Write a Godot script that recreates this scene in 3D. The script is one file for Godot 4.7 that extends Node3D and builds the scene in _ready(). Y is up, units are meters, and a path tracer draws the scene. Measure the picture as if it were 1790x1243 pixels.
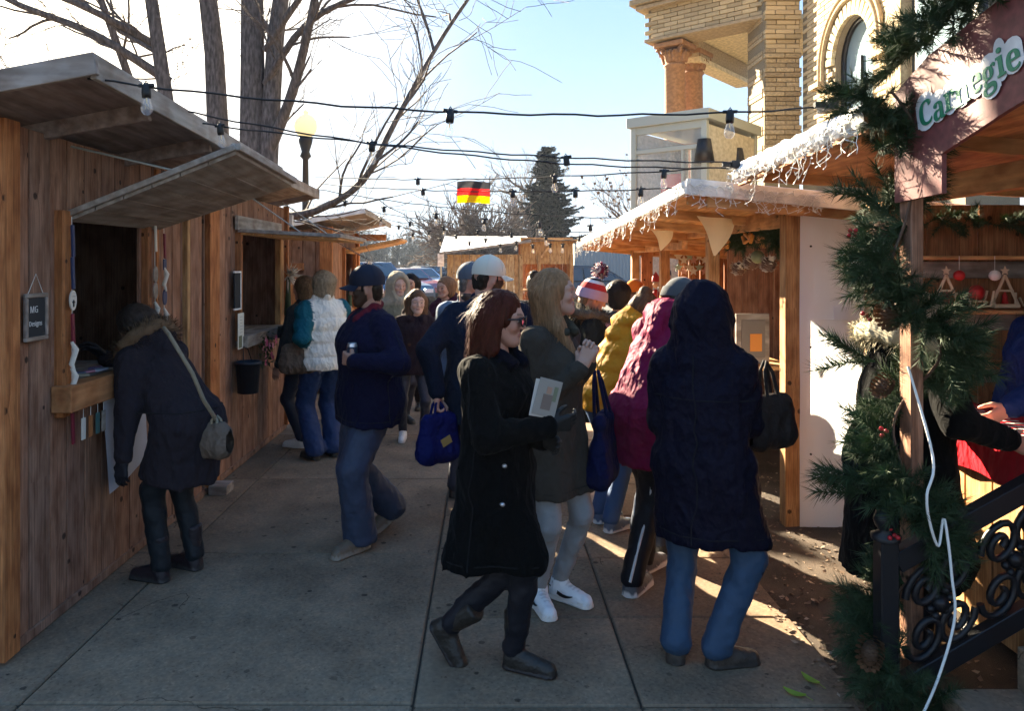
extends Node3D
# A winter street market beside a brick library, seen along the pavement. x right, y up, the street runs along -z.

var rng := RandomNumberGenerator.new()
var M := {}
var T := {}
var taken := {}


# ---------------------------------------------------------------- mesh builder
class MB:
	var v := PackedVector3Array()
	var n := PackedVector3Array()
	var c := PackedColorArray()
	var col := Color(1, 1, 1)

	func tri(p: Vector3, q: Vector3, r: Vector3) -> void:
		var m := (q - p).cross(r - p).normalized()
		v.append(p); v.append(r); v.append(q)
		for i in 3:
			n.append(m); c.append(col)

	func tri_n(p: Vector3, q: Vector3, r: Vector3, np: Vector3, nq: Vector3, nr: Vector3) -> void:
		v.append(p); v.append(r); v.append(q)
		n.append(np); n.append(nr); n.append(nq)
		for i in 3:
			c.append(col)

	func quad(p: Vector3, q: Vector3, r: Vector3, s: Vector3) -> void:
		tri(p, q, r); tri(p, r, s)

	# box with chamfered edges
	func box(at: Vector3, size: Vector3, b := Basis.IDENTITY, ch := 0.004) -> void:
		var h := size * 0.5
		ch = minf(ch, minf(h.x, minf(h.y, h.z)) * 0.45)
		if ch <= 0.0004:
			ch = 0.0
		var g := h - Vector3(ch, ch, ch)
		for ax in 3:
			var a1 := (ax + 1) % 3
			var a2 := (ax + 2) % 3
			for sg in [-1.0, 1.0]:
				var p := []
				for k in [[-1, -1], [1, -1], [1, 1], [-1, 1]]:
					var w := Vector3.ZERO
					w[ax] = sg * h[ax]; w[a1] = k[0] * g[a1]; w[a2] = k[1] * g[a2]
					p.append(at + b * w)
				if sg > 0: quad(p[0], p[1], p[2], p[3])
				else: quad(p[3], p[2], p[1], p[0])
		if ch == 0.0:
			return
		for ax in 3:
			var a1 := (ax + 1) % 3
			var a2 := (ax + 2) % 3
			for s1 in [-1.0, 1.0]:
				for s2 in [-1.0, 1.0]:
					var p := []
					for k in [[-1, 0], [1, 0], [1, 1], [-1, 1]]:
						var w := Vector3.ZERO
						w[ax] = k[0] * g[ax]
						w[a1] = s1 * (h[a1] if k[1] == 0 else g[a1])
						w[a2] = s2 * (g[a2] if k[1] == 0 else h[a2])
						p.append(at + b * w)
					if s1 * s2 < 0: quad(p[0], p[1], p[2], p[3])
					else: quad(p[3], p[2], p[1], p[0])
		for sx in [-1.0, 1.0]:
			for sy in [-1.0, 1.0]:
				for sz in [-1.0, 1.0]:
					var p := at + b * Vector3(sx * h.x, sy * g.y, sz * g.z)
					var q := at + b * Vector3(sx * g.x, sy * h.y, sz * g.z)
					var r := at + b * Vector3(sx * g.x, sy * g.y, sz * h.z)
					if sx * sy * sz > 0: tri(p, q, r)
					else: tri(r, q, p)

	# eight corners: four below (in a ring seen from above, anticlockwise), four above
	func hexa(lo: Array, hi: Array) -> void:
		quad(lo[3], lo[2], lo[1], lo[0])
		quad(hi[0], hi[1], hi[2], hi[3])
		for i in 4:
			var j := (i + 1) % 4
			quad(lo[i], lo[j], hi[j], hi[i])

	func tube(pts: Array, rad: Array, sides := 6, cap := true) -> void:
		var rings := []
		var last := Vector3(0.31, 0.2, 0.93)
		var nrm := []
		for i in pts.size():
			var d: Vector3 = (pts[mini(i + 1, pts.size() - 1)] - pts[maxi(i - 1, 0)]).normalized()
			var u := (last - d * last.dot(d))
			if u.length() < 0.01:
				u = d.cross(Vector3(0.9, 0.1, 0.3))
			u = u.normalized()
			last = u
			var w := d.cross(u)
			var ring := []
			var rn := []
			var r: float = rad[mini(i, rad.size() - 1)]
			for k in sides:
				var a := TAU * k / sides
				var o := u * cos(a) + w * sin(a)
				rn.append(o)
				ring.append(pts[i] + o * r)
			rings.append(ring); nrm.append(rn)
		for i in pts.size() - 1:
			for k in sides:
				var j := (k + 1) % sides
				tri_n(rings[i][k], rings[i][j], rings[i + 1][j], nrm[i][k], nrm[i][j], nrm[i + 1][j])
				tri_n(rings[i][k], rings[i + 1][j], rings[i + 1][k], nrm[i][k], nrm[i + 1][j], nrm[i + 1][k])
		if cap and sides > 3:
			for k in range(1, sides - 1):
				tri(rings[0][0], rings[0][k + 1], rings[0][k])
				var e := pts.size() - 1
				tri(rings[e][0], rings[e][k], rings[e][k + 1])

	# profile of (radius, height) pairs turned round y, under a transform
	func lathe(prof: Array, x := Transform3D.IDENTITY, seg := 12, smooth := true) -> void:
		for i in prof.size() - 1:
			var a: Vector2 = prof[i]
			var b: Vector2 = prof[i + 1]
			var t := (b - a)
			var nn := Vector2(t.y, -t.x).normalized()
			var na := nn
			var nb := nn
			if smooth:
				if i > 0:
					var t0: Vector2 = a - prof[i - 1]
					na = (nn + Vector2(t0.y, -t0.x).normalized()).normalized()
				if i < prof.size() - 2:
					var t1: Vector2 = prof[i + 2] - b
					nb = (nn + Vector2(t1.y, -t1.x).normalized()).normalized()
			for k in seg:
				var a0 := TAU * k / seg
				var a1 := TAU * (k + 1) / seg
				var e0 := Vector3(cos(a0), 0, -sin(a0))
				var e1 := Vector3(cos(a1), 0, -sin(a1))
				var up := Vector3.UP
				var p0 := x * (e0 * a.x + up * a.y)
				var p1 := x * (e1 * a.x + up * a.y)
				var q0 := x * (e0 * b.x + up * b.y)
				var q1 := x * (e1 * b.x + up * b.y)
				var bs := x.basis
				var m0: Vector3 = (bs * (e0 * na.x + up * na.y)).normalized()
				var m1: Vector3 = (bs * (e1 * na.x + up * na.y)).normalized()
				var k0: Vector3 = (bs * (e0 * nb.x + up * nb.y)).normalized()
				var k1: Vector3 = (bs * (e1 * nb.x + up * nb.y)).normalized()
				if a.x > 0.00001: tri_n(p0, p1, q1, m0, m1, k1)
				if b.x > 0.00001: tri_n(p0, q1, q0, m0, k1, k0)

	func ball(at: Vector3, r: Vector3, seg := 10, rings := 6) -> void:
		var prof := []
		for i in rings + 1:
			var a := -PI / 2 + PI * i / rings
			prof.append(Vector2(cos(a) if i > 0 and i < rings else 0.0, sin(a)))
		lathe(prof, Transform3D(Basis.from_scale(r), at), seg)

	func blade(p: Vector3, q: Vector3, w: float, side: Vector3) -> void:
		# a thin needle: two crossed slivers are not needed at this size, one tapered sliver with a ridge is enough
		var s := (q - p).cross(side).normalized() * w
		var up := s.cross(q - p).normalized() * w * 0.5
		tri(p - s, p + s, q); tri(p + s, p + up, q)

	func mesh() -> ArrayMesh:
		var a := []
		a.resize(Mesh.ARRAY_MAX)
		a[Mesh.ARRAY_VERTEX] = v
		a[Mesh.ARRAY_NORMAL] = n
		a[Mesh.ARRAY_COLOR] = c
		var m := ArrayMesh.new()
		if v.size() > 2:
			m.add_surface_from_arrays(Mesh.PRIMITIVE_TRIANGLES, a)
		return m


# ---------------------------------------------------------------- distance field -> one continuous skin
class Field:
	var o: Vector3
	var cl: float
	var nx: int
	var ny: int
	var nz: int
	var d := PackedFloat32Array()
	var t := PackedByteArray()

	func _init(lo: Vector3, hi: Vector3, cell: float) -> void:
		o = lo; cl = cell
		nx = int(ceil((hi.x - lo.x) / cell)) + 2
		ny = int(ceil((hi.y - lo.y) / cell)) + 2
		nz = int(ceil((hi.z - lo.z) / cell)) + 2
		d.resize(nx * ny * nz)
		d.fill(9.0)
		t.resize(nx * ny * nz)

	func span(lo: Vector3, hi: Vector3) -> Array:
		var a := ((lo - o) / cl).floor()
		var b := ((hi - o) / cl).ceil()
		return [maxi(0, int(a.x)), maxi(0, int(a.y)), maxi(0, int(a.z)), mini(nx - 1, int(b.x)), mini(ny - 1, int(b.y)), mini(nz - 1, int(b.z))]

	# tapered capsule from a to b, widened along `side`
	func bone(a: Vector3, b: Vector3, ra: float, rb: float, k := 0.03, tag := 0, side := Vector3.ZERO, wide := 1.0) -> void:
		var m := maxf(ra, rb) * maxf(1.0, wide) + k + cl * 2.5
		var mm := Vector3(m, m, m)
		var s := span(a.min(b) - mm, a.max(b) + mm)
		var ab := b - a
		var inv := 1.0 / maxf(ab.length_squared(), 1e-9)
		var f := 1.0 - 1.0 / wide
		var flat := wide != 1.0
		for iz in range(s[2], s[5] + 1):
			for iy in range(s[1], s[4] + 1):
				var at := (iz * ny + iy) * nx
				var p := Vector3(o.x + s[0] * cl, o.y + iy * cl, o.z + iz * cl) - a
				for ix in range(s[0], s[3] + 1):
					var u := clampf(p.dot(ab) * inv, 0.0, 1.0)
					var w := p - ab * u
					if flat:
						w -= side * (w.dot(side) * f)
					var e := w.length() - ra - (rb - ra) * u
					var old := d[at + ix]
					if e < old + k:
						if e < old:
							t[at + ix] = tag
						var h := maxf(k - absf(e - old), 0.0)
						d[at + ix] = minf(e, old) - h * h / k * 0.25
					p.x += cl

	func ell(c: Vector3, r: Vector3, k := 0.02, tag := 0, b := Basis.IDENTITY) -> void:
		var m := maxf(r.x, maxf(r.y, r.z)) + k + cl * 2.5
		var s := span(c - Vector3(m, m, m), c + Vector3(m, m, m))
		var bi := b.inverse()
		var r2 := r * r
		for iz in range(s[2], s[5] + 1):
			for iy in range(s[1], s[4] + 1):
				var at := (iz * ny + iy) * nx
				for ix in range(s[0], s[3] + 1):
					var p := bi * (Vector3(o.x + ix * cl, o.y + iy * cl, o.z + iz * cl) - c)
					var k0 := (p / r).length()
					var e := k0 * (k0 - 1.0) / maxf((p / r2).length(), 1e-6)
					var old := d[at + ix]
					if e < old + k:
						if e < old:
							t[at + ix] = tag
						var h := maxf(k - absf(e - old), 0.0)
						d[at + ix] = minf(e, old) - h * h / k * 0.25

	func carve(c: Vector3, r: Vector3, k := 0.01, tag := -1, b := Basis.IDENTITY) -> void:
		var m := maxf(r.x, maxf(r.y, r.z)) + k + cl * 2.0
		var s := span(c - Vector3(m, m, m), c + Vector3(m, m, m))
		var bi := b.inverse()
		for iz in range(s[2], s[5] + 1):
			for iy in range(s[1], s[4] + 1):
				var at := (iz * ny + iy) * nx
				for ix in range(s[0], s[3] + 1):
					var p := bi * (Vector3(o.x + ix * cl, o.y + iy * cl, o.z + iz * cl) - c)
					var k0 := (p / r).length()
					var e := -k0 * (k0 - 1.0) / maxf((p / (r * r)).length(), 1e-6)
					var old := d[at + ix]
					if old > 5.0:
						continue
					if e > old - k:
						if tag >= 0 and e > old:
							t[at + ix] = tag
						var h := maxf(k - absf(e - old), 0.0)
						d[at + ix] = maxf(e, old) + h * h / k * 0.25

	func below(p0: Vector3, nn: Vector3) -> void:
		# cut everything on the side nn points to
		for iz in nz:
			for iy in ny:
				var at := (iz * ny + iy) * nx
				for ix in nx:
					if d[at + ix] < 5.0:
						var e := (Vector3(o.x + ix * cl, o.y + iy * cl, o.z + iz * cl) - p0).dot(nn)
						if e > d[at + ix]:
							d[at + ix] = e

	func rough(noise: FastNoiseLite, amp: float, sc: Vector3, tags := [], ridge := false) -> void:
		for iz in nz:
			for iy in ny:
				var at := (iz * ny + iy) * nx
				for ix in nx:
					var e := d[at + ix]
					if e < 3.0 * cl and e > -3.0 * cl and (tags.is_empty() or t[at + ix] in tags):
						var q := noise.get_noise_3d((o.x + ix * cl) * sc.x, (o.y + iy * cl) * sc.y, (o.z + iz * cl) * sc.z)
						d[at + ix] = e + amp * ((0.6 - 2.2 * absf(q)) if ridge else q)

	# surface nets; appended to out, a dictionary of v, n, c, i; paint(local position, tag) -> Color or a palette
	func skin(out: Dictionary, palette: Array, x := Transform3D.IDENTITY, paint = null) -> void:
		var v: PackedVector3Array = out.v
		var nn: PackedVector3Array = out.n
		var cc: PackedColorArray = out.c
		var ii: PackedInt32Array = out.i
		var lim := cl * 2.0
		var where := PackedInt32Array()
		where.resize(nx * ny * nz)
		where.fill(-1)
		var sy := nx
		var sz := nx * ny
		var crossed := PackedInt32Array()
		for iz in nz - 1:
			for iy in ny - 1:
				var at := (iz * ny + iy) * nx
				for ix in nx - 1:
					var g := at + ix
					var d0 := d[g]
					if d0 > lim or d0 < -lim:
						continue
					var d1 := d[g + 1]
					var d2 := d[g + sy]
					var d3 := d[g + sy + 1]
					var d4 := d[g + sz]
					var d5 := d[g + sz + 1]
					var d6 := d[g + sz + sy]
					var d7 := d[g + sz + sy + 1]
					var m := int(d0 < 0) + int(d1 < 0) + int(d2 < 0) + int(d3 < 0) + int(d4 < 0) + int(d5 < 0) + int(d6 < 0) + int(d7 < 0)
					if m == 0 or m == 8:
						continue
					var s := Vector3.ZERO
					var k := 0.0
					if (d0 < 0) != (d1 < 0): s += Vector3(d0 / (d0 - d1), 0, 0); k += 1
					if (d2 < 0) != (d3 < 0): s += Vector3(d2 / (d2 - d3), 1, 0); k += 1
					if (d4 < 0) != (d5 < 0): s += Vector3(d4 / (d4 - d5), 0, 1); k += 1
					if (d6 < 0) != (d7 < 0): s += Vector3(d6 / (d6 - d7), 1, 1); k += 1
					if (d0 < 0) != (d2 < 0): s += Vector3(0, d0 / (d0 - d2), 0); k += 1
					if (d1 < 0) != (d3 < 0): s += Vector3(1, d1 / (d1 - d3), 0); k += 1
					if (d4 < 0) != (d6 < 0): s += Vector3(0, d4 / (d4 - d6), 1); k += 1
					if (d5 < 0) != (d7 < 0): s += Vector3(1, d5 / (d5 - d7), 1); k += 1
					if (d0 < 0) != (d4 < 0): s += Vector3(0, 0, d0 / (d0 - d4)); k += 1
					if (d1 < 0) != (d5 < 0): s += Vector3(1, 0, d1 / (d1 - d5)); k += 1
					if (d2 < 0) != (d6 < 0): s += Vector3(0, 1, d2 / (d2 - d6)); k += 1
					if (d3 < 0) != (d7 < 0): s += Vector3(1, 1, d3 / (d3 - d7)); k += 1
					s /= k
					var p := o + (Vector3(ix, iy, iz) + s) * cl
					var gr := Vector3(d1 - d0 + d3 - d2 + d5 - d4 + d7 - d6, d2 - d0 + d3 - d1 + d6 - d4 + d7 - d5, d4 - d0 + d5 - d1 + d6 - d2 + d7 - d3)
					where[g] = v.size()
					crossed.append(g)
					v.append(x * p)
					nn.append((x.basis * gr).normalized())
					var tg := t[g] if absf(d0) < absf(d7) else t[g + sz + sy + 1]
					var cq: Color = palette[mini(tg, palette.size() - 1)]
					if paint != null:
						cq = paint.call(p, tg, cq)
					cc.append(cq)
		for g in crossed:
			var n0 := d[g] < 0
			# edges leaving the cell's low corner: +x, +y, +z
			if n0 != (d[g + 1] < 0):
				four(ii, where[g], where[g - sy], where[g - sy - sz], where[g - sz], n0)
			if n0 != (d[g + sy] < 0):
				four(ii, where[g], where[g - sz], where[g - sz - 1], where[g - 1], n0)
			if n0 != (d[g + sz] < 0):
				four(ii, where[g], where[g - 1], where[g - 1 - sy], where[g - sy], n0)
		out.v = v; out.n = nn; out.c = cc; out.i = ii

	func four(ii: PackedInt32Array, a: int, b: int, c: int, e: int, flip: bool) -> void:
		if a < 0 or b < 0 or c < 0 or e < 0:
			return
		if flip:
			ii.append(a); ii.append(c); ii.append(b); ii.append(a); ii.append(e); ii.append(c)
		else:
			ii.append(a); ii.append(b); ii.append(c); ii.append(a); ii.append(c); ii.append(e)


func blank() -> Dictionary:
	return {"v": PackedVector3Array(), "n": PackedVector3Array(), "c": PackedColorArray(), "i": PackedInt32Array()}


func skin_mesh(s: Dictionary) -> ArrayMesh:
	var a := []
	a.resize(Mesh.ARRAY_MAX)
	a[Mesh.ARRAY_VERTEX] = s.v
	a[Mesh.ARRAY_NORMAL] = s.n
	a[Mesh.ARRAY_COLOR] = s.c
	a[Mesh.ARRAY_INDEX] = s.i
	var m := ArrayMesh.new()
	if s.i.size() > 2:
		m.add_surface_from_arrays(Mesh.PRIMITIVE_TRIANGLES, a)
	return m


# a polyline rounded into a smooth curve
func smooth(p: Array, n := 6) -> Array:
	var r := []
	for i in p.size() - 1:
		var a: Vector3 = p[maxi(i - 1, 0)]
		var b: Vector3 = p[i]
		var c: Vector3 = p[i + 1]
		var d: Vector3 = p[mini(i + 2, p.size() - 1)]
		for k in n:
			r.append(b.cubic_interpolate(c, a, d, float(k) / n))
	r.append(p[-1])
	return r


# strands or fur tips growing out of a skin: thin tapered slivers that start on the surface
func fuzz(s: Dictionary, count: int, length: float, width: float, along: Vector3, out_share: float, shade := 0.35, avoid := Vector3.ZERO) -> void:
	var have: int = s.v.size()
	if have == 0:
		return
	var v: PackedVector3Array = s.v
	var n: PackedVector3Array = s.n
	var c: PackedColorArray = s.c
	var ii: PackedInt32Array = s.i
	for k in count:
		var j := rng.randi() % have
		var nr := n[j]
		if nr.dot(avoid) > 0.2:
			continue
		var dir := (along - nr * along.dot(nr))
		if dir.length() < 0.05:
			dir = nr.cross(Vector3(0.3, 0.2, 0.9))
		dir = (dir.normalized() * (1.0 - out_share) + nr * out_share + Vector3(rng.randf_range(-1, 1), rng.randf_range(-1, 1), rng.randf_range(-1, 1)) * 0.22).normalized()
		var l := length * rng.randf_range(0.5, 1.2)
		var p := v[j] - nr * 0.002
		var side := dir.cross(nr).normalized() * width
		var mid := p + dir * l * 0.5 + nr * (0.003 + 0.02 * l)
		var tip := p + dir * l + Vector3(0, -0.12 * l, 0) * out_share
		var q := c[j] * rng.randf_range(1.0 - shade, 1.0 + shade)
		q.a = 1.0
		var b := v.size()
		for w in [p - side, p + side, mid - side * 0.8, mid + side * 0.8, tip]:
			v.append(w); n.append(nr); c.append(q)
		for w in [0, 2, 1, 1, 2, 3, 2, 4, 3]:
			ii.append(b + w)
	s.v = v; s.n = n; s.c = c; s.i = ii


# ---------------------------------------------------------------- nodes
func numbered(called: String) -> String:
	var k: int = taken.get(called, 0)
	taken[called] = k + 1
	return called if k == 0 else "%s_%03d" % [called, k]


func tag(o: Node, label: String, category: String, group := "", kind := "") -> Node:
	if label: o.set_meta("label", label)
	if category: o.set_meta("category", category)
	if group: o.set_meta("group", group)
	if kind: o.set_meta("kind", kind)
	return o


func thing(called: String, label: String, category: String, at := Vector3.ZERO, turn := 0.0, group := "") -> Node3D:
	var o := Node3D.new()
	o.name = numbered(called)
	add_child(o)
	o.position = at
	o.rotation.y = turn
	tag(o, label, category, group)
	return o


func part(called: String, mesh: Mesh, m: Material, parent: Node, at := Transform3D.IDENTITY) -> MeshInstance3D:
	var o := MeshInstance3D.new()
	o.mesh = mesh
	o.material_override = m
	o.name = numbered(called) if parent == self else called
	parent.add_child(o, true)
	o.transform = at
	return o


func put(called: String, b: MB, m: Material, parent: Node, kind := "") -> MeshInstance3D:
	var o := part(called, b.mesh(), m, parent)
	if kind: o.set_meta("kind", kind)
	return o


func bx(called: String, at: Vector3, size: Vector3, m: Material, parent: Node, b := Basis.IDENTITY, ch := 0.004) -> MeshInstance3D:
	# one chamfered box as a part with its own origin
	var key := "%.3f %.3f %.3f %.3f" % [size.x, size.y, size.z, ch]
	if not T.has(key):
		var w := MB.new()
		w.box(Vector3.ZERO, size, Basis.IDENTITY, ch)
		T[key] = w.mesh()
	return part(called, T[key], m, parent, Transform3D(b, at))


func noise(freq: float, seed_: int, oct := 4, kind := FastNoiseLite.TYPE_SIMPLEX_SMOOTH) -> FastNoiseLite:
	var f := FastNoiseLite.new()
	f.noise_type = kind
	f.frequency = freq
	f.seed = seed_
	f.fractal_octaves = oct
	return f


func tex(freq: float, seed_: int, lo: Color, hi: Color, oct := 4, size := 512, mid := 0.5, kind := FastNoiseLite.TYPE_SIMPLEX_SMOOTH) -> NoiseTexture2D:
	var t := NoiseTexture2D.new()
	t.width = size; t.height = size
	t.seamless = true
	t.noise = noise(freq, seed_, oct, kind)
	var g := Gradient.new()
	g.offsets = PackedFloat32Array([clampf(mid - 0.32, 0, 1), clampf(mid + 0.32, 0, 1)])
	g.colors = PackedColorArray([lo, hi])
	t.color_ramp = g
	return t


func grey(x: float) -> Color:
	return Color(x, x, x).linear_to_srgb()


# colour in linear base values; o: metal spec tex scale detail dscale bump bscale bdepth vcol back alpha sheen coat emit world
func mat(c: Color, rough := 0.8, o := {}) -> StandardMaterial3D:
	var m := StandardMaterial3D.new()
	m.albedo_color = c.linear_to_srgb()
	m.roughness = rough
	m.metallic = o.get("metal", 0.0)
	m.metallic_specular = o.get("spec", 0.4)
	if o.has("tex") or o.has("bump"):
		m.uv1_triplanar = true
		m.uv1_world_triplanar = o.get("world", true)
		m.uv1_scale = o.get("scale", Vector3.ONE)
		m.uv1_offset = o.get("off", Vector3.ZERO)
		m.uv1_triplanar_sharpness = 4.0
	if o.has("tex"): m.albedo_texture = o.tex
	if o.has("bump"):
		m.heightmap_enabled = true
		m.heightmap_texture = o.bump
		m.heightmap_scale = o.get("bdepth", 0.2)
	if o.has("detail"):
		m.detail_enabled = true
		m.detail_albedo = o.detail
		m.detail_blend_mode = BaseMaterial3D.BLEND_MODE_MUL
		m.detail_uv_layer = BaseMaterial3D.DETAIL_UV_2
		m.uv2_triplanar = true
		m.uv2_world_triplanar = o.get("world", true)
		m.uv2_scale = o.get("dscale", Vector3.ONE)
		m.uv2_offset = o.get("off", Vector3.ZERO)
	if o.get("vcol", false): m.vertex_color_use_as_albedo = true
	if o.has("back"):
		m.backlight_enabled = true
		m.backlight = o.back
	if o.has("alpha"):
		m.transparency = BaseMaterial3D.TRANSPARENCY_ALPHA
		m.albedo_color.a = o.alpha
	if o.has("sheen"):
		m.rim_enabled = true
		m.rim = o.sheen
		m.rim_tint = 0.6
	if o.has("coat"):
		m.clearcoat_enabled = true
		m.clearcoat = o.coat
		m.clearcoat_roughness = 0.08
	if o.has("emit"):
		m.emission_enabled = true
		m.emission = o.emit.linear_to_srgb()
		m.emission_energy_multiplier = o.get("power", 1.0)
	return m


# ---------------------------------------------------------------- start
func _ready() -> void:
	rng.seed = 20231
	# camera: level, looking down the street, lens shifted down as the picture is cropped
	var cam := Camera3D.new()
	cam.name = "camera"
	cam.position = Vector3(0, 1.75, 0)
	cam.near = 0.1
	cam.far = 600.0
	cam.projection = Camera3D.PROJECTION_FRUSTUM
	cam.keep_aspect = Camera3D.KEEP_HEIGHT
	cam.size = 0.094885
	cam.frustum_offset = Vector2(0.003435, -0.012328)
	add_child(cam)
	cam.current = true
	# low winter sun ahead to the left
	var sun := DirectionalLight3D.new()
	sun.name = "sun"
	sun.light_color = Color(1.0, 0.85, 0.62).linear_to_srgb()
	sun.light_energy = 1.6
	sun.light_angular_distance = 0.55
	sun.shadow_enabled = true
	add_child(sun)
	var to_sun := Vector3(-sin(deg_to_rad(30.5)) * cos(deg_to_rad(23.5)), sin(deg_to_rad(23.5)), -cos(deg_to_rad(30.5)) * cos(deg_to_rad(23.5)))
	sun.look_at_from_position(Vector3(0, 10, 0), Vector3(0, 10, 0) - to_sun)
	var env := Environment.new()
	env.background_mode = Environment.BG_SKY
	var sm := ProceduralSkyMaterial.new()
	sm.sky_top_color = Color(0.065, 0.185, 0.40).linear_to_srgb()
	sm.sky_horizon_color = Color(0.40, 0.46, 0.49).linear_to_srgb()
	sm.sky_curve = 0.22
	sm.ground_bottom_color = Color(0.05, 0.045, 0.04).linear_to_srgb()
	sm.ground_horizon_color = Color(0.12, 0.12, 0.12).linear_to_srgb()
	sm.sun_angle_max = 62.0
	sm.sun_curve = 0.22
	sm.energy_multiplier = 0.305
	var sky := Sky.new()
	sky.sky_material = sm
	env.sky = sky
	env.tonemap_mode = Environment.TONE_MAPPER_LINEAR
	env.tonemap_exposure = 10.2
	env.fog_enabled = true
	env.fog_light_color = Color(0.9, 0.94, 1.0)
	env.fog_density = 0.0004
	env.sdfgi_enabled = true
	env.ssao_enabled = true
	env.ssil_enabled = true
	var we := WorldEnvironment.new()
	we.name = "world"
	we.environment = env
	add_child(we)

	materials()
	var t0 := Time.get_ticks_msec()
	ground()
	library()
	left_stalls()
	right_stalls()
	print("structure ", Time.get_ticks_msec() - t0)
	trees_and_far()
	print("far ", Time.get_ticks_msec() - t0)
	lights_and_garlands()
	print("lights ", Time.get_ticks_msec() - t0)
	people()
	print("people ", Time.get_ticks_msec() - t0)
	goods()
	print("goods ", Time.get_ticks_msec() - t0)


# concrete as matter: aggregate, broad weathering, gum spots and hair cracks, 3.2 m across
func slab_picture() -> ImageTexture:
	var n := 1024
	var a := noise(0.11, 5, 3).get_seamless_image(n, n).get_data()
	var b := noise(0.006, 41, 5).get_seamless_image(n, n).get_data()
	var c := noise(0.035, 47, 4).get_seamless_image(n, n).get_data()
	var e := noise(0.4, 51, 1, FastNoiseLite.TYPE_VALUE).get_seamless_image(n, n).get_data()
	var d := PackedByteArray()
	d.resize(n * n * 3)
	for i in n * n:
		var v := 0.60 + 0.17 * a[i] / 255.0 + 0.20 * (b[i] / 255.0 - 0.3) + 0.10 * c[i] / 255.0
		if e[i] > 220: v += 0.09
		elif e[i] < 40: v -= 0.11
		v = clampf(v, 0.0, 1.0) * 255.0
		d[i * 3] = int(v)
		d[i * 3 + 1] = int(v * (0.985 - 0.05 * c[i] / 255.0))
		d[i * 3 + 2] = int(v * (0.955 - 0.09 * c[i] / 255.0))
	var im := Image.create_from_data(n, n, false, Image.FORMAT_RGB8, d)
	for k in 130:                                            # trodden gum and drips
		var x := rng.randi() % n
		var y := rng.randi() % n
		var r := rng.randi_range(2, 5)
		var f := rng.randf_range(0.55, 0.85)
		for i in range(-r, r + 1):
			for j in range(-r, r + 1):
				if i * i + j * j <= r * r + rng.randi_range(-2, 2):
					var q := im.get_pixel(posmod(x + i, n), posmod(y + j, n))
					im.set_pixel(posmod(x + i, n), posmod(y + j, n), Color(q.r * f, q.g * f, q.b * f))
	for k in 7:                                              # hair cracks
		var p := Vector2(rng.randi() % n, rng.randi() % n)
		var an := rng.randf() * TAU
		for j in 260:
			an += rng.randf_range(-0.3, 0.3)
			p += Vector2(cos(an), sin(an))
			im.set_pixel(posmod(int(p.x), n), posmod(int(p.y), n), Color(0.3, 0.28, 0.26))
	return ImageTexture.create_from_image(im)


# sawn softwood: fine fibres, broad figure and knots with the grain bent round them; 0.6 m by 4.5 m
func wood_picture() -> ImageTexture:
	var w := 384
	var h := 1536
	var f1 := noise(1.0, 71, 3)
	var f2 := noise(1.0, 73, 2)
	var knots := []
	for k in 26:
		knots.append(Vector3(rng.randf() * w, rng.randf() * h, rng.randf_range(4.0, 9.0)))
	var d := PackedByteArray()
	d.resize(w * h)
	for y in h:
		var near := []
		for q in knots:
			if absf(q.y - y) < q.z * 5.0: near.append(q)
		for x in w:
			var bend := 0.0
			var dark := 0.0
			for q in near:
				var dx: float = (x - q.x) / q.z
				var dy: float = (y - q.y) / (q.z * 0.55)
				var e := dx * dx + dy * dy
				if e < 30.0:
					bend += 6.0 * dx / (1.0 + e) * q.z * 0.25
					if e < 1.0: dark = maxf(dark, 0.45)
					elif e < 1.8: dark = maxf(dark, 0.25)
			var g := f1.get_noise_2d((x + bend * 2.0) * 0.11, y * 0.0035)
			var fb := f2.get_noise_2d((x + bend) * 0.55, y * 0.02)
			var v := 0.80 + 0.17 * g + 0.13 * fb - dark
			d[y * w + x] = int(clampf(v, 0.15, 1.0) * 255.0)
	return ImageTexture.create_from_image(Image.create_from_data(w, h, false, Image.FORMAT_L8, d))


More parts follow.
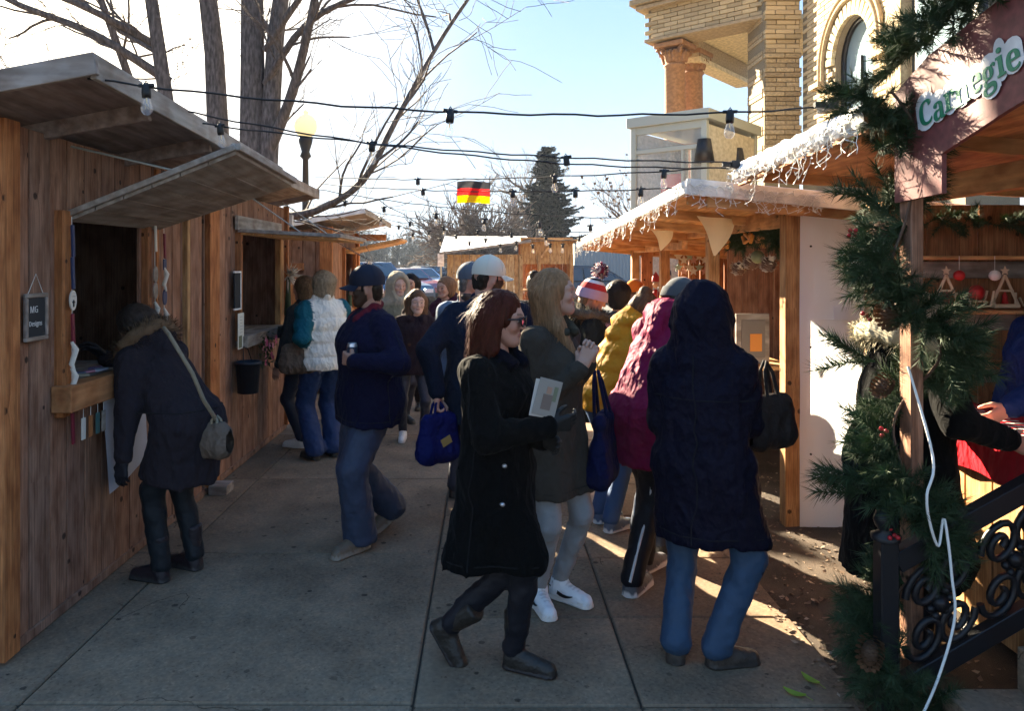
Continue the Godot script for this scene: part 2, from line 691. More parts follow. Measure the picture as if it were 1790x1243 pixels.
func materials() -> void:
	T.slab = slab_picture()
	T.wood = wood_picture()
	T.grain = tex(0.012, 3, grey(0.62), grey(1.0), 5)
	T.grain2 = tex(0.02, 8, grey(0.62), grey(1.0), 4)
	T.speck = tex(0.22, 5, grey(0.22), grey(1.0), 3, 1024)
	T.patch = tex(0.014, 41, Color(0.77, 0.74, 0.72), Color(1, 1, 1), 6, 1024, 0.38)
	T.blotch = tex(0.012, 11, grey(0.55), grey(1.0), 5)
	T.stain = tex(0.02, 17, Color(0.78, 0.72, 0.68), Color(1, 1, 1), 5, 512, 0.36)
	T.dust = tex(0.03, 19, grey(0.82), grey(1.0), 5)
	T.cloth = tex(0.22, 21, grey(0.72), grey(1.0), 2, 256)
	T.crumple = tex(0.012, 29, grey(0.0), grey(1.0), 4, 512)
	T.crease = tex(0.016, 37, grey(0.0), grey(1.0), 3, 512)
	T.crease.noise.fractal_type = FastNoiseLite.FRACTAL_RIDGED
	T.bark = tex(0.03, 31, grey(0.35), grey(1.0), 5)
	var wood := func(c: Color, k: int, rough := 0.75) -> StandardMaterial3D:
		return mat(c, rough, {"tex": T.wood, "scale": Vector3(1.7, 0.22, 1.7), "detail": T.stain, "dscale": Vector3(0.9, 0.35, 0.9), "off": Vector3(0.37 * k, 0.21 * k, 0.53 * k), "bump": T.wood, "bdepth": 0.1, "spec": 0.3})
	var wood_flat := func(c: Color, k: int, rough := 0.7) -> StandardMaterial3D:
		return mat(c, rough, {"tex": T.grain, "scale": Vector3(2.6, 2.6, 0.2), "detail": T.stain, "dscale": Vector3(0.8, 0.8, 0.4), "off": Vector3(0.37 * k, 0.21 * k, 0.53 * k), "bump": T.grain, "bdepth": 0.1, "spec": 0.3})
	var wood_across := func(c: Color, k: int, rough := 0.7) -> StandardMaterial3D:
		return mat(c, rough, {"tex": T.grain, "scale": Vector3(0.22, 2.6, 2.6), "detail": T.stain, "dscale": Vector3(0.4, 0.8, 0.8), "off": Vector3(0.37 * k, 0.21 * k, 0.53 * k), "bump": T.grain, "bdepth": 0.1, "spec": 0.3})
	M.plank = [wood.call(Color(0.48, 0.255, 0.16), 1), wood.call(Color(0.43, 0.235, 0.155), 2), wood.call(Color(0.54, 0.29, 0.18), 3), wood.call(Color(0.40, 0.235, 0.16), 4)]
	M.trim = [wood.call(Color(0.62, 0.25, 0.09), 5), wood.call(Color(0.56, 0.24, 0.10), 6)]
	M.pine = [wood.call(Color(0.70, 0.42, 0.19), 7), wood.call(Color(0.66, 0.37, 0.15), 8), wood.call(Color(0.74, 0.47, 0.23), 9)]
	M.pine_z = wood_flat.call(Color(0.70, 0.40, 0.17), 10)
	M.pine_x = wood_across.call(Color(0.70, 0.40, 0.17), 11)
	M.trim_z = wood_flat.call(Color(0.48, 0.22, 0.09), 12)
	M.old_z = wood_flat.call(Color(0.40, 0.36, 0.31), 13)
	M.old_x = wood_across.call(Color(0.36, 0.31, 0.27), 14)
	M.roof_grey = wood_flat.call(Color(0.36, 0.29, 0.26), 15)
	M.inside_timber = wood.call(Color(0.40, 0.24, 0.155), 16)  # plain timber for stall interiors, toned like the outer planks
	M.white = mat(Color(0.82, 0.81, 0.79), 0.6, {"tex": T.grain2, "scale": Vector3(0.5, 0.5, 0.5)})
	M.tarp = mat(Color(0.90, 0.92, 0.94), 0.45, {"back": Color(0.82, 0.83, 0.84)})
	M.plastic_wrap = mat(Color(0.86, 0.87, 0.88), 0.3, {"back": Color(0.5, 0.5, 0.5), "spec": 0.5})
	M.slab = []
	for k in 4:
		var g: float = [0.27, 0.245, 0.29, 0.255][k]
		M.slab.append(mat(Color(g * 1.3, g, g * 0.74), 0.9, {"tex": T.slab, "scale": Vector3(0.31, 0.31, 0.31), "off": Vector3(0.31 * k, 0, 0.17 * k), "bump": T.slab, "bdepth": 0.1, "spec": 0.25}))
	M.asphalt = mat(Color(0.10, 0.095, 0.09), 0.9, {"tex": T.speck, "scale": Vector3(0.7, 0.7, 0.7), "detail": T.blotch, "dscale": Vector3(0.05, 0.05, 0.05)})
	M.dirt = mat(Color(0.16, 0.115, 0.08), 0.95, {"tex": T.speck, "scale": Vector3(0.9, 0.9, 0.9), "detail": T.blotch, "dscale": Vector3(0.5, 0.5, 0.5), "bump": T.speck, "bdepth": 1.2})
	M.brick = []
	for k in 5:
		var a: Color = [Color(0.62, 0.50, 0.30), Color(0.56, 0.44, 0.26), Color(0.66, 0.55, 0.34), Color(0.52, 0.40, 0.22), Color(0.60, 0.47, 0.27)][k]
		M.brick.append(mat(a, 0.85, {"tex": T.grain2, "scale": Vector3(1.5, 1.5, 1.5), "off": Vector3(k, k, 0), "bump": T.speck, "bdepth": 0.3}))
	M.brick_dark = []  # pier and porch brick with its shade put into the colour; brown mouldings too
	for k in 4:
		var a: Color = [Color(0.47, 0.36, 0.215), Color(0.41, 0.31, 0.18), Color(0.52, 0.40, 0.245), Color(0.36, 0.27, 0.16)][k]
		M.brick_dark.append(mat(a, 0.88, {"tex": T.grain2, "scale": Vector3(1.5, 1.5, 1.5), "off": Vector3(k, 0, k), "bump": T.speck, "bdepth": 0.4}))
	M.mortar = mat(Color(0.36, 0.29, 0.19), 0.95, {"tex": T.speck})
	M.terracotta = mat(Color(0.38, 0.20, 0.10), 0.8, {"tex": T.grain2, "bump": T.speck, "bdepth": 0.2})
	M.stone = mat(Color(0.42, 0.32, 0.20), 0.85, {"tex": T.grain2})
	M.soffit = mat(Color(0.82, 0.68, 0.42), 0.8, {"tex": T.grain2})
	M.glass = mat(Color(0.8, 0.9, 0.92), 0.04, {"alpha": 0.12, "spec": 0.6})
	M.window_glass = mat(Color(0.30, 0.42, 0.48), 0.06, {"spec": 0.9, "metal": 0.35})
	M.alu = mat(Color(0.34, 0.36, 0.32), 0.45, {"metal": 0.3})
	M.cream = mat(Color(0.55, 0.49, 0.36), 0.7, {"tex": T.grain2})
	M.black_metal = mat(Color(0.008, 0.008, 0.010), 0.42, {"spec": 0.4})
	M.black_plastic = mat(Color(0.012, 0.012, 0.013), 0.5)
	M.cable = mat(Color(0.012, 0.012, 0.012), 0.6)
	M.cord_white = mat(Color(0.72, 0.71, 0.66), 0.5)
	M.bulb = mat(Color(0.95, 0.96, 0.97), 0.03, {"alpha": 0.10, "spec": 0.6})
	M.filament = mat(Color(0.75, 0.55, 0.25), 0.4, {"metal": 0.6})
	M.needle = [mat(Color(0.030, 0.058, 0.022), 0.7, {"vcol": true, "back": Color(0.25, 0.3, 0.1)}), mat(Color(0.022, 0.046, 0.024), 0.7, {"back": Color(0.2, 0.25, 0.1)}), mat(Color(0.045, 0.08, 0.028), 0.7, {"back": Color(0.3, 0.35, 0.12)})]
	M.cone = mat(Color(0.14, 0.07, 0.035), 0.75, {"vcol": true})
	M.twig = mat(Color(0.10, 0.06, 0.04), 0.9)
	M.sign_green = mat(Color(0.02, 0.20, 0.10), 0.5)
	M.red = mat(Color(0.42, 0.015, 0.02), 0.4)
	M.bark = mat(Color(0.155, 0.135, 0.125), 0.95, {"tex": T.bark, "scale": Vector3(1.6, 0.4, 1.6), "bump": T.bark, "bdepth": 1.0})
	M.far_bark = mat(Color(0.13, 0.095, 0.075), 0.95)
	M.spruce = mat(Color(0.010, 0.019, 0.015), 0.85, {"vcol": true})
	M.skin_all = mat(Color(1, 1, 1), 0.6, {"vcol": true, "spec": 0.35})
	M.cloth = mat(Color(1, 1, 1), 0.92, {"vcol": true, "bump": T.crease, "scale": Vector3(1.0, 0.5, 1.0), "bdepth": 0.9, "spec": 0.12, "world": false, "sheen": 0.04})
	M.nylon = mat(Color(1, 1, 1), 0.66, {"vcol": true, "bump": T.crease, "scale": Vector3(0.85, 0.6, 0.85), "bdepth": 1.0, "spec": 0.18, "world": false})
	M.hair = mat(Color(1, 1, 1), 0.6, {"vcol": true, "spec": 0.22})
	M.fur = mat(Color(1, 1, 1), 0.85, {"vcol": true, "back": Color(0.4, 0.4, 0.4)})
	M.leather = mat(Color(1, 1, 1), 0.5, {"vcol": true, "spec": 0.45, "bump": T.crumple, "scale": Vector3(6, 6, 6), "bdepth": 0.15, "world": false})


# ---------------------------------------------------------------- ground
func ground() -> void:
	var g := MB.new()
	g.box(Vector3(0, -0.14, -100), Vector3(420, 0.2, 420), Basis.IDENTITY, 0)
	put("ground", g, M.asphalt, self).set_meta("kind", "structure")
	var pave := Node3D.new()
	pave.name = "pavement"
	pave.set_meta("kind", "structure")
	add_child(pave)
	var cols := [[-3.42, -1.85, 1.553, 1.424], [-1.85, -0.29, 1.553, 1.424], [-0.29, 0.614, 0.745, 1.47], [0.614, 1.5, 0.745, 1.47]]
	for q in cols:
		var a: float = q[3]
		var step: float = q[2]
		while a < 17.0:
			var w: float = q[1] - q[0] - 0.009
			var sl := bx("slab", Vector3((q[0] + q[1]) * 0.5, -0.03 + rng.randf_range(-0.0015, 0.0015), -a - step * 0.5), Vector3(w, 0.06, step - 0.009), M.slab[rng.randi() % 4], pave, Basis.from_euler(Vector3(rng.randf_range(-0.001, 0.001), 0, rng.randf_range(-0.001, 0.001))), 0.008)
			sl.name = "slab"
			a += step
	bx("joint_bed", Vector3(-0.96, -0.033, -8.4), Vector3(4.9, 0.04, 14.2), M.dirt, pave)
	bx("slab", Vector3(-0.96, -0.03, 0.4), Vector3(4.9, 0.06, 3.62), M.slab[1], pave)
	# bed of bare earth along the right-hand edge
	var e := MB.new()
	var nn := noise(0.9, 4)
	var hgt := func(x: float, z: float) -> float:
		return -0.02 + 0.035 * smoothstep(1.5, 1.9, x) + 0.03 * nn.get_noise_2d(x * 2.0, z * 2.0) * smoothstep(1.5, 1.7, x)
	var nx := 40
	var nz := 80
	for i in nx:
		for j in nz:
			var x0 := 1.5 + 5.5 * pow(float(i) / nx, 1.6)
			var x1 := 1.5 + 5.5 * pow(float(i + 1) / nx, 1.6)
			var z0 := 0.5 - 15.0 * j / nz
			var z1 := 0.5 - 15.0 * (j + 1) / nz
			e.quad(Vector3(x0, hgt.call(x0, z0), z0), Vector3(x1, hgt.call(x1, z0), z0), Vector3(x1, hgt.call(x1, z1), z1), Vector3(x0, hgt.call(x0, z1), z1))
	put("earth_bed", e, M.dirt, self).set_meta("kind", "structure")
	# dry leaves and bark chips on it
	var l := MB.new()
	for k in 2600:
		var x := 1.42 + pow(rng.randf(), 1.4) * 1.6
		var z := -rng.randf_range(1.6, 6.5)
		var s := rng.randf_range(0.004, 0.014)
		var b := Basis.from_euler(Vector3(rng.randf_range(-0.5, 0.5), rng.randf() * TAU, rng.randf_range(-0.5, 0.5)))
		var p := Vector3(x, hgt.call(x, z) + 0.004 + (0.02 if x < 1.5 else 0.0), z)
		var f := rng.randf_range(0.5, 1.5)
		l.col = Color(0.17 * f, 0.12 * f, 0.08 * f) if rng.randf() < 0.86 else Color(0.36, 0.30, 0.22)
		l.tri(p + b * Vector3(-s, 0, 0), p + b * Vector3(0, 0.3 * s, 1.7 * s), p + b * Vector3(s, 0, 0))
		l.tri(p + b * Vector3(s, 0, 0), p + b * Vector3(0, 0.25 * s, -1.3 * s), p + b * Vector3(-s, 0, 0))
	M.litter = mat(Color(1, 1, 1), 0.9, {"vcol": true})
	tag(put("leaf_litter", l, M.litter, self), "dry brown leaf scraps and bark chips on the earth", "leaf litter", "", "stuff")
	var leaf := func(at: Vector3, turn: float, label: String) -> void:
		var m := MB.new()
		var n := 7
		for k in n:
			var a0 := -1.0 + 2.0 * k / n
			var a1 := -1.0 + 2.0 * (k + 1) / n
			var w0 := 0.02 * (1.0 - a0 * a0)
			var w1 := 0.02 * (1.0 - a1 * a1)
			var y0 := 0.014 * a0 * a0
			var y1 := 0.014 * a1 * a1
			m.quad(Vector3(-w0, y0 + 0.008, a0 * 0.045), Vector3(0, y0, a0 * 0.045), Vector3(0, y1, a1 * 0.045), Vector3(-w1, y1 + 0.008, a1 * 0.045))
			m.quad(Vector3(0, y0, a0 * 0.045), Vector3(w0, y0 + 0.008, a0 * 0.045), Vector3(w1, y1 + 0.008, a1 * 0.045), Vector3(0, y1, a1 * 0.045))
		m.tube([Vector3(0, 0.012, 0.044), Vector3(0.004, 0.003, 0.07)], [0.0012], 4)
		var o := put("fallen_leaf", m, M.leaf_green, self)
		o.transform = Transform3D(Basis.from_euler(Vector3(0, turn, 0)), at)
		tag(o, label, "leaf", "fallen leaves by the railing")
	M.leaf_green = mat(Color(0.20, 0.27, 0.03), 0.6, {"back": Color(0.4, 0.5, 0.1)})
	leaf.call(Vector3(1.352, 0.003, -3.13), 0.5, "yellow green fallen leaf nearer the railing foot")
	leaf.call(Vector3(1.245, 0.003, -3.03), 0.9, "yellow green fallen leaf farther from the railing on the slab")


# ---------------------------------------------------------------- brick library with its porch
var brick_count := 0
func brick(parent: Node, rest: MB, at: Vector3, size: Vector3, b: Basis, mats: Array) -> void:
	if brick_count < 300:
		brick_count += 1
		bx("brick", at, size, mats[rng.randi() % mats.size()], parent, b, 0.006)
	else:
		var f := rng.randf_range(0.7, 1.1)
		rest.col = Color(0.60 * f, 0.48 * f, 0.29 * f) if mats == M.brick else Color(0.47 * f, 0.36 * f, 0.21 * f)  # the darker tone carries the shade of pier and porch brick
		rest.box(at, size, b, 0.006)


func library() -> void:
	var t := thing("library_building", "tan brick building with columned corner porch and arched window", "building")
	var rest := MB.new()
	var ch := 0.09
	# lit side wall of the bay, parallel to the street, plane x = 5.08, and the plane set back behind it
	var wall := Node3D.new()
	wall.name = "wall"
	t.add_child(wall)
	var core := MB.new()
	var wc := Vector3(5.08, 4.65, -10.45)                      # centre of the window arch
	core.box(Vector3(5.40, 1.6, -9.8), Vector3(0.58, 3.2, 3.6), Basis.IDENTITY, 0)
	core.box(Vector3(5.40, 7.3, -9.8), Vector3(0.58, 4.0, 3.6), Basis.IDENTITY, 0)
	core.box(Vector3(5.40, 4.25, -11.29), Vector3(0.58, 2.1, 0.62), Basis.IDENTITY, 0)
	core.box(Vector3(5.40, 4.25, -8.96), Vector3(0.58, 2.1, 1.92), Basis.IDENTITY, 0)
	core.box(Vector3(6.2, 4.6, -12.9), Vector3(0.5, 9.2, 2.4), Basis.IDENTITY, 0)
	core.box(Vector3(5.86, 4.6, -11.65), Vector3(0.4, 9.2, 0.1), Basis.IDENTITY, 0)
	for k in 12:                                             # solid behind the arch
		var a0 := PI * k / 12
		var a1 := PI * (k + 1) / 12
		var c := wc + Vector3(0.03, 0, 0)
		var p0 := c + Vector3(0, sin(a0), cos(a0)) * 0.53
		var p1 := c + Vector3(0, sin(a1), cos(a1)) * 0.53
		core.quad(Vector3(c.x, 5.31, p0.z), Vector3(c.x, 5.31, p1.z), p1, p0)
		core.quad(p0, p1, p1 + Vector3(0.3, 0, 0), p0 + Vector3(0.3, 0, 0))
	put("mortar_bed", core, M.mortar, wall)
	var bh := 0.075
	var row := 0
	var y := 3.85
	while y < 6.0:
		var z := -11.6 + (0.125 if row % 2 else 0.0)
		while z < -8.75:
			var cz := z + 0.125
			var dz := absf(cz - wc.z)
			var inside: bool = (y < 4.67 and dz < 0.63) or (y >= 4.67 and Vector2(dz, y - wc.y).length() < 0.76)
			if not inside:
				brick(wall, rest, Vector3(5.085 + rng.randf_range(-0.003, 0.003), y, cz), Vector3(0.05, bh - 0.011, 0.24), Basis.IDENTITY, M.brick)
			z += 0.25
		for q in 6:
			rest.col = Color(0.55, 0.43, 0.26) * rng.randf_range(0.8, 1.1)
			rest.box(Vector3(5.945, y + (0.0 if y < 9 else 0.0), -11.9 - 0.36 * q - (0.18 if row % 2 else 0.0)), Vector3(0.03, bh - 0.011, 0.345), Basis.IDENTITY, 0.004)
		y += bh
		row += 1
	for k in 40:                                             # the set-back plane goes on upwards
		for q in 6:
			rest.col = Color(0.55, 0.43, 0.26) * rng.randf_range(0.8, 1.1)
			rest.box(Vector3(5.945, 6.0 + bh * k, -11.9 - 0.36 * q - (0.18 if k % 2 else 0.0)), Vector3(0.03, bh - 0.011, 0.345), Basis.IDENTITY, 0.004)
	for k in 17:                                             # voussoirs
		var a := PI * (k + 0.5) / 17
		var dir := Vector3(0, sin(a), cos(a))
		brick(wall, rest, wc + dir * 0.64, Vector3(0.06, 0.2, 0.098), Basis.from_euler(Vector3(PI / 2 - a, 0, 0)), M.brick)
	# hood mould: two brown ribs on label stops
	for rr in [0.80, 0.90]:
		var pts := []
		for k in 25:
			var a := PI * k / 24
			pts.append(wc + Vector3(-0.04, sin(a) * rr, cos(a) * rr))
		pts.push_front(wc + Vector3(-0.04, -0.2, rr))
		pts.append(wc + Vector3(-0.04, -0.2, -rr))
		var h := MB.new()
		h.tube(pts, [0.036], 6)
		put("hood_mould", h, M.brick_dark[1], wall)
	for sg in [-1, 1]:
		bx("label_stop", wc + Vector3(-0.06, -0.22, sg * 0.92), Vector3(0.14, 0.08, 0.32), M.stone, wall)
	var win := Node3D.new()
	win.name = "window"
	t.add_child(win, true)
	var fr := MB.new()
	var gl := MB.new()
	var outer := []
	var cz0 := wc + Vector3(0.15, 0, 0)
	outer.append(cz0 + Vector3(0, -1.5, 0.51))
	for k in 15:
		var a := PI * k / 14
		outer.append(cz0 + Vector3(0, sin(a) * 0.51, cos(a) * 0.51))
	outer.append(cz0 + Vector3(0, -1.5, -0.51))
	fr.tube(outer, [0.045], 4)
	for k in range(1, outer.size()):
		gl.tri(cz0 + Vector3(0.02, -0.8, 0), outer[k - 1] + Vector3(0.02, 0, 0), outer[k] + Vector3(0.02, 0, 0))
	fr.tube([cz0 + Vector3(0, -1.5, 0), cz0], [0.022], 4)
	put("frame", fr, M.black_metal, win)
	put("pane", gl, M.window_glass, win)
	bx("window_sill", Vector3(5.04, 3.72, -9.9), Vector3(0.2, 0.1, 0.9), M.stone, t)
	# pilaster and second window towards the front
	bx("pilaster", Vector3(5.02, 4.6, -9.1), Vector3(0.18, 4.2, 0.34), M.brick_dark[0], t)
	var w2 := Node3D.new()
	w2.name = "window"
	t.add_child(w2, true)
	bx("frame", Vector3(5.07, 4.9, -8.25), Vector3(0.1, 2.6, 1.2), M.black_metal, w2)
	bx("pane", Vector3(5.01, 5.0, -8.25), Vector3(0.02, 2.2, 0.95), M.window_glass, w2)
	# corner pier, rusticated, facing the street end
	var pier := Node3D.new()
	pier.name = "pier"
	t.add_child(pier)
	var pc := MB.new()
	pc.box(Vector3(5.57, 4.6, -14.58), Vector3(0.66, 9.2, 0.9), Basis.IDENTITY, 0)
	put("mortar_bed", pc, M.mortar, pier)
	y = 3.85
	row = 0
	while y < 7.0:
		var proud := 0.02 if (row / 2) % 2 == 0 else -0.012
		var w := 0.66 + proud * 2
		var x := 5.57 - w * 0.5
		var first := 0.2 if row % 2 else 0.38
		while x < 5.57 + w * 0.5 - 0.03:
			var l := minf(first, 5.57 + w * 0.5 - x)
			brick(pier, rest, Vector3(x + l * 0.5, y, -14.13 + proud + rng.randf_range(-0.004, 0.004)), Vector3(l - 0.012, ch - 0.012, 0.1), Basis.IDENTITY, M.brick_dark)
			x += l
			first = 0.36
		bx("side_course", Vector3(5.27 - proud, y, -14.6), Vector3(0.06, ch - 0.012, 0.8), M.brick_dark[row % 4], pier)
		y += ch
		row += 1
	# porch: entablature, soffit, back beam, columns (turned against the street)
	var u := Vector3(-0.76, 0, -0.65)                          # along the porch front, away from the pier
	var w3 := Vector3(0.65, 0, -0.76)                          # into the porch
	var bs := Basis(-u, Vector3.UP, -w3)
	var p0 := Vector3(5.30, 0, -14.2)
	var ent := Node3D.new()
	ent.name = "entablature"
	t.add_child(ent)
	var ec := MB.new()
	ec.box(p0 + u * 1.25 + Vector3(0, 6.9, 0) + w3 * 0.35, Vector3(2.5, 0.9, 0.6), bs, 0)
	put("mortar_bed", ec, M.mortar, ent)
	y = 6.52
	row = 0
	while y < 7.3:
		var s := 0.02 + (0.15 if row % 2 else 0.0)
		while s < 2.42:
			brick(ent, rest, p0 + u * (s + 0.15) + w3 * 0.03 + Vector3(0, y, 0), Vector3(0.29, ch - 0.012, 0.06), bs, M.brick_dark)
			s += 0.3
		y += ch
		row += 1
	bx("architrave", p0 + u * 1.25 + w3 * 0.3 + Vector3(0, 6.43, 0), Vector3(2.6, 0.06, 0.7), M.stone, ent, bs)
	bx("cornice", p0 + u * 1.3 + w3 * 0.3 + Vector3(0, 7.12, 0), Vector3(2.8, 0.08, 0.9), M.stone, ent, bs)
	bx("cornice", p0 + u * 1.36 + w3 * 0.3 + Vector3(0, 7.24, 0), Vector3(2.9, 0.12, 1.05), M.brick_dark[1], ent, bs)
	bx("soffit", p0 + u * 1.1 + w3 * 2.1 + Vector3(0, 6.60, 0), Vector3(2.9, 0.1, 3.2), M.soffit, t, bs)
	bx("back_beam", p0 + u * 1.95 + w3 * 2.4 + Vector3(0, 6.36, 0), Vector3(0.36, 0.36, 3.0), M.brick_dark[2], t, bs)
	bx("beam_trim", p0 + u * 1.95 + w3 * 2.4 + Vector3(0, 6.13, 0), Vector3(0.42, 0.1, 3.0), M.soffit, t, bs)
	bx("porch_floor", p0 + u * 0.9 + w3 * 1.9 + Vector3(0, 0.7, 0), Vector3(3.6, 1.4, 3.9), M.stone, t, bs)
	for k in 2:
		var at := p0 + u * 2.05 + w3 * (0.36 + 0.86 * k)
		var col := Node3D.new()
		col.name = "column"
		col.position = at
		col.rotation.y = bs.get_euler().y
		t.add_child(col, true)
		var sh := MB.new()
		sh.lathe([Vector2(0.30, 1.4), Vector2(0.30, 1.5), Vector2(0.27, 1.56), Vector2(0.245, 1.62), Vector2(0.24, 3.2), Vector2(0.225, 4.6), Vector2(0.205, 5.86), Vector2(0.235, 5.88), Vector2(0.235, 5.92), Vector2(0.2, 5.94)], Transform3D.IDENTITY, 20)
		put("shaft", sh, M.terracotta, col)
		var cp := MB.new()
		cp.lathe([Vector2(0.2, 5.93), Vector2(0.215, 6.02), Vector2(0.24, 6.12), Vector2(0.27, 6.2), Vector2(0.2, 6.22)], Transform3D.IDENTITY, 20)
		cp.box(Vector3(0, 6.31, 0), Vector3(0.66, 0.1, 0.66), Basis.IDENTITY, 0.015)
		for q in 4:                                         # volutes on the corners, acanthus between
			var a := PI / 4 + PI / 2 * q
			var dir := Vector3(cos(a), 0, sin(a))
			var pts := []
			for j in 15:
				var an := j * 0.75
				var r := 0.105 * (1.0 - j / 17.0)
				pts.append(dir * (0.30 + r * cos(an) * 0.9) + Vector3(0, 6.19 + r * sin(an), 0))
			cp.tube(pts, [0.028], 5)
			for j in 3:
				var b2 := a + PI / 4 + (j - 1) * 0.3
				var d2 := Vector3(cos(b2), 0, sin(b2))
				cp.tube([d2 * 0.215 + Vector3(0, 5.97, 0), d2 * 0.25 + Vector3(0, 6.1, 0), d2 * 0.31 + Vector3(0, 6.17, 0), d2 * 0.33 + Vector3(0, 6.12, 0)], [0.05, 0.045, 0.03, 0.012], 5)
		put("capital", cp, M.terracotta, col)
	if rest.v.size():
		put("brick_field", rest, M.litter, t, "stuff")
	# glazed lift kiosk in front of the porch
	var k := thing("lift_kiosk", "glazed metal lift kiosk with flat roof in front of porch", "kiosk")
	var c0 := Vector3(3.36, 0, -11.52)
	var l1 := c0 + u * 1.22
	var r1 := c0 + w3 * 1.98
	for p in [c0, l1, r1]:
		bx("post", p + Vector3(0, 1.98, 0), Vector3(0.09, 3.96, 0.09), M.alu, k, bs)
	bx("roof_slab", (l1 + r1) * 0.5 + Vector3(0, 4.04, 0), Vector3(1.42, 0.16, 2.16), M.alu, k, bs)
	for q in [[0.12, 0.1], [2.2, 0.06], [3.56, 0.07], [3.9, 0.12]]:
		bx("rail", (c0 + l1) * 0.5 + Vector3(0, q[0], 0), Vector3(1.14, q[1], 0.06), M.alu, k, bs)
	bx("mullion", c0.lerp(l1, 0.3) + Vector3(0, 1.9, 0), Vector3(0.04, 3.3, 0.05), M.alu, k, bs)
	bx("pane", (c0 + l1) * 0.5 + Vector3(0, 1.85, 0), Vector3(1.12, 3.4, 0.012), M.glass, k, bs)
	bx("pane", (c0 + l1) * 0.5 + Vector3(0, 3.72, 0), Vector3(1.12, 0.24, 0.012), M.glass, k, bs)
	bx("side_panel", (c0 + r1) * 0.5 + Vector3(0, 1.95, 0), Vector3(0.05, 3.9, 1.9), M.cream, k, bs)
	bx("back_panel", (l1 + r1 - c0) .lerp(l1, 0.5) + Vector3(0, 1.95, 0), Vector3(0.05, 3.9, 1.9), M.cream, k, bs)
	bx("side_panel", (l1 + r1 - c0).lerp(r1, 0.5) + Vector3(0, 1.95, 0), Vector3(1.1, 3.9, 0.05), M.alu, k, bs)
	bx("painted_reflection", c0.lerp(l1, 0.66) + w3 * 0.5 + Vector3(0, 2.95, 0), Vector3(0.4, 0.55, 0.01), mat(Color(0.5, 0.08, 0.05), 0.6), k, bs)  # red panel standing in for a coloured reflection in the kiosk glass
	bx("painted_reflection", c0.lerp(l1, 0.45) + w3 * 0.52 + Vector3(0, 2.6, 0), Vector3(0.3, 0.5, 0.01), mat(Color(0.45, 0.42, 0.10), 0.6), k, bs)  # yellow panel, likewise a reflection put in as colour
	for s in [0.2, 1.45]:
		var lm := MB.new()
		var at: Vector3 = c0 + w3 * s - Vector3(-u.z, 0, u.x) * 0.0 + (-u) * -0.02
		lm.lathe([Vector2(0.0, 0.36), Vector2(0.1, 0.36), Vector2(0.16, 0.0), Vector2(0.13, 0.0), Vector2(0.09, 0.3), Vector2(0.0, 0.3)], Transform3D(Basis.IDENTITY, at + Vector3(-0.12, 3.3, 0.14)), 12)
		lm.box(at + Vector3(-0.06, 3.55, 0.07), Vector3(0.05, 0.05, 0.2), bs, 0)
		put("wall_lamp", lm, M.black_metal, k)


# ---------------------------------------------------------------- market stalls
# planks standing side by side from a to b (ground points on the outer face), out = outward normal; gaps is an array of [from, to, y0, y1] openings along the run
func planks(parent: Node, a: Vector3, b: Vector3, out: Vector3, y0: float, y1: float, mats: Array, openings := [], pitch := 0.155) -> void:
	var run := (b - a).length()
	var dir := (b - a) / run
	var bs := Basis(dir, Vector3.UP, dir.cross(Vector3.UP))
	var s := 0.0
	while s < run - 0.02:
		var w := minf(pitch * rng.randf_range(0.86, 1.12), run - s)
		var spans := [[y0, y1]]
		for op in openings:
			if s + w * 0.5 > op[0] and s + w * 0.5 < op[1]:
				spans = [[y0, op[2]], [op[3], y1]]
		for q in spans:
			if q[1] - q[0] > 0.03:
				var at: Vector3 = a + dir * (s + w * 0.5) - out * (0.011 + rng.randf() * 0.004) + Vector3(0, (q[0] + q[1]) * 0.5, 0)
				bx("plank", at, Vector3(snappedf(w - 0.010, 0.002), q[1] - q[0] + rng.randi_range(-1, 1) * 0.004, 0.022), mats[rng.randi() % mats.size()], parent, bs, 0.003)
		s += w


func slope_slab(parent: Node, called: String, c: Array, thick: float, m: Material) -> MeshInstance3D:
	var w := MB.new()
	var lo := []
	for p in c:
		lo.append(p - Vector3(0, thick, 0))
	w.hexa(lo, c)
	return put(called, w, m, parent)


func bar(parent: Node, called: String, a: Vector3, b: Vector3, wide: float, high: float, m: Material, up := Vector3.UP) -> MeshInstance3D:
	var d := (b - a)
	var l := d.length()
	d /= l
	var s := d.cross(up).normalized()
	return bx(called, (a + b) * 0.5, Vector3(snappedf(l, 0.001), high, wide), m, parent, Basis(d, s.cross(d), s), 0.003)


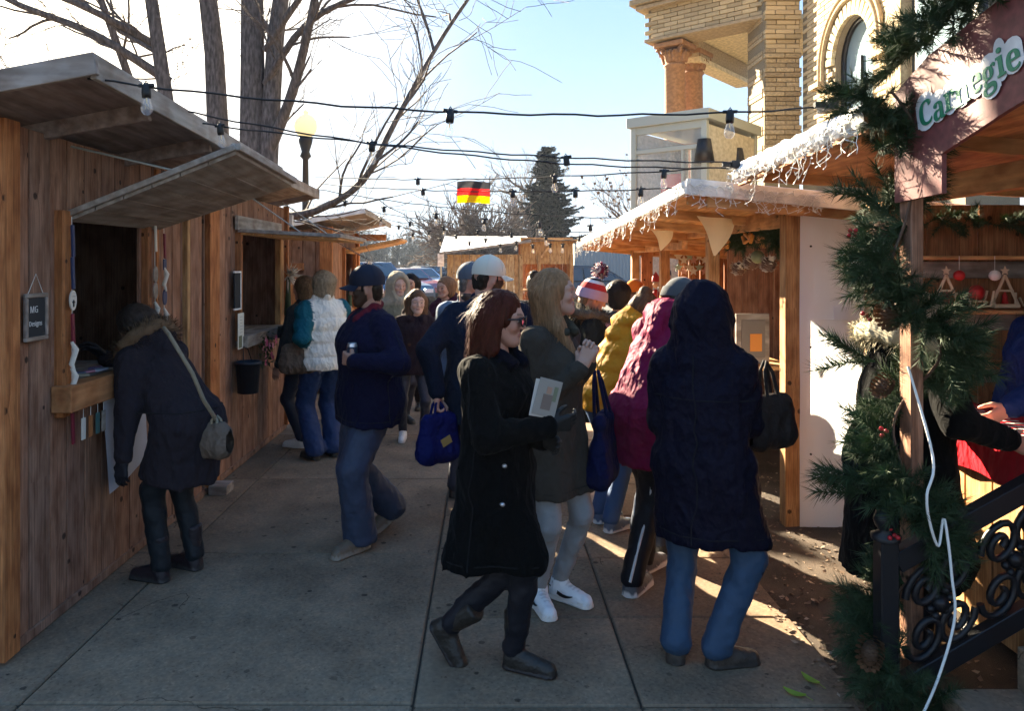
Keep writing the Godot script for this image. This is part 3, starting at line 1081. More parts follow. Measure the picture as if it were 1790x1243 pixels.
func left_stalls() -> void:
	# nearest stall
	var t := thing("market_stall", "nearest wooden stall with cedar plank wall and raised grey hatch, chalkboard beside it", "stall", Vector3.ZERO, 0.0, "wooden stalls facing the chalkboard side")
	planks(t, Vector3(-2.11, 0, -3.33), Vector3(-2.11, 0, -5.58), Vector3(1, 0, 0), 0.035, 2.37, M.plank, [[0.42, 1.3, 1.12, 1.97]])
	bx("corner_trim", Vector3(-2.1, 1.2, -3.29), Vector3(0.05, 2.36, 0.11), M.trim[0], t)
	bx("jamb", Vector3(-2.1, 1.50, -3.71), Vector3(0.06, 1.02, 0.08), M.trim[0], t)
	bx("jamb", Vector3(-2.1, 1.55, -4.62), Vector3(0.06, 0.92, 0.05), M.trim[1], t)
	bx("jamb_trim", Vector3(-2.105, 1.2, -4.78), Vector3(0.03, 2.3, 0.035), M.trim[0], t)
	bx("corner_trim", Vector3(-2.1, 1.2, -5.24), Vector3(0.05, 2.3, 0.05), M.pine[0], t)
	bx("sill_board", Vector3(-2.06, 1.085, -3.965), Vector3(0.1, 0.13, 0.66), M.trim_z, t)
	bx("counter", Vector3(-2.38, 1.135, -4.16), Vector3(0.6, 0.03, 0.94), M.old_z, t)
	bx("sill_plate", Vector3(-2.13, 0.03, -4.45), Vector3(0.06, 0.05, 2.3), M.plank[3], t)
	bx("back_wall", Vector3(-4.4, 1.15, -4.45), Vector3(0.04, 2.2, 2.3), M.inside_timber, t)
	bx("side_wall", Vector3(-3.26, 1.15, -3.31), Vector3(2.24, 2.2, 0.03), M.plank[1], t)
	bx("side_wall", Vector3(-3.26, 1.15, -5.56), Vector3(2.24, 2.2, 0.03), M.inside_timber, t)
	bx("floor_deck", Vector3(-3.26, 0.05, -4.45), Vector3(2.2, 0.05, 2.2), M.old_z, t)
	slope_slab(t, "roof", [Vector3(-1.58, 2.575, -3.0), Vector3(-1.58, 2.47, -5.72), Vector3(-4.7, 1.92, -5.72), Vector3(-4.7, 1.99, -3.0)].map(func(p): return p), 0.03, M.roof_grey)
	bar(t, "fascia", Vector3(-1.565, 2.535, -2.99), Vector3(-1.565, 2.43, -5.73), 0.026, 0.1, M.old_z)
	bar(t, "fascia", Vector3(-1.55, 2.545, -2.985), Vector3(-4.7, 1.955, -2.985), 0.026, 0.09, M.old_x)
	for z in [-3.6, -4.4, -5.2]:
		bar(t, "rafter", Vector3(-1.62, 2.575 - (-z - 3.0) * 0.0386 - 0.075, z), Vector3(-4.6, 1.93, z), 0.04, 0.085, M.roof_grey)
	bx("base_block", Vector3(-2.02, 0.035, -5.72), Vector3(0.14, 0.07, 0.16), M.old_x, t)
	hatch(t, Vector3(-2.10, 1.975, -3.76), Vector3(-2.10, 1.98, -4.81), Vector3(-1.25, 2.315, -3.76), Vector3(-1.24, 2.264, -4.81), M.old_z, M.old_z)
	# second stall
	t = thing("market_stall", "middle wooden stall with level hatch, grey sign board over dark window and pink flowers", "stall", Vector3.ZERO, 0.0, "wooden stalls facing the chalkboard side")
	planks(t, Vector3(-2.12, 0, -5.64), Vector3(-2.12, 0, -7.92), Vector3(1, 0, 0), 0.035, 2.33, M.plank, [[0.72, 1.97, 1.1, 2.0]])
	bx("corner_trim", Vector3(-2.105, 1.2, -5.76), Vector3(0.05, 2.3, 0.2), M.trim[0], t)
	bx("corner_trim", Vector3(-2.105, 1.2, -7.90), Vector3(0.05, 2.3, 0.06), M.trim[1], t)
	bx("jamb", Vector3(-2.1, 1.55, -6.36), Vector3(0.06, 0.92, 0.05), M.trim[1], t)
	bx("jamb", Vector3(-2.1, 1.55, -7.62), Vector3(0.06, 0.92, 0.12), M.pine[0], t)
	bx("lintel_board", Vector3(-2.09, 2.09, -6.95), Vector3(0.03, 0.12, 1.35), M.old_z, t)
	bx("sill_board", Vector3(-2.08, 1.08, -6.98), Vector3(0.12, 0.1, 1.25), M.old_z, t)
	bx("counter", Vector3(-2.4, 1.11, -6.98), Vector3(0.56, 0.03, 1.24), M.old_z, t)
	bx("sill_plate", Vector3(-2.14, 0.03, -6.78), Vector3(0.06, 0.05, 2.3), M.plank[3], t)
	bx("back_wall", Vector3(-4.3, 1.15, -6.78), Vector3(0.04, 2.2, 2.3), M.inside_timber, t)
	bx("side_wall", Vector3(-3.2, 1.15, -5.67), Vector3(2.1, 2.2, 0.03), M.inside_timber, t)
	bx("side_wall", Vector3(-3.2, 1.15, -7.9), Vector3(2.1, 2.2, 0.03), M.plank[1], t)
	bx("floor_deck", Vector3(-3.2, 0.05, -6.78), Vector3(2.1, 0.05, 2.2), M.old_z, t)
	slope_slab(t, "roof", [Vector3(-1.83, 2.56, -5.76), Vector3(-1.83, 2.535, -8.1), Vector3(-4.6, 1.97, -8.1), Vector3(-4.6, 1.97, -5.76)], 0.03, M.roof_grey)
	bar(t, "fascia", Vector3(-1.815, 2.52, -5.75), Vector3(-1.815, 2.49, -8.12), 0.026, 0.1, M.old_z)
	bar(t, "fascia", Vector3(-1.83, 2.5, -8.13), Vector3(-4.6, 1.93, -8.13), 0.026, 0.1, M.old_x)
	bx("junction_box", Vector3(-2.07, 2.2, -7.94), Vector3(0.05, 0.12, 0.05), M.white, t)
	hatch(t, Vector3(-2.10, 2.01, -6.34), Vector3(-2.10, 2.01, -7.66), Vector3(-1.25, 1.965, -6.34), Vector3(-1.25, 1.965, -7.66), M.pine_z, M.old_z)
	# third stall, its plank side turned to the viewer
	t = thing("market_stall", "farthest of the cedar stalls, orange posts and lifted pine hatch, beside the parked cars", "stall", Vector3.ZERO, 0.0, "wooden stalls facing the chalkboard side")
	planks(t, Vector3(-4.3, 0, -10.05), Vector3(-2.11, 0, -10.05), Vector3(0, 0, 1), 0.03, 2.2, M.plank)
	planks(t, Vector3(-2.10, 0, -10.06), Vector3(-2.10, 0, -12.1), Vector3(1, 0, 0), 0.03, 2.24, M.plank, [[0.95, 1.8, 1.05, 1.9]])
	bx("corner_post", Vector3(-2.13, 1.12, -10.0), Vector3(0.17, 2.24, 0.06), M.trim[0], t)
	bx("side_board", Vector3(-2.62, 0.85, -10.0), Vector3(0.17, 1.6, 0.05), M.trim[0], t)
	bx("side_board", Vector3(-2.60, 1.7, -9.99), Vector3(0.34, 0.1, 0.06), M.trim[1], t)
	bx("corner_post", Vector3(-2.08, 1.12, -12.08), Vector3(0.08, 2.24, 0.1), M.trim[0], t)
	bx("jamb", Vector3(-2.08, 1.5, -10.98), Vector3(0.05, 0.95, 0.06), M.trim[0], t)
	bx("jamb", Vector3(-2.08, 1.5, -11.88), Vector3(0.05, 0.95, 0.06), M.trim[0], t)
	bx("bracket", Vector3(-1.86, 2.16, -12.06), Vector3(0.5, 0.1, 0.06), M.trim_z, t)
	bx("back_wall", Vector3(-4.3, 1.1, -11.1), Vector3(0.04, 2.1, 2.0), M.inside_timber, t)
	bx("side_wall", Vector3(-3.2, 1.1, -12.08), Vector3(2.1, 2.1, 0.03), M.plank[0], t)
	bx("counter", Vector3(-2.4, 1.06, -11.43), Vector3(0.56, 0.03, 0.9), M.old_z, t)
	slope_slab(t, "roof", [Vector3(-1.59, 2.455, -9.75), Vector3(-1.59, 2.40, -12.35), Vector3(-4.5, 1.86, -12.35), Vector3(-4.5, 1.92, -9.75)], 0.03, M.roof_grey)
	bar(t, "fascia", Vector3(-1.575, 2.42, -9.74), Vector3(-1.575, 2.365, -12.36), 0.026, 0.08, M.old_z)
	bar(t, "fascia", Vector3(-1.57, 2.43, -9.735), Vector3(-4.5, 1.895, -9.735), 0.024, 0.06, M.white)
	hatch(t, Vector3(-2.08, 1.91, -11.0), Vector3(-2.08, 1.91, -11.9), Vector3(-1.28, 2.08, -11.0), Vector3(-1.28, 2.08, -11.9), M.pine_z, M.pine_z)


func hatch(t: Node, a: Vector3, b: Vector3, c: Vector3, d: Vector3, board: Material, edge: Material) -> void:
	# a..b on the wall, c..d the lifted edge: boards, a frame and two prop rods
	var h := Node3D.new()
	h.name = "hatch"
	t.add_child(h, true)
	for k in 6:
		var f0 := k / 6.0 + 0.004
		var f1 := (k + 1) / 6.0 - 0.004
		slope_slab(h, "board", [a.lerp(c, f0), a.lerp(c, f1), b.lerp(d, f1), b.lerp(d, f0)], 0.018, board)
	bar(h, "frame_rail", a.lerp(c, 0.01) + Vector3(0, 0.016, 0), c + Vector3(0, 0.016, 0), 0.05, 0.03, edge)
	bar(h, "frame_rail", b.lerp(d, 0.01) + Vector3(0, 0.016, 0), d + Vector3(0, 0.016, 0), 0.05, 0.03, edge)
	bar(h, "frame_rail", c + Vector3(0, 0.016, 0.02), d + Vector3(0, 0.016, -0.02), 0.05, 0.034, edge)
	for q in [[a, c], [b, d]]:
		var m := MB.new()
		var top: Vector3 = q[0] + Vector3(0.02, 0.36, 0)
		m.tube([q[0].lerp(q[1], 0.62) + Vector3(0, 0.03, 0), top], [0.006], 5)
		put("prop_rod", m, M.alu, h)


func right_stalls() -> void:
	# stall with the white sheet side and white roof edge (two bays)
	for bay in 2:
		var z0: float = [-4.97, -7.62][bay]
		var z1: float = [-7.55, -10.2][bay]
		var g := "white-roofed pine stalls"
		var t := thing("market_stall", ["pine stall with white sheet side wall and white roof edge", "pine stall bay with hanging star ornaments behind the white-sheeted stall"][bay], "stall", Vector3.ZERO, 0.0, g)
		var ye := func(z: float) -> float: return 2.265 + (z + 4.72) * 0.0385
		for z in ([z0 - 0.02, -6.7] if bay == 0 else [-8.5, z1 + 0.02]):
			bx("post", Vector3(2.02, 1.04, z), Vector3(0.1, 2.08, 0.1), M.pine[rng.randi() % 3], t)
		bx("header", Vector3(2.02, ye.call((z0 + z1) * 0.5) - 0.15, (z0 + z1) * 0.5), Vector3(0.06, 0.13, z0 - z1 - 0.02), M.pine_z, t)
		planks(t, Vector3(3.9, 0, z0), Vector3(3.9, 0, z1), Vector3(-1, 0, 0), 0.03, 2.0, M.pine)
		planks(t, Vector3(2.42 if bay == 0 else 2.1, 0, z1 + 0.02), Vector3(3.88, 0, z1 + 0.02), Vector3(0, 0, 1), 0.03, 2.02, M.plank if bay == 0 else M.trim, [] if bay == 0 else [[0.12, 0.5, 1.0, 1.85]])
		var zc: float = z0 - (0.85 if bay == 0 else 0.08)
		bx("counter", Vector3(2.16, 0.93, (zc + z1 + 0.08) * 0.5), Vector3(0.5, 0.035, zc - z1 - 0.1), M.pine_z, t)
		planks(t, Vector3(2.0, 0, zc), Vector3(2.0, 0, z1 + 0.1), Vector3(-1, 0, 0), 0.05, 0.9, [M.white], [], 0.6)
		var a: float = z0 + 0.25 if bay == 0 else z0 + 0.02
		var b: float = z1 - 0.01 if bay == 0 else z1 - 0.14
		var ya: float = ye.call(a)
		var yb: float = ye.call(b)
		slope_slab(t, "roof", [Vector3(1.29, ya - 0.03, a), Vector3(4.15, ya - 0.30, a), Vector3(4.15, yb - 0.30, b), Vector3(1.29, yb - 0.03, b)], 0.025, M.pine_z)
		slope_slab(t, "roof_sheet", [Vector3(1.27, ya + 0.002, a + 0.01), Vector3(4.15, ya - 0.268, a + 0.01), Vector3(4.15, yb - 0.268, b), Vector3(1.27, yb + 0.002, b)], 0.026, M.white)
		bar(t, "fascia", Vector3(1.265, ya - 0.035, a + 0.01), Vector3(1.265, yb - 0.035, b), 0.03, 0.085, M.white)
		if bay == 0:
			bar(t, "fascia", Vector3(1.25, ya - 0.035, a + 0.025), Vector3(4.15, ya - 0.31, a + 0.025), 0.03, 0.1, M.white)
			bar(t, "gable_beam", Vector3(1.4, ya - 0.125, a - 0.03), Vector3(2.0, ya - 0.18, a - 0.03), 0.05, 0.075, M.pine_x)
		for k in 4:
			var z := lerpf(a - 0.2, b + 0.1, k / 3.0)
			bar(t, "rafter", Vector3(1.32, ye.call(z) - 0.09, z), Vector3(3.9, ye.call(z) - 0.33, z), 0.04, 0.07, M.pine_x)
		if bay == 0:
			var sh := MB.new()                                # the white sheet, slightly wavy, hung from the roof edge
			var nn := noise(0.7, 61, 3)
			var w := 40
			var hh := 44
			var p := func(i: int, j: int) -> Vector3:
				var x := 2.06 + 1.86 * i / w
				var y := 0.015 + 2.12 * j / hh - 0.06 * i / w
				var f := 0.014 * nn.get_noise_2d(x * 2.2, y * 1.3) + 0.006 * nn.get_noise_2d(x * 9.0, y * 2.0)
				return Vector3(x, y, -4.93 + f + (0.012 * sin(x * 9.0) * smoothstep(0.35, 0.0, y)))
			for i in w:
				for j in hh:
					var n0 := Vector3.ZERO
					sh.quad(p.call(i, j), p.call(i + 1, j), p.call(i + 1, j + 1), p.call(i, j + 1))
			put("sheet_wall", sh, M.tarp, t)
			bx("sheet_seam", Vector3(2.6, 1.38, -4.905), Vector3(1.0, 0.004, 0.006), M.tarp, t)
			bx("sheet_patch", Vector3(2.32, 1.42, -4.906), Vector3(0.1, 0.09, 0.005), M.tarp, t)
			for q in [Vector2(2.12, 1.86), Vector2(2.12, 1.2), Vector2(2.12, 0.5), Vector2(2.4, 2.02)]:
				bx("nail", Vector3(q.x, q.y, -4.9), Vector3(0.012, 0.012, 0.012), M.black_metal, t)
	# nearest stall, under the sign
	var t := thing("market_stall", "nearest pine stall under the sign, red counter and ornament shelves inside", "stall")
	for q in [Vector2(2.3, -4.42), Vector2(2.3, -2.35)]:
		bx("post", Vector3(q.x, 1.1, q.y), Vector3(0.1, 2.2, 0.1), M.pine[2], t)
	bx("arch_post", Vector3(1.70, 1.15, -3.0), Vector3(0.05, 2.3, 0.085), M.plank[0], t)
	planks(t, Vector3(2.36, 0, -4.50), Vector3(4.1, 0, -4.50), Vector3(0, 0, 1), 0.03, 2.1, M.trim, [], 0.3)
	planks(t, Vector3(4.1, 0, -2.3), Vector3(4.1, 0, -4.5), Vector3(-1, 0, 0), 0.03, 2.1, M.pine, [], 0.3)
	bx("header", Vector3(2.3, 2.13, -3.4), Vector3(0.06, 0.12, 2.0), M.pine_z, t)
	for y in [1.16, 1.47, 1.78]:
		bx("shelf", Vector3(3.2, y, -4.36), Vector3(1.64, 0.022, 0.24), M.pine_x, t)
		bx("shelf_back", Vector3(3.2, y - 0.07, -4.465), Vector3(1.64, 0.1, 0.015), M.old_x, t)
	bx("counter", Vector3(2.52, 0.93, -3.36), Vector3(0.5, 0.035, 1.9), M.pine_z, t)
	planks(t, Vector3(2.3, 0, -2.45), Vector3(2.3, 0, -4.36), Vector3(-1, 0, 0), 0.05, 0.9, M.pine, [], 0.2)
	slope_slab(t, "roof", [Vector3(1.58, 2.385, -3.06), Vector3(4.4, 2.18, -3.06), Vector3(4.4, 2.13, -4.62), Vector3(1.58, 2.33, -4.62)], 0.03, M.pine_z)
	slope_slab(t, "roof", [Vector3(1.74, 2.40, -1.9), Vector3(4.4, 2.21, -1.9), Vector3(4.4, 2.175, -3.055), Vector3(1.74, 2.365, -3.055)], 0.03, M.pine_z)
	for z in [-2.1, -3.3, -4.5]:
		bar(t, "rafter", Vector3(1.76 if z > -3 else 1.66, 2.31 + (z + 3.3) * 0.03, z), Vector3(4.3, 2.12, z), 0.04, 0.075, M.pine_x)
	bar(t, "fascia", Vector3(1.565, 2.335, -3.05), Vector3(1.565, 2.275, -4.63), 0.025, 0.1, M.trim_z)
	var pl := MB.new()                                        # plastic sheet rolled over the eave
	var nn := noise(1.1, 77, 3)
	for i in 48:
		for j in 10:
			var f := func(a: int, b: int) -> Vector3:
				var z := -3.02 - 1.63 * a / 48.0
				var s := b / 10.0
				var an := lerpf(2.0, -1.2, s)
				var r := 0.06 + 0.018 * nn.get_noise_2d(z * 6.0, s * 5.0)
				return Vector3(1.575 - cos(an) * r, 2.375 + (z + 3.06) * 0.033 + sin(an) * r - 0.02, z)
			pl.quad(f.call(i, j), f.call(i, j + 1), f.call(i + 1, j + 1), f.call(i + 1, j))
	put("plastic_cover", pl, M.plastic_wrap, t)
	# the far stall across the end of the lane
	t = thing("market_stall", "far pale pine stall closing the lane, white sloping roof", "stall")
	planks(t, Vector3(-1.15, 0, -22.0), Vector3(1.0, 0, -22.0), Vector3(0, 0, 1), 0.03, 2.0, M.pine, [], 0.22)
	planks(t, Vector3(1.0, 0, -22.02), Vector3(2.55, 0, -22.02), Vector3(0, 0, 1), 1.72, 2.5, M.pine, [], 0.4)
	planks(t, Vector3(1.0, 0, -23.4), Vector3(2.55, 0, -23.4), Vector3(0, 0, 1), 0.03, 2.4, M.trim, [], 0.2)
	bx("post", Vector3(1.02, 1.0, -21.97), Vector3(0.1, 2.0, 0.1), M.pine[0], t)
	bx("post", Vector3(2.5, 1.0, -21.97), Vector3(0.1, 2.0, 0.1), M.pine[1], t)
	bx("post", Vector3(1.55, 1.0, -21.97), Vector3(0.09, 2.0, 0.1), M.pine[1], t)
	bx("counter", Vector3(1.75, 0.95, -22.1), Vector3(1.5, 0.05, 0.4), M.pine_x, t)
	bar(t, "brace", Vector3(1.6, 1.9, -21.96), Vector3(1.95, 2.38, -21.96), 0.05, 0.06, M.pine_x)
	planks(t, Vector3(1.75, 0, -21.99), Vector3(2.5, 0, -21.99), Vector3(0, 0, 1), 0.03, 0.92, M.pine, [], 0.2)
	bx("side_wall", Vector3(-1.13, 1.0, -23.2), Vector3(0.04, 2.0, 2.3), M.pine[0], t)
	bx("side_wall", Vector3(2.53, 1.0, -23.2), Vector3(0.04, 2.4, 2.3), M.pine[1], t)
	slope_slab(t, "roof", [Vector3(-1.35, 2.06, -21.75), Vector3(1.3, 2.42, -21.75), Vector3(1.3, 2.62, -24.4), Vector3(-1.35, 2.62, -24.4)], 0.06, M.white)
	slope_slab(t, "roof", [Vector3(1.0, 2.5, -21.75), Vector3(2.75, 2.44, -21.75), Vector3(2.75, 2.4, -24.4), Vector3(1.0, 2.6, -24.4)], 0.05, M.pine_x)
	bar(t, "fascia", Vector3(-1.36, 2.03, -21.73), Vector3(1.3, 2.38, -21.73), 0.03, 0.07, M.old_x)
	# corrugated shed beyond
	t = thing("metal_shed", "grey blue corrugated metal shed beyond the white-roofed stalls", "shed")
	var cs := MB.new()
	for k in 60:
		var x0 := 4.0 + 4.4 * k / 60
		var x1 := 4.0 + 4.4 * (k + 1) / 60
		var dz0 := 0.04 if k % 2 else 0.0
		var dz1 := 0.0 if k % 2 else 0.04
		cs.quad(Vector3(x0, 0, -34 + dz0), Vector3(x1, 0, -34 + dz1), Vector3(x1, 2.75, -34 + dz1), Vector3(x0, 2.75, -34 + dz0))
	put("corrugated_wall", cs, mat(Color(0.22, 0.27, 0.31), 0.5, {"metal": 0.3}), t)
	bx("side_wall", Vector3(4.02, 1.37, -36), Vector3(0.05, 2.74, 3.9), M.alu, t)
	bx("roof", Vector3(6.2, 2.8, -36), Vector3(4.6, 0.08, 4.2), M.alu, t)
	bx("window", Vector3(5.1, 1.5, -33.93), Vector3(0.5, 0.4, 0.04), M.black_metal, t)


# ---------------------------------------------------------------- trees, cars and what stands far off
func limb(m: MB, p: Vector3, dir: Vector3, length: float, r: float, depth: int, up: float, kids: int, spread: float, min_r: float) -> void:
	var n := 5 if depth > 1 else 4
	var pts := [p]
	var rad := [r]
	var d := dir
	var r1 := maxf(r * 0.55, min_r)
	for k in n:
		d = (d + Vector3(rng.randf_range(-1, 1), rng.randf_range(-1, 1) + up, rng.randf_range(-1, 1)) * 0.2).normalized()
		pts.append(pts[-1] + d * (length / n))
		rad.append(lerpf(r, r1, (k + 1.0) / n))
	m.tube(pts, rad, 8 if r > 0.06 else (5 if r > 0.015 else 3), false)
	if depth <= 0:
		return
	for k in kids:
		var f := rng.randf_range(0.3, 1.0) if k > 0 else 1.0
		var i := clampi(int(f * n), 1, n)
		var side := d.cross(Vector3(rng.randf_range(-1, 1), rng.randf_range(-1, 1), rng.randf_range(-1, 1))).normalized()
		var nd: Vector3 = (d + side * rng.randf_range(0.5, 1.2) * spread).normalized()
		limb(m, pts[i], nd, length * rng.randf_range(0.5, 0.8), maxf(rad[i] * rng.randf_range(0.35, 0.62), min_r), depth - 1, up, kids, spread, min_r)


func trees_and_far() -> void:
	# the large bare tree behind the first stalls: several stems from one stool
	var t := thing("bare_tree", "large bare multi-stemmed tree rising behind the cedar stalls", "tree", Vector3(-2.95, 0, -9.1))
	var stems := [
		[Vector3(0.05, 0, 0), Vector3(0.16, 5.2, 0.05), 0.17, Vector3(0.1, 8.5, 0.3)],
		[Vector3(0.12, 0.2, 0.1), Vector3(0.42, 4.6, 0.1), 0.13, Vector3(0.9, 8.0, 0.0)],
		[Vector3(-0.1, 0, 0), Vector3(-0.32, 4.4, -0.1), 0.15, Vector3(-0.75, 8.0, 0.2)],
		[Vector3(-0.18, 0, 0.1), Vector3(-0.85, 3.6, 0.2), 0.11, Vector3(-1.3, 7.2, 0.5)],
		[Vector3(-0.3, 0, 0), Vector3(-1.15, 3.4, 0), 0.07, Vector3(-2.0, 6.0, 0.2)],
	]
	var k := 0
	for s in stems:
		var m := MB.new()
		var pts := []
		var rad := []
		for i in 13:
			var f := i / 12.0
			var p: Vector3 = s[0].lerp(s[1], minf(f * 2, 1)) if f < 0.5 else s[1].lerp(s[3], f * 2 - 1)
			var q0: Vector3 = s[0].lerp(s[3], f)
			pts.append(p.lerp(q0, 0.25) + Vector3(sin(f * 7 + k), 0, cos(f * 5 + k)) * 0.03)
			rad.append(s[2] * lerpf(1.15, 0.45, f))
		m.tube(pts, rad, 10)
		put("trunk", m, M.bark, t)
		var b := MB.new()
		for j in 6:
			var i := 5 + rng.randi() % 8
			var a := rng.randf() * TAU
			limb(b, pts[i], Vector3(cos(a), rng.randf_range(0.15, 0.9), sin(a) * 0.7).normalized(), rng.randf_range(1.0, 2.0), rad[i] * rng.randf_range(0.22, 0.42), 3, 0.15, 3, 0.8, 0.0045)
		put("crown", b, M.bark, t)
		k += 1
	# two long limbs reaching over the lane
	var b2 := MB.new()
	var reach := [
		[[Vector3(0.35, 3.1, 0.1), Vector3(0.75, 3.9, 0.4), Vector3(1.15, 5.2, 0.8), Vector3(1.35, 6.4, 1.0)], 0.075],
		[[Vector3(0.42, 2.3, 0.1), Vector3(1.0, 2.35, 0.5), Vector3(1.6, 2.65, 0.9), Vector3(2.0, 3.3, 1.1), Vector3(2.5, 4.15, 1.2), Vector3(3.05, 4.9, 1.3)], 0.055],
		[[Vector3(0.3, 3.9, 0.1), Vector3(0.9, 4.5, 0.5), Vector3(1.8, 4.75, 0.9), Vector3(2.9, 4.85, 1.2)], 0.05],
		[[Vector3(0.3, 4.3, 0.1), Vector3(1.0, 5.0, 0.5), Vector3(2.0, 5.35, 0.9), Vector3(2.8, 5.3, 1.2)], 0.045],
		[[Vector3(-0.8, 3.9, 0.2), Vector3(-1.5, 4.35, 0.6), Vector3(-2.4, 4.7, 0.9), Vector3(-3.2, 5.4, 1.1)], 0.06],
		[[Vector3(-0.9, 4.3, 0.2), Vector3(-1.7, 4.7, 0.6), Vector3(-2.8, 5.0, 0.9), Vector3(-3.9, 4.9, 1.1)], 0.05],
	]
	for q in reach:
		var pts: Array = smooth(q[0], 4)
		var rad := []
		for i in pts.size():
			rad.append(q[1] * lerpf(1.0, 0.25, i / (pts.size() - 1.0)))
		b2.tube(pts, rad, 7)
		for i in range(1, pts.size()):
			for j in 1:
				var d: Vector3 = (pts[i] - pts[i - 1]).normalized()
				limb(b2, pts[i - 1].lerp(pts[i], rng.randf()), (d + Vector3(rng.randf_range(-0.8, 0.8), rng.randf_range(-0.5, 0.7), rng.randf_range(-0.8, 0.8))).normalized(), rng.randf_range(0.5, 1.2), q[1] * rng.randf_range(0.2, 0.35), 2, 0.0, 3, 0.8, 0.0035)
	put("limb", b2, M.bark, t)
	# dense round bare tree and a taller one at the end of the lane
	t = thing("bare_tree", "low wide bare tree with dense twigs at the end of the lane", "tree", Vector3(-0.9, 0, -45))
	var m2 := MB.new()
	m2.tube([Vector3(0, 0, 0), Vector3(0.1, 1.6, 0)], [0.3, 0.24], 8)
	put("trunk", m2, M.far_bark, t)
	m2 = MB.new()
	for j in 46:
		var a := rng.randf() * TAU
		limb(m2, Vector3(0.1, 1.5, 0), Vector3(cos(a), rng.randf_range(0.25, 1.3), sin(a)).normalized(), rng.randf_range(1.8, 2.7), 0.1, 3, 0.1, 4, 0.75, 0.02)
	put("crown", m2, M.far_bark, t)
	t = thing("bare_tree", "taller bare tree with thick forked trunk beside the dark spruce", "tree", Vector3(2.9, 0, -58))
	m2 = MB.new()
	m2.tube([Vector3(0, 0, 0), Vector3(-0.1, 2.5, 0), Vector3(-0.5, 5, 0), Vector3(-1.0, 7.5, 0)], [0.45, 0.38, 0.28, 0.14], 8)
	m2.tube([Vector3(-0.1, 2.6, 0), Vector3(0.5, 4.4, 0), Vector3(0.8, 7, 0)], [0.3, 0.22, 0.1], 8)
	put("trunk", m2, M.far_bark, t)
	m2 = MB.new()
	for j in 22:
		var a := rng.randf() * TAU
		limb(m2, Vector3(rng.randf_range(-1.0, 0.7), rng.randf_range(4.0, 7.6), 0), Vector3(cos(a), rng.randf_range(0.2, 1.2), sin(a)).normalized(), rng.randf_range(1.2, 2.3), 0.09, 3, 0.1, 3, 0.8, 0.015)
	put("crown", m2, M.far_bark, t)
	# bushy tree seen through the porch, still carrying some dry leaves
	for q in [[Vector3(8.2, 0, -26), 6.6, "bare tree with scattered dry leaves seen through the porch"], [Vector3(5.7, 0, -29), 6.4, "thin bare tree with dry leaves beside the lift kiosk"]]:
		t = thing("bare_tree", q[2], "tree", q[0])
		m2 = MB.new()
		m2.tube([Vector3(0, 0, 0), Vector3(0.1, 3.2, 0)], [0.2, 0.12], 7)
		put("trunk", m2, M.far_bark, t)
		m2 = MB.new()
		for j in 18:
			var a := rng.randf() * TAU
			limb(m2, Vector3(0.1, rng.randf_range(2.4, 3.4), 0), Vector3(cos(a), rng.randf_range(0.5, 1.8), sin(a)).normalized(), rng.randf_range(1.2, 1.9) * q[1] / 6.6, 0.05, 3, 0.15, 3, 0.7, 0.007)
		put("crown", m2, M.far_bark, t)
		var lv := MB.new()
		var src := m2.v
		for j in 420:
			var p: Vector3 = src[rng.randi() % src.size()]
			if p.y < 3.0:
				continue
			var s := rng.randf_range(0.03, 0.07)
			var bb := Basis.from_euler(Vector3(rng.randf() * TAU, rng.randf() * TAU, 0))
			lv.quad(p + bb * Vector3(-s, -s, 0), p + bb * Vector3(s, -s * 0.6, 0.2 * s), p + bb * Vector3(s, s, 0), p + bb * Vector3(-s * 0.7, s, 0.2 * s))
		put("foliage", lv, mat(Color(0.16, 0.09, 0.05), 0.8), t).set_meta("kind", "stuff")
	# the dark spruce
	t = thing("spruce_tree", "tall dark green spruce at the end of the lane", "tree", Vector3(4.05, 0, -50))
	m2 = MB.new()
	m2.tube([Vector3(0, 0, 0), Vector3(0, 9.4, 0)], [0.28, 0.03], 8)
	put("trunk", m2, M.far_bark, t)
	m2 = MB.new()
	var y := 0.7
	while y < 9.5:
		var reach2 := (3.0 * pow(1.0 - y / 9.9, 0.75) + 0.2) * rng.randf_range(0.8, 1.15)
		var nb := 15 if y < 7 else 9
		for j in nb:
			var a := TAU * (j + rng.randf()) / nb
			var l := reach2 * rng.randf_range(0.45, 1.25)
			var e := Vector3(cos(a), 0, sin(a))
			var p := Vector3(0, y, 0)
			var steps := int(6 + l * 7)
			for s in steps:
				var f := (s + 0.5) / steps
				var c := p + e * l * f + Vector3(0, (-0.45 * f + 0.4 * f * f) * l + 0.1 * sin(a * 3.0) * f, 0)
				for z in 8:
					var w := (1.0 - f * 0.5) * 0.42 * minf(1.0, l + 0.3)
					var dd := (e * rng.randf_range(0.1, 1.0) + Vector3(rng.randf_range(-1, 1), rng.randf_range(-0.9, 0.35), rng.randf_range(-1, 1))).normalized()
					var g := rng.randf_range(0.6, 1.5)
					m2.col = Color(g, g, g)
					m2.blade(c, c + dd * w, 0.05, Vector3(rng.randf(), rng.randf(), rng.randf()))
		y += rng.randf_range(0.12, 0.3)
	put("crown", m2, M.spruce, t)
	# woods on the far side of the car park
	var w := MB.new()
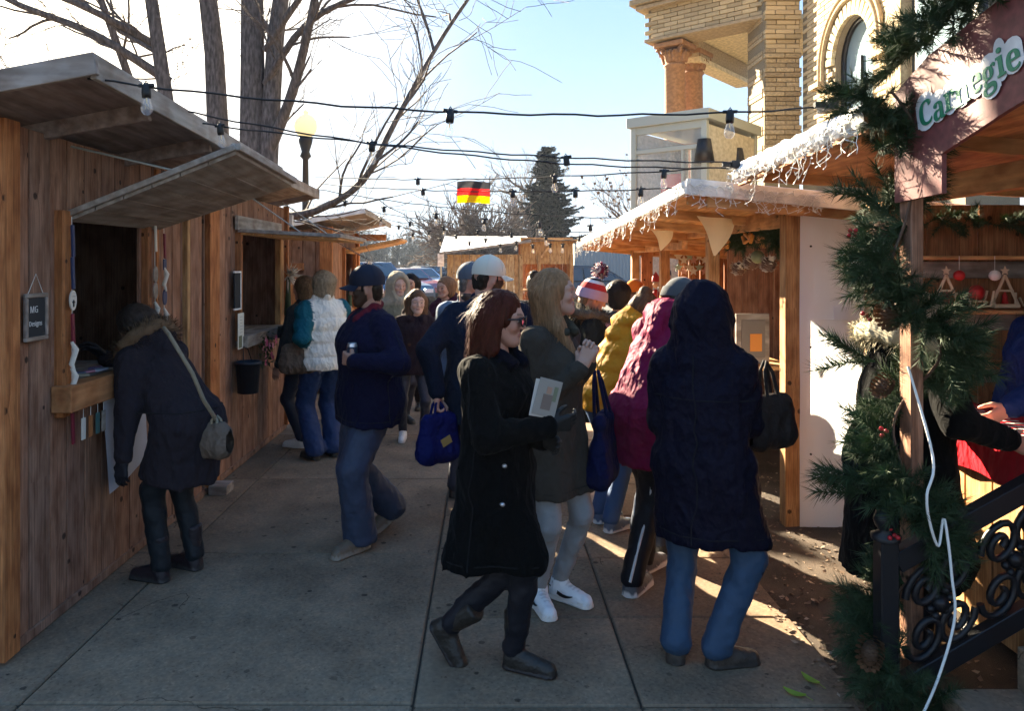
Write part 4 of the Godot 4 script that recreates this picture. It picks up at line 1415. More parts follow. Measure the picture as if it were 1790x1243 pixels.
	for j in 260:
		var x := rng.randf_range(-48, 14)
		var z := rng.randf_range(-140, -95)
		var h := rng.randf_range(4, 8.0) * (1.25 if x < -20 else 0.85)
		var p := Vector3(x, 0, z)
		w.tube([p, p + Vector3(0, h * 0.6, 0)], [0.16, 0.08], 4, false)
		if rng.randf() < 0.3:
			for s in 60:
				var f := rng.randf()
				var a := rng.randf() * TAU
				var c := p + Vector3(0, h * (0.12 + 0.9 * f), 0)
				w.blade(c, c + Vector3(cos(a), -0.35, sin(a)) * (1.5 * (1.05 - f)), 0.3, Vector3.UP)
		else:
			for s in 7:
				var a := rng.randf() * TAU
				limb(w, p + Vector3(0, h * rng.randf_range(0.25, 0.6), 0), Vector3(cos(a), rng.randf_range(0.5, 1.8), sin(a)).normalized(), h * 0.3, 0.06, 2, 0.1, 3, 0.7, 0.03)
	tag(put("far_woods", w, mat(Color(0.085, 0.09, 0.085), 0.95), self), "hazy line of mixed woods beyond the parked cars", "woods", "", "stuff")
	# street lamp with a globe
	t = thing("street_lamp", "dark lamp post with round globe behind the stalls", "lamp", Vector3(-3.13, 0, -13.0))
	m2 = MB.new()
	m2.lathe([Vector2(0.16, 0), Vector2(0.16, 0.2), Vector2(0.1, 0.35), Vector2(0.07, 0.6), Vector2(0.06, 2.9), Vector2(0.05, 3.55), Vector2(0.1, 3.6), Vector2(0.07, 3.68), Vector2(0.12, 3.85), Vector2(0.13, 3.92), Vector2(0.0, 3.93)], Transform3D.IDENTITY, 12)
	put("post", m2, M.black_metal, t)
	m2 = MB.new()
	m2.ball(Vector3(0, 4.13, 0), Vector3(0.2, 0.21, 0.2), 18, 12)
	m2.lathe([Vector2(0.04, 4.33), Vector2(0.05, 4.37), Vector2(0.0, 4.42)], Transform3D.IDENTITY, 10)
	put("globe", m2, mat(Color(0.80, 0.78, 0.68), 0.35, {"back": Color(0.75, 0.73, 0.62)}), t)
	# a signpost by the car park
	t = thing("sign_post", "thin metal sign post with small plate by the car park", "sign", Vector3(-1.45, 0, -24.0))
	bx("pole", Vector3(0, 1.05, 0), Vector3(0.05, 2.1, 0.05), M.alu, t)
	bx("plate", Vector3(0, 1.85, 0.04), Vector3(0.2, 0.42, 0.012), M.white, t)
	cars()


func cars() -> void:
	var spots := [
		[Vector3(-4.05, 0, -27.0), -62.0, Color(0.02, 0.035, 0.09), "dark blue van parked nearest the cedar stalls", 1.18],
		[Vector3(-3.75, 0, -30.0), -62.0, Color(0.03, 0.04, 0.05), "black car parked just behind the blue van", 1.0],
		[Vector3(-3.5, 0, -33.2), -62.0, Color(0.22, 0.015, 0.02), "red car parked in the row", 1.0],
		[Vector3(-3.25, 0, -36.6), -62.0, Color(0.55, 0.56, 0.58), "silver car parked behind the red one", 1.0],
		[Vector3(-3.0, 0, -40.5), -62.0, Color(0.05, 0.055, 0.06), "dark grey car parked behind the silver one", 1.05],
		[Vector3(-2.8, 0, -45.0), -62.0, Color(0.7, 0.71, 0.72), "white car at the far end of the row", 1.0],
		[Vector3(3.75, 0, -26.5), 10.0, Color(0.02, 0.02, 0.022), "black pickup parked by the metal shed", 1.1],
	]
	M.tyre = mat(Color(0.02, 0.02, 0.02), 0.85)
	M.rim = mat(Color(0.55, 0.55, 0.56), 0.3, {"metal": 0.8})
	M.car_glass = mat(Color(0.03, 0.035, 0.04), 0.05, {"spec": 0.8})
	M.headlamp = mat(Color(0.8, 0.82, 0.85), 0.1, {"coat": 0.6})
	M.tail = mat(Color(0.35, 0.02, 0.02), 0.2)
	# body profile: length along x (front at +x), half width by height
	var prof := [Vector2(-2.2, 0.32), Vector2(-2.25, 0.6), Vector2(-2.2, 0.92), Vector2(-1.95, 1.0), Vector2(-1.5, 1.42), Vector2(-0.9, 1.52), Vector2(0.1, 1.5), Vector2(0.95, 1.03), Vector2(1.9, 0.9), Vector2(2.2, 0.72), Vector2(2.25, 0.45), Vector2(2.15, 0.3)]
	var bodym := MB.new()
	var half := func(y: float) -> float: return 0.88 if y < 0.95 else lerpf(0.86, 0.62, clampf((y - 0.95) / 0.55, 0, 1))
	for i in prof.size():
		var p: Vector2 = prof[i]
		var q: Vector2 = prof[(i + 1) % prof.size()]
		var hp: float = half.call(p.y)
		var hq: float = half.call(q.y)
		bodym.quad(Vector3(p.x, p.y, hp), Vector3(q.x, q.y, hq), Vector3(q.x, q.y, -hq), Vector3(p.x, p.y, -hp))
		for s in [-1.0, 1.0]:
			var c := Vector3(0, 0.75, 0.9 * s)
			if s > 0: bodym.tri(c, Vector3(q.x, q.y, hq), Vector3(p.x, p.y, hp))
			else: bodym.tri(c, Vector3(p.x, p.y, -hp), Vector3(q.x, q.y, -hq))
	var body := bodym.mesh()
	var win := []
	for s in [-1.0, 1.0]:
		for q in [[Vector2(-1.62, 1.04), Vector2(-0.62, 1.04), Vector2(-0.62, 1.43), Vector2(-1.35, 1.38)], [Vector2(-0.54, 1.04), Vector2(0.72, 1.04), Vector2(0.12, 1.42), Vector2(-0.54, 1.43)]]:
			var m := MB.new()
			var v := []
			for p in q:
				v.append(Vector3(p.x, p.y, s * (half.call(p.y) + 0.035)))
			m.quad(v[0], v[1], v[2], v[3])
			win.append(m.mesh())
	for q in [[Vector2(0.18, 1.46), Vector2(0.9, 1.08)], [Vector2(-1.92, 1.05), Vector2(-1.53, 1.41)]]:
		var m := MB.new()
		var o := Vector2(q[1].y - q[0].y, q[0].x - q[1].x).normalized() * -0.02
		if o.y < 0: o = -o
		m.quad(Vector3(q[0].x + o.x, q[0].y + o.y, 0.56), Vector3(q[1].x + o.x, q[1].y + o.y, 0.68), Vector3(q[1].x + o.x, q[1].y + o.y, -0.68), Vector3(q[0].x + o.x, q[0].y + o.y, -0.56))
		win.append(m.mesh())
	var ty := MB.new()
	var side := Basis.from_euler(Vector3(PI / 2, 0, 0))
	ty.lathe([Vector2(0.2, -0.11), Vector2(0.3, -0.11), Vector2(0.33, -0.07), Vector2(0.33, 0.07), Vector2(0.3, 0.11), Vector2(0.2, 0.11)], Transform3D(side, Vector3.ZERO), 18)
	var rm := MB.new()
	rm.lathe([Vector2(0, -0.115), Vector2(0.2, -0.1), Vector2(0.2, 0.1), Vector2(0, 0.115)], Transform3D(side, Vector3.ZERO), 14)
	var tyre := ty.mesh()
	var rim := rm.mesh()
	for s in spots:
		var t := thing("parked_car", s[3], "car", s[0], deg_to_rad(s[1]), "cars in the car park")
		t.scale = Vector3(1, s[4], 1)
		part("body", body, mat(s[2], 0.25, {"coat": 1.0, "spec": 0.5}), t)
		for w in win:
			part("window", w, M.car_glass, t)
		for x in [-1.4, 1.4]:
			for z in [-0.83, 0.83]:
				var wh := part("wheel", tyre, M.tyre, t, Transform3D(Basis.IDENTITY, Vector3(x, 0.33, z)))
				part("rim", rim, M.rim, wh)
		for z in [-0.62, 0.62]:
			bx("headlight", Vector3(2.2, 0.7, z), Vector3(0.1, 0.14, 0.34), M.headlamp, t)
			bx("tail_light", Vector3(-2.21, 0.82, z), Vector3(0.08, 0.2, 0.28), M.tail, t)
		bx("bumper", Vector3(2.2, 0.42, 0), Vector3(0.16, 0.18, 1.6), M.black_plastic, t)


# ---------------------------------------------------------------- string lights, garlands, sign, railing
func sagging(a: Vector3, b: Vector3, sag: float, f: float) -> Vector3:
	return a.lerp(b, f) - Vector3(0, sag * 4.0 * f * (1.0 - f), 0)


func string_light(label: String, a: Vector3, b: Vector3, sag: float, bulbs: Array, drop := 0.0) -> void:
	var t := thing("string_light", label, "string light", Vector3.ZERO, 0.0, "strings of clear bulbs over the lane")
	if not T.has("holder"):
		var h := MB.new()
		h.lathe([Vector2(0.0, 0.012), Vector2(0.012, 0.012), Vector2(0.017, 0.002), Vector2(0.019, -0.03), Vector2(0.017, -0.048), Vector2(0.0, -0.048)], Transform3D.IDENTITY, 12)
		h.box(Vector3(0, 0.004, 0), Vector3(0.066, 0.014, 0.013), Basis.IDENTITY, 0.003)
		h.tube([Vector3(-0.008, 0.01, 0), Vector3(0, 0.024, 0), Vector3(0.008, 0.01, 0)], [0.003], 5)
		T.holder = h.mesh()
		var g := MB.new()
		g.lathe([Vector2(0.012, -0.046), Vector2(0.0135, -0.055), Vector2(0.021, -0.078), Vector2(0.0235, -0.094), Vector2(0.02, -0.108), Vector2(0.011, -0.117), Vector2(0.0, -0.119)], Transform3D.IDENTITY, 14)
		T.glass_bulb = g.mesh()
		var w := MB.new()
		w.tube([Vector3(0, -0.046, 0), Vector3(0, -0.07, 0)], [0.004, 0.0025], 6)
		w.tube([Vector3(0.0, -0.066, 0), Vector3(0.006, -0.075, 0), Vector3(0.006, -0.095, 0), Vector3(-0.006, -0.075, 0), Vector3(-0.006, -0.095, 0)], [0.0011], 4)
		T.fil = w.mesh()
	var m := MB.new()
	var pts := []
	for k in 33:
		var f := k / 32.0
		pts.append(sagging(a, b, sag, f) + Vector3(0, 0.004 * sin(k * 1.7), 0.004 * sin(k * 2.3)))
	m.tube(pts, [0.0048], 5)
	put("cable", m, M.cable, t)
	for f in bulbs:
		var p := sagging(a, b, sag, f)
		if drop > 0.0:
			var d := MB.new()
			d.tube([p, p - Vector3(0, drop, 0)], [0.003], 4)
			put("drop_wire", d, M.cable, t)
			p.y -= drop
		var tilt := Basis.from_euler(Vector3(rng.randf_range(-0.15, 0.15), rng.randf_range(-0.5, 0.5), rng.randf_range(-0.12, 0.12)))
		var h := part("lamp_holder", T.holder, M.black_plastic, t, Transform3D(tilt, p))
		part("bulb", T.glass_bulb, M.bulb, h)
		part("filament", T.fil, M.filament, h)


func icicles(label: String, a: Vector3, b: Vector3, count: int, most: float, out: Vector3) -> void:
	var t := thing("icicle_lights", label, "string light", Vector3.ZERO, 0.0, "white icicle lights on the eaves")
	var m := MB.new()
	var pts := []
	for k in 41:
		pts.append(a.lerp(b, k / 40.0) + out * 0.012 + Vector3(0, 0.014 * sin(k * 2.1) - 0.01, 0))
	m.tube(pts, [0.0028], 5)
	put("cable", m, M.cord_white, t)
	for k in count:
		var d := MB.new()
		var p: Vector3 = a.lerp(b, (k + rng.randf()) / count) + out * 0.016
		var along := (b - a).normalized()
		var l := most * rng.randf_range(0.3, 1.0)
		var n := 3 + int(l / 0.035)
		var q := [p]
		for j in n:
			var s: Vector3 = q[-1] + Vector3(0, -l / n, 0) + along * rng.randf_range(-0.022, 0.022) + out * rng.randf_range(-0.004, 0.010)
			q.append(s)
			var e := s + along * rng.randf_range(-0.045, 0.045) + Vector3(0, rng.randf_range(-0.03, 0.025), 0) + out * rng.randf_range(0.0, 0.02)
			d.tube([s, e], [0.0014], 4)
			d.tube([e, e + (e - s).normalized() * 0.017], [0.0034, 0.0016], 5)
		d.tube(q, [0.0017], 4)
		if k % 3 == 0:                                       # a loop of slack wire
			var e := p + along * rng.randf_range(0.06, 0.14)
			d.tube([p, p.lerp(e, 0.3) + Vector3(0, -l * 0.4, 0) + out * 0.012, p.lerp(e, 0.7) + Vector3(0, -l * 0.45, 0) + out * 0.012, e], [0.0019], 4)
		put("drop", d, M.cord_white, t)


func twig_meshes() -> Array:
	if T.has("twigs"):
		return T.twigs
	var r := []
	for k in 7:
		var m := MB.new()
		var l := rng.randf_range(0.12, 0.18)
		var bend := Vector3(rng.randf_range(-0.03, 0.03), 0, rng.randf_range(-0.03, 0.03))
		var at := func(f: float) -> Vector3: return Vector3(0, l * f, 0) + bend * f * f
		m.col = Color(1.6, 1.1, 0.7)
		m.tube([at.call(0.0), at.call(0.5), at.call(1.0)], [0.0028, 0.002, 0.0012], 4, false)
		for j in 150:
			var f := rng.randf_range(0.08, 1.0)
			var p: Vector3 = at.call(f)
			var a := rng.randf() * TAU
			var d := Vector3(cos(a), rng.randf_range(0.4, 1.2) + (1.0 if f > 0.93 else 0.0), sin(a)).normalized()
			var g := rng.randf_range(0.6, 1.5)
			m.col = Color(g * rng.randf_range(0.9, 1.2), g, g * 0.9)
			m.blade(p, p + d * rng.randf_range(0.038, 0.066), 0.0016, Vector3(rng.randf(), rng.randf(), rng.randf()))
		r.append(m.mesh())
	T.twigs = r
	return r


func twig(parent: Node, p: Vector3, dir: Vector3, sc := 1.0) -> void:
	var y := dir.normalized()
	var x := y.cross(Vector3(rng.randf_range(-1, 1), rng.randf_range(-1, 1), rng.randf_range(-1, 1))).normalized()
	var r := twig_meshes()
	part("twig", r[rng.randi() % r.size()], M.needle[0], parent, Transform3D(Basis(x, y, x.cross(y)) * Basis.from_scale(Vector3(sc, sc, sc)), p))


func pine_cone(parent: Node, at: Vector3, axis: Vector3, size: float) -> void:
	if not T.has("pine_cone"):
		var m := MB.new()
		m.col = Color(0.6, 0.6, 0.6)
		m.ball(Vector3(0, 0.5, 0), Vector3(0.26, 0.45, 0.26), 8, 6)
		for k in 90:
			var f := k / 90.0
			var a := k * 2.39996
			var rr := 0.28 * sqrt(maxf(0.0, 1.0 - pow((f - 0.4) / 0.62, 2.0))) + 0.03
			var p := Vector3(cos(a) * rr, f, sin(a) * rr)
			var o := Vector3(cos(a), 0.35, sin(a)).normalized()
			var s := Vector3(-sin(a), 0, cos(a)) * 0.085
			var g := rng.randf_range(0.7, 1.4)
			m.col = Color(g, g, g)
			m.quad(p - s * 0.6, p + o * 0.1 - s, p + o * 0.15 + Vector3(0, 0.02, 0), p + o * 0.1 + s)
			m.tri(p - s * 0.6, p + o * 0.1 + s, p + s * 0.6)
			m.col = Color(g * 1.7, g * 1.6, g * 1.5)
			m.tri(p + o * 0.1 - s, p + o * 0.1 + s, p + o * 0.155)
		T.pine_cone = m.mesh()
	var y := axis.normalized()
	var x := y.cross(Vector3(0.3, 0.1, 0.9)).normalized()
	part("pine_cone", T.pine_cone, M.cone, parent, Transform3D(Basis(x, y, x.cross(y)) * Basis.from_scale(Vector3(size, size, size)), at))


func berries(parent: Node, at: Vector3, n := 4) -> void:
	if not T.has("berry"):
		var m := MB.new()
		m.ball(Vector3.ZERO, Vector3(0.009, 0.009, 0.009), 8, 6)
		T.berry = m.mesh()
	for k in n:
		part("berry", T.berry, M.red, parent, Transform3D(Basis.IDENTITY, at + Vector3(rng.randf_range(-0.02, 0.02), rng.randf_range(-0.02, 0.02), rng.randf_range(-0.02, 0.02))))


func lights_and_garlands() -> void:
	string_light("nearest string of clear bulbs across the lane at the top", Vector3(-1.62, 2.50, -3.05), Vector3(1.60, 2.47, -3.45), 0.085, [0.07, 0.455, 0.845])
	string_light("second string of clear bulbs, from the raised grey hatch eave", Vector3(-1.62, 2.52, -4.1), Vector3(1.52, 2.36, -4.55), 0.05, [0.05, 0.31, 0.665])
	string_light("plain black cable sagging just below the second bulb string", Vector3(-1.62, 2.55, -3.9), Vector3(1.50, 2.33, -4.58), 0.085, [])
	string_light("third string of clear bulbs, ending near the lift kiosk", Vector3(-1.80, 2.66, -7.9), Vector3(1.5, 2.34, -4.6), 0.05, [0.36, 0.70, 0.9])
	string_light("fourth string of clear bulbs under the flag", Vector3(-1.80, 2.60, -8.0), Vector3(1.27, 2.24, -4.9), 0.05, [0.40, 0.655, 0.80, 0.93])
	string_light("fifth string with dangling bulbs from the middle stall", Vector3(-1.80, 2.54, -8.05), Vector3(1.28, 2.16, -6.9), 0.06, [0.1, 0.24, 0.42, 0.58, 0.75, 0.9], 0.08)
	string_light("sixth string with dangling bulbs past the gap between stalls", Vector3(-1.60, 2.44, -9.8), Vector3(1.28, 2.10, -8.6), 0.06, [0.08, 0.22, 0.37, 0.52, 0.66, 0.8, 0.93], 0.06)
	string_light("seventh string with dangling bulbs at the third cedar stall", Vector3(-1.58, 2.42, -11.2), Vector3(1.28, 2.05, -10.2), 0.07, [0.1, 0.26, 0.4, 0.55, 0.7, 0.86], 0.06)
	string_light("farthest string of bulbs in front of the far stall", Vector3(-1.58, 2.38, -12.3), Vector3(1.3, 2.08, -10.3), 0.12, [0.14, 0.3, 0.46, 0.62, 0.78, 0.92], 0.06)
	icicles("tangled white icicle lights along the white eave facing the lane", Vector3(1.25, 2.25, -4.72), Vector3(1.25, 2.04, -10.2), 66, 0.25, Vector3(-1, 0, 0))
	icicles("white icicle lights along the white gable edge", Vector3(1.25, 2.25, -4.69), Vector3(2.1, 2.17, -4.69), 22, 0.16, Vector3(0, 0, 1))
	icicles("white icicle lights hanging from the plastic wrapped eave", Vector3(1.50, 2.35, -3.0), Vector3(1.50, 2.30, -4.6), 24, 0.22, Vector3(-1, 0, 0))
	# plug boxes where the strings meet the eave
	for q in [[Vector3(1.57, 2.47, -3.45), "black plug block on the plastic wrapped eave by the near bulb string"], [Vector3(1.5, 2.345, -4.56), "black plug block at the far corner of the plastic wrapped eave"]]:
		var o := thing("plug_block", q[1], "plug", q[0])
		bx("housing", Vector3.ZERO, Vector3(0.05, 0.045, 0.12), M.black_plastic, o)
		bx("cap", Vector3(-0.05, 0.0, 0.03), Vector3(0.05, 0.03, 0.035), M.black_plastic, o)
	# flag hung on the fourth string
	var fl := thing("german_flag", "black, red and gold flag hanging from a bulb string", "flag", Vector3(-0.25, 2.45, -6.45))
	var cols := [Color(0.02, 0.02, 0.022), Color(0.62, 0.012, 0.012), Color(0.75, 0.42, 0.0)]
	for k in 3:
		var m := MB.new()
		var p := func(i: int, j: float) -> Vector3:
			var x := 0.28 * i / 12.0
			return Vector3(x, 0.0 - 0.062 * j + 0.008 * sin(x * 14.0), 0.012 * sin(x * 22.0 + j * 0.7))
		for i in 12:
			for j in 2:
				m.quad(p.call(i, k + j * 0.5 + 0.5), p.call(i + 1, k + j * 0.5 + 0.5), p.call(i + 1, k + j * 0.5), p.call(i, k + j * 0.5))
		put("stripe", m, mat(cols[k], 0.8, {"back": cols[k].linear_to_srgb()}), fl)
	bx("hem_rod", Vector3(0.28, -0.08, 0), Vector3(0.006, 0.26, 0.006), M.black_metal, fl)
	# the sign: a board cut to an arch, hanging on the street side of the nearest stall
	var s := thing("shop_sign", "dark red board sign lettered in green with white edging", "sign", Vector3(1.66, 0, 0))
	var bo := MB.new()
	var prof := [Vector2(-3.05, 1.995), Vector2(-2.735, 2.005), Vector2(-2.735, 2.15), Vector2(-2.4, 2.235), Vector2(-2.0, 2.32), Vector2(-2.0, 2.69), Vector2(-2.45, 2.60), Vector2(-2.82, 2.53), Vector2(-3.05, 2.44)]
	var cc := Vector2(-2.72, 2.3)
	for k in prof.size():
		var a: Vector2 = prof[k]
		var b: Vector2 = prof[(k + 1) % prof.size()]
		bo.quad(Vector3(0, a.y, a.x), Vector3(0.018, a.y, a.x), Vector3(0.018, b.y, b.x), Vector3(0, b.y, b.x))
	var idx := Geometry2D.triangulate_polygon(PackedVector2Array(prof))
	for k in idx.size() / 3:
		var a: Vector2 = prof[idx[k * 3]]
		var b: Vector2 = prof[idx[k * 3 + 1]]
		var c: Vector2 = prof[idx[k * 3 + 2]]
		if (b - a).cross(c - a) < 0:
			var z := b; b = c; c = z
		bo.tri(Vector3(0, a.y, a.x), Vector3(0, b.y, b.x), Vector3(0, c.y, c.x))
		bo.tri(Vector3(0.018, c.y, c.x), Vector3(0.018, b.y, b.x), Vector3(0.018, a.y, a.x))
	put("board", bo, mat(Color(0.20, 0.055, 0.05), 0.55, {"tex": T.grain2, "scale": Vector3(2, 2, 2)}), s)
	var ang := deg_to_rad(11.5)
	var bs := Basis(Vector3(0, sin(ang), cos(ang)), Vector3(0, cos(ang), -sin(ang)), Vector3(-1, 0, 0))
	var font := SystemFont.new()
	font.font_names = PackedStringArray(["Droid Serif", "Droid Sans"])
	font.font_weight = 700
	var word := "Carnegie"
	var widths := [0.088, 0.073, 0.060, 0.080, 0.070, 0.072, 0.042, 0.070]
	var x := 0.0
	var back := MB.new()
	var org := Vector3(-0.002, 2.222, -2.85)
	for k in word.length():
		var tm := TextMesh.new()
		tm.text = word[k]
		tm.font = font
		tm.font_size = 64
		tm.pixel_size = 0.0021 if k == 0 else 0.002
		tm.depth = 0.0016
		tm.horizontal_alignment = HORIZONTAL_ALIGNMENT_LEFT
		tm.vertical_alignment = VERTICAL_ALIGNMENT_BOTTOM
		var o := part("letter", tm, M.sign_green, s, Transform3D(bs, org + bs * Vector3(x, -0.005 if k % 2 else 0.004, 0.0075)))
		o.set_meta("label", "green letter " + word[k])
		var low := -0.012 if word[k] == "g" else 0.022
		var high: float = 0.145 if word[k] in ["C", "i"] else 0.118
		for j in 14:
			var a := TAU * j / 14
			for q in [low + 0.028, high - 0.028]:
				var c := org + bs * Vector3(x + widths[k] * 0.5, q + 0.01, 0.004 + 0.0006 * (k % 2))
				back.tri(c, c + bs * Vector3(cos(a) * widths[k] * 0.66, sin(a) * 0.04, 0), c + bs * Vector3(cos(a + TAU / 14) * widths[k] * 0.66, sin(a + TAU / 14) * 0.04, 0))
		var c0 := org + bs * Vector3(x - widths[k] * 0.16, low + 0.02, 0.0045 + 0.0006 * (k % 2))
		back.quad(c0, c0 + bs * Vector3(widths[k] * 1.32, 0, 0), c0 + bs * Vector3(widths[k] * 1.32, high - low - 0.03, 0), c0 + bs * Vector3(0, high - low - 0.03, 0))
		x += widths[k]
	put("letter_edging", back, M.white, s)
	# garland wound round the arch post and along the top of the sign
	var g := thing("pine_garland", "artificial pine garland with cones wound round the arch post", "garland")
	var y := 0.03
	while y < 2.45:
		var a := y * 8.5 + 1.0
		var wide := 0.07 + 0.05 * sin(y * 5.1 + 0.6)
		if y > 1.98: wide += 0.02
		var c := Vector3(1.66 + cos(a) * wide, y, -3.0 + sin(a) * wide * 0.7 + 0.05)
		if y > 1.95: c.z -= 0.15
		for k in 10:
			var o := Vector3(cos(a) + rng.randf_range(-0.9, 0.9), rng.randf_range(-0.7, 0.8), sin(a) + rng.randf_range(-0.9, 0.9))
			twig(g, c, o, rng.randf_range(0.85, 1.25))
		y += 0.048
	for k in 22:
		var f := k / 21.0
		var c := Vector3(1.655, 2.53 + 0.2 * f, -3.08 + 1.0 * f)
		for j in 5:
			twig(g, c, Vector3(rng.randf_range(-1, 0.3), rng.randf_range(-0.35, 1.0), rng.randf_range(-0.9, 0.9)), rng.randf_range(0.8, 1.1))
	for q in [[Vector3(1.55, 1.68, -3.0), Vector3(-0.2, 0.1, -1)], [Vector3(1.62, 1.62, -2.9), Vector3(-0.5, 0.2, 0.6)], [Vector3(1.58, 1.35, -3.05), Vector3(-1, 0.1, -0.3)], [Vector3(1.52, 0.83, -3.0), Vector3(-1, -0.15, -0.8)], [Vector3(1.53, 0.9, -2.98), Vector3(-1, 0.0, -0.3)], [Vector3(1.62, 2.0, -3.08), Vector3(-0.5, 0.6, -1)]]:
		for j in 3:
			twig(g, q[0], q[1] + Vector3(rng.randf_range(-0.3, 0.3), rng.randf_range(-0.3, 0.3), rng.randf_range(-0.3, 0.3)), 1.3)
	var gs := MB.new()
	var gp := []
	for k in 60:
		var yy := k * 0.041
		var a := yy * 8.5 + 1.0
		var wide := 0.07 + 0.05 * sin(yy * 5.1 + 0.6)
		gp.append(Vector3(1.66 + cos(a) * wide, yy, -3.0 + sin(a) * wide * 0.7 + 0.05))
	gs.tube(gp, [0.006], 5)
	put("stem", gs, M.twig, g)
	pine_cone(g, Vector3(1.56, 1.60, -2.9), Vector3(-0.3, -0.6, 0.5), 0.12)
	pine_cone(g, Vector3(1.585, 1.92, -3.04), Vector3(0.1, -1, 0.1), 0.11)
	pine_cone(g, Vector3(1.47, 0.315, -2.86), Vector3(-0.5, -0.6, 0.7), 0.115)
	pine_cone(g, Vector3(1.56, 1.3, -2.92), Vector3(-0.6, -0.5, 0.4), 0.09)
	for q in [Vector3(1.50, 1.54, -2.95), Vector3(1.52, 1.10, -2.9), Vector3(1.55, 0.72, -2.85), Vector3(1.46, 1.88, -3.0)]:
		berries(g, q)
	# white flex hanging down the post
	var cd := thing("white_flex", "white electric flex dangling down past the railing", "cable")
	var cm := MB.new()
	cm.tube(smooth([Vector3(1.63, 1.35, -2.9), Vector3(1.655, 1.03, -2.78), Vector3(1.615, 0.90, -2.75), Vector3(1.63, 0.80, -2.76), Vector3(1.675, 0.70, -2.78), Vector3(1.70, 0.80, -2.79), Vector3(1.705, 0.72, -2.77), Vector3(1.712, 0.60, -2.76), Vector3(1.717, 0.45, -2.75), Vector3(1.66, 0.26, -2.74), Vector3(1.575, 0.10, -2.72), Vector3(1.46, 0.02, -2.66), Vector3(1.3, 0.006, -2.55)]), [0.005], 7)
	put("flex", cm, M.cord_white, cd)
	# iron stair railing
	var r := thing("iron_railing", "black iron stair railing with scroll panel and ball newel", "railing")
	var rz := -2.90
	var nw := MB.new()
	nw.box(Vector3(1.545, 0.33, rz), Vector3(0.07, 0.70, 0.07), Basis.IDENTITY, 0.006)
	nw.lathe([Vector2(0.052, 0.68), Vector2(0.055, 0.70), Vector2(0.024, 0.715), Vector2(0.038, 0.732), Vector2(0.046, 0.757), Vector2(0.038, 0.786), Vector2(0.014, 0.801), Vector2(0, 0.802)], Transform3D(Basis.IDENTITY, Vector3(1.545, 0, rz)), 16)
	put("newel_post", nw, M.black_metal, r)
	bar(r, "handrail", Vector3(1.575, 0.595, rz), Vector3(3.2, 1.505, rz), 0.06, 0.075, M.black_metal)
	bar(r, "lower_rail", Vector3(1.575, 0.10, rz), Vector3(3.2, 1.06, rz), 0.05, 0.07, M.black_metal)
	var up := Vector3(1, 0.575, 0).normalized()
	for k in 5:
		var c := Vector3(1.755 + k * 0.29, 0.435 + k * 0.168, rz)
		for q in [[-1, -1], [1, -1], [-1, 1], [1, 1]]:
			var m := MB.new()
			var pts := []
			for j in 26:
				var an := j * 0.42
				var rr := 0.088 * (1.0 - j / 30.0)
				pts.append(c + up * (q[0] * (0.069 + rr * cos(an))) + Vector3(0, q[1] * (0.094 + rr * sin(an)), 0))
			m.tube(pts, [0.015, 0.0145, 0.014], 6)
			put("scroll", m, M.black_metal, r)
		var ro := MB.new()
		ro.ball(c, Vector3(0.036, 0.036, 0.026), 10, 6)
		for j in 6:
			ro.ball(c + up * (cos(TAU * j / 6) * 0.044) + Vector3(0, sin(TAU * j / 6) * 0.044, 0), Vector3(0.018, 0.018, 0.016), 8, 5)
		put("rosette", ro, M.black_metal, r)
	for k in 6:
		bx("stair_step", Vector3(2.95 + 0.14 * k, 0.08 + 0.16 * k, -2.2), Vector3(2.5 - 0.28 * k, 0.16, 1.2), M.slab[k % 4], self).set_meta("kind", "structure")
	# garland inside the white-sheeted stall
	g = thing("pine_garland", "dark pine garland with orange ribbon hung across the white-sheeted stall opening", "garland")
	var hp := []
	for k in 34:
		var f := k / 33.0
		var c := Vector3(2.12, 2.05 - 0.12 * sin(f * PI * 2.0) * sin(f * PI * 2.0), -5.1 - 1.55 * f)
		hp.append(c)
		for j in 7:
			twig(g, c, Vector3(rng.randf_range(-0.8, 0.8), rng.randf_range(-0.8, 0.5), rng.randf_range(-1, 1)), rng.randf_range(0.7, 1.0))
	var hm := MB.new()
	hm.tube(hp, [0.006], 5)
	put("stem", hm, M.twig, g)
	for q in [Vector3(2.04, 1.93, -5.8), Vector3(2.04, 1.9, -6.35)]:
		var rb := MB.new()
		for j in 2:
			var sg := -1.0 if j else 1.0
			rb.tube([q, q + Vector3(-0.02, 0.05, 0.06 * sg), q + Vector3(-0.02, 0.03, 0.11 * sg), q + Vector3(-0.02, -0.02, 0.07 * sg), q], [0.012, 0.016, 0.016, 0.016, 0.01], 5)
		put("ribbon", rb, mat(Color(0.5, 0.2, 0.03), 0.6), g)


# ---------------------------------------------------------------- people
func ik(a: Vector3, b: Vector3, l1: float, l2: float, hint: Vector3) -> Array:
	var d := b - a
	var l := clampf(d.length(), absf(l1 - l2) + 0.01, l1 + l2 - 0.002)
	d = d.normalized()
	var x := (l1 * l1 - l2 * l2 + l * l) / (2.0 * l)
	var h := sqrt(maxf(l1 * l1 - x * x, 0.0))
	var n := hint - d * hint.dot(d)
	n = n.normalized() if n.length() > 0.001 else d.cross(Vector3.RIGHT).normalized()
	return [a + d * x + n * h, a + d * l]


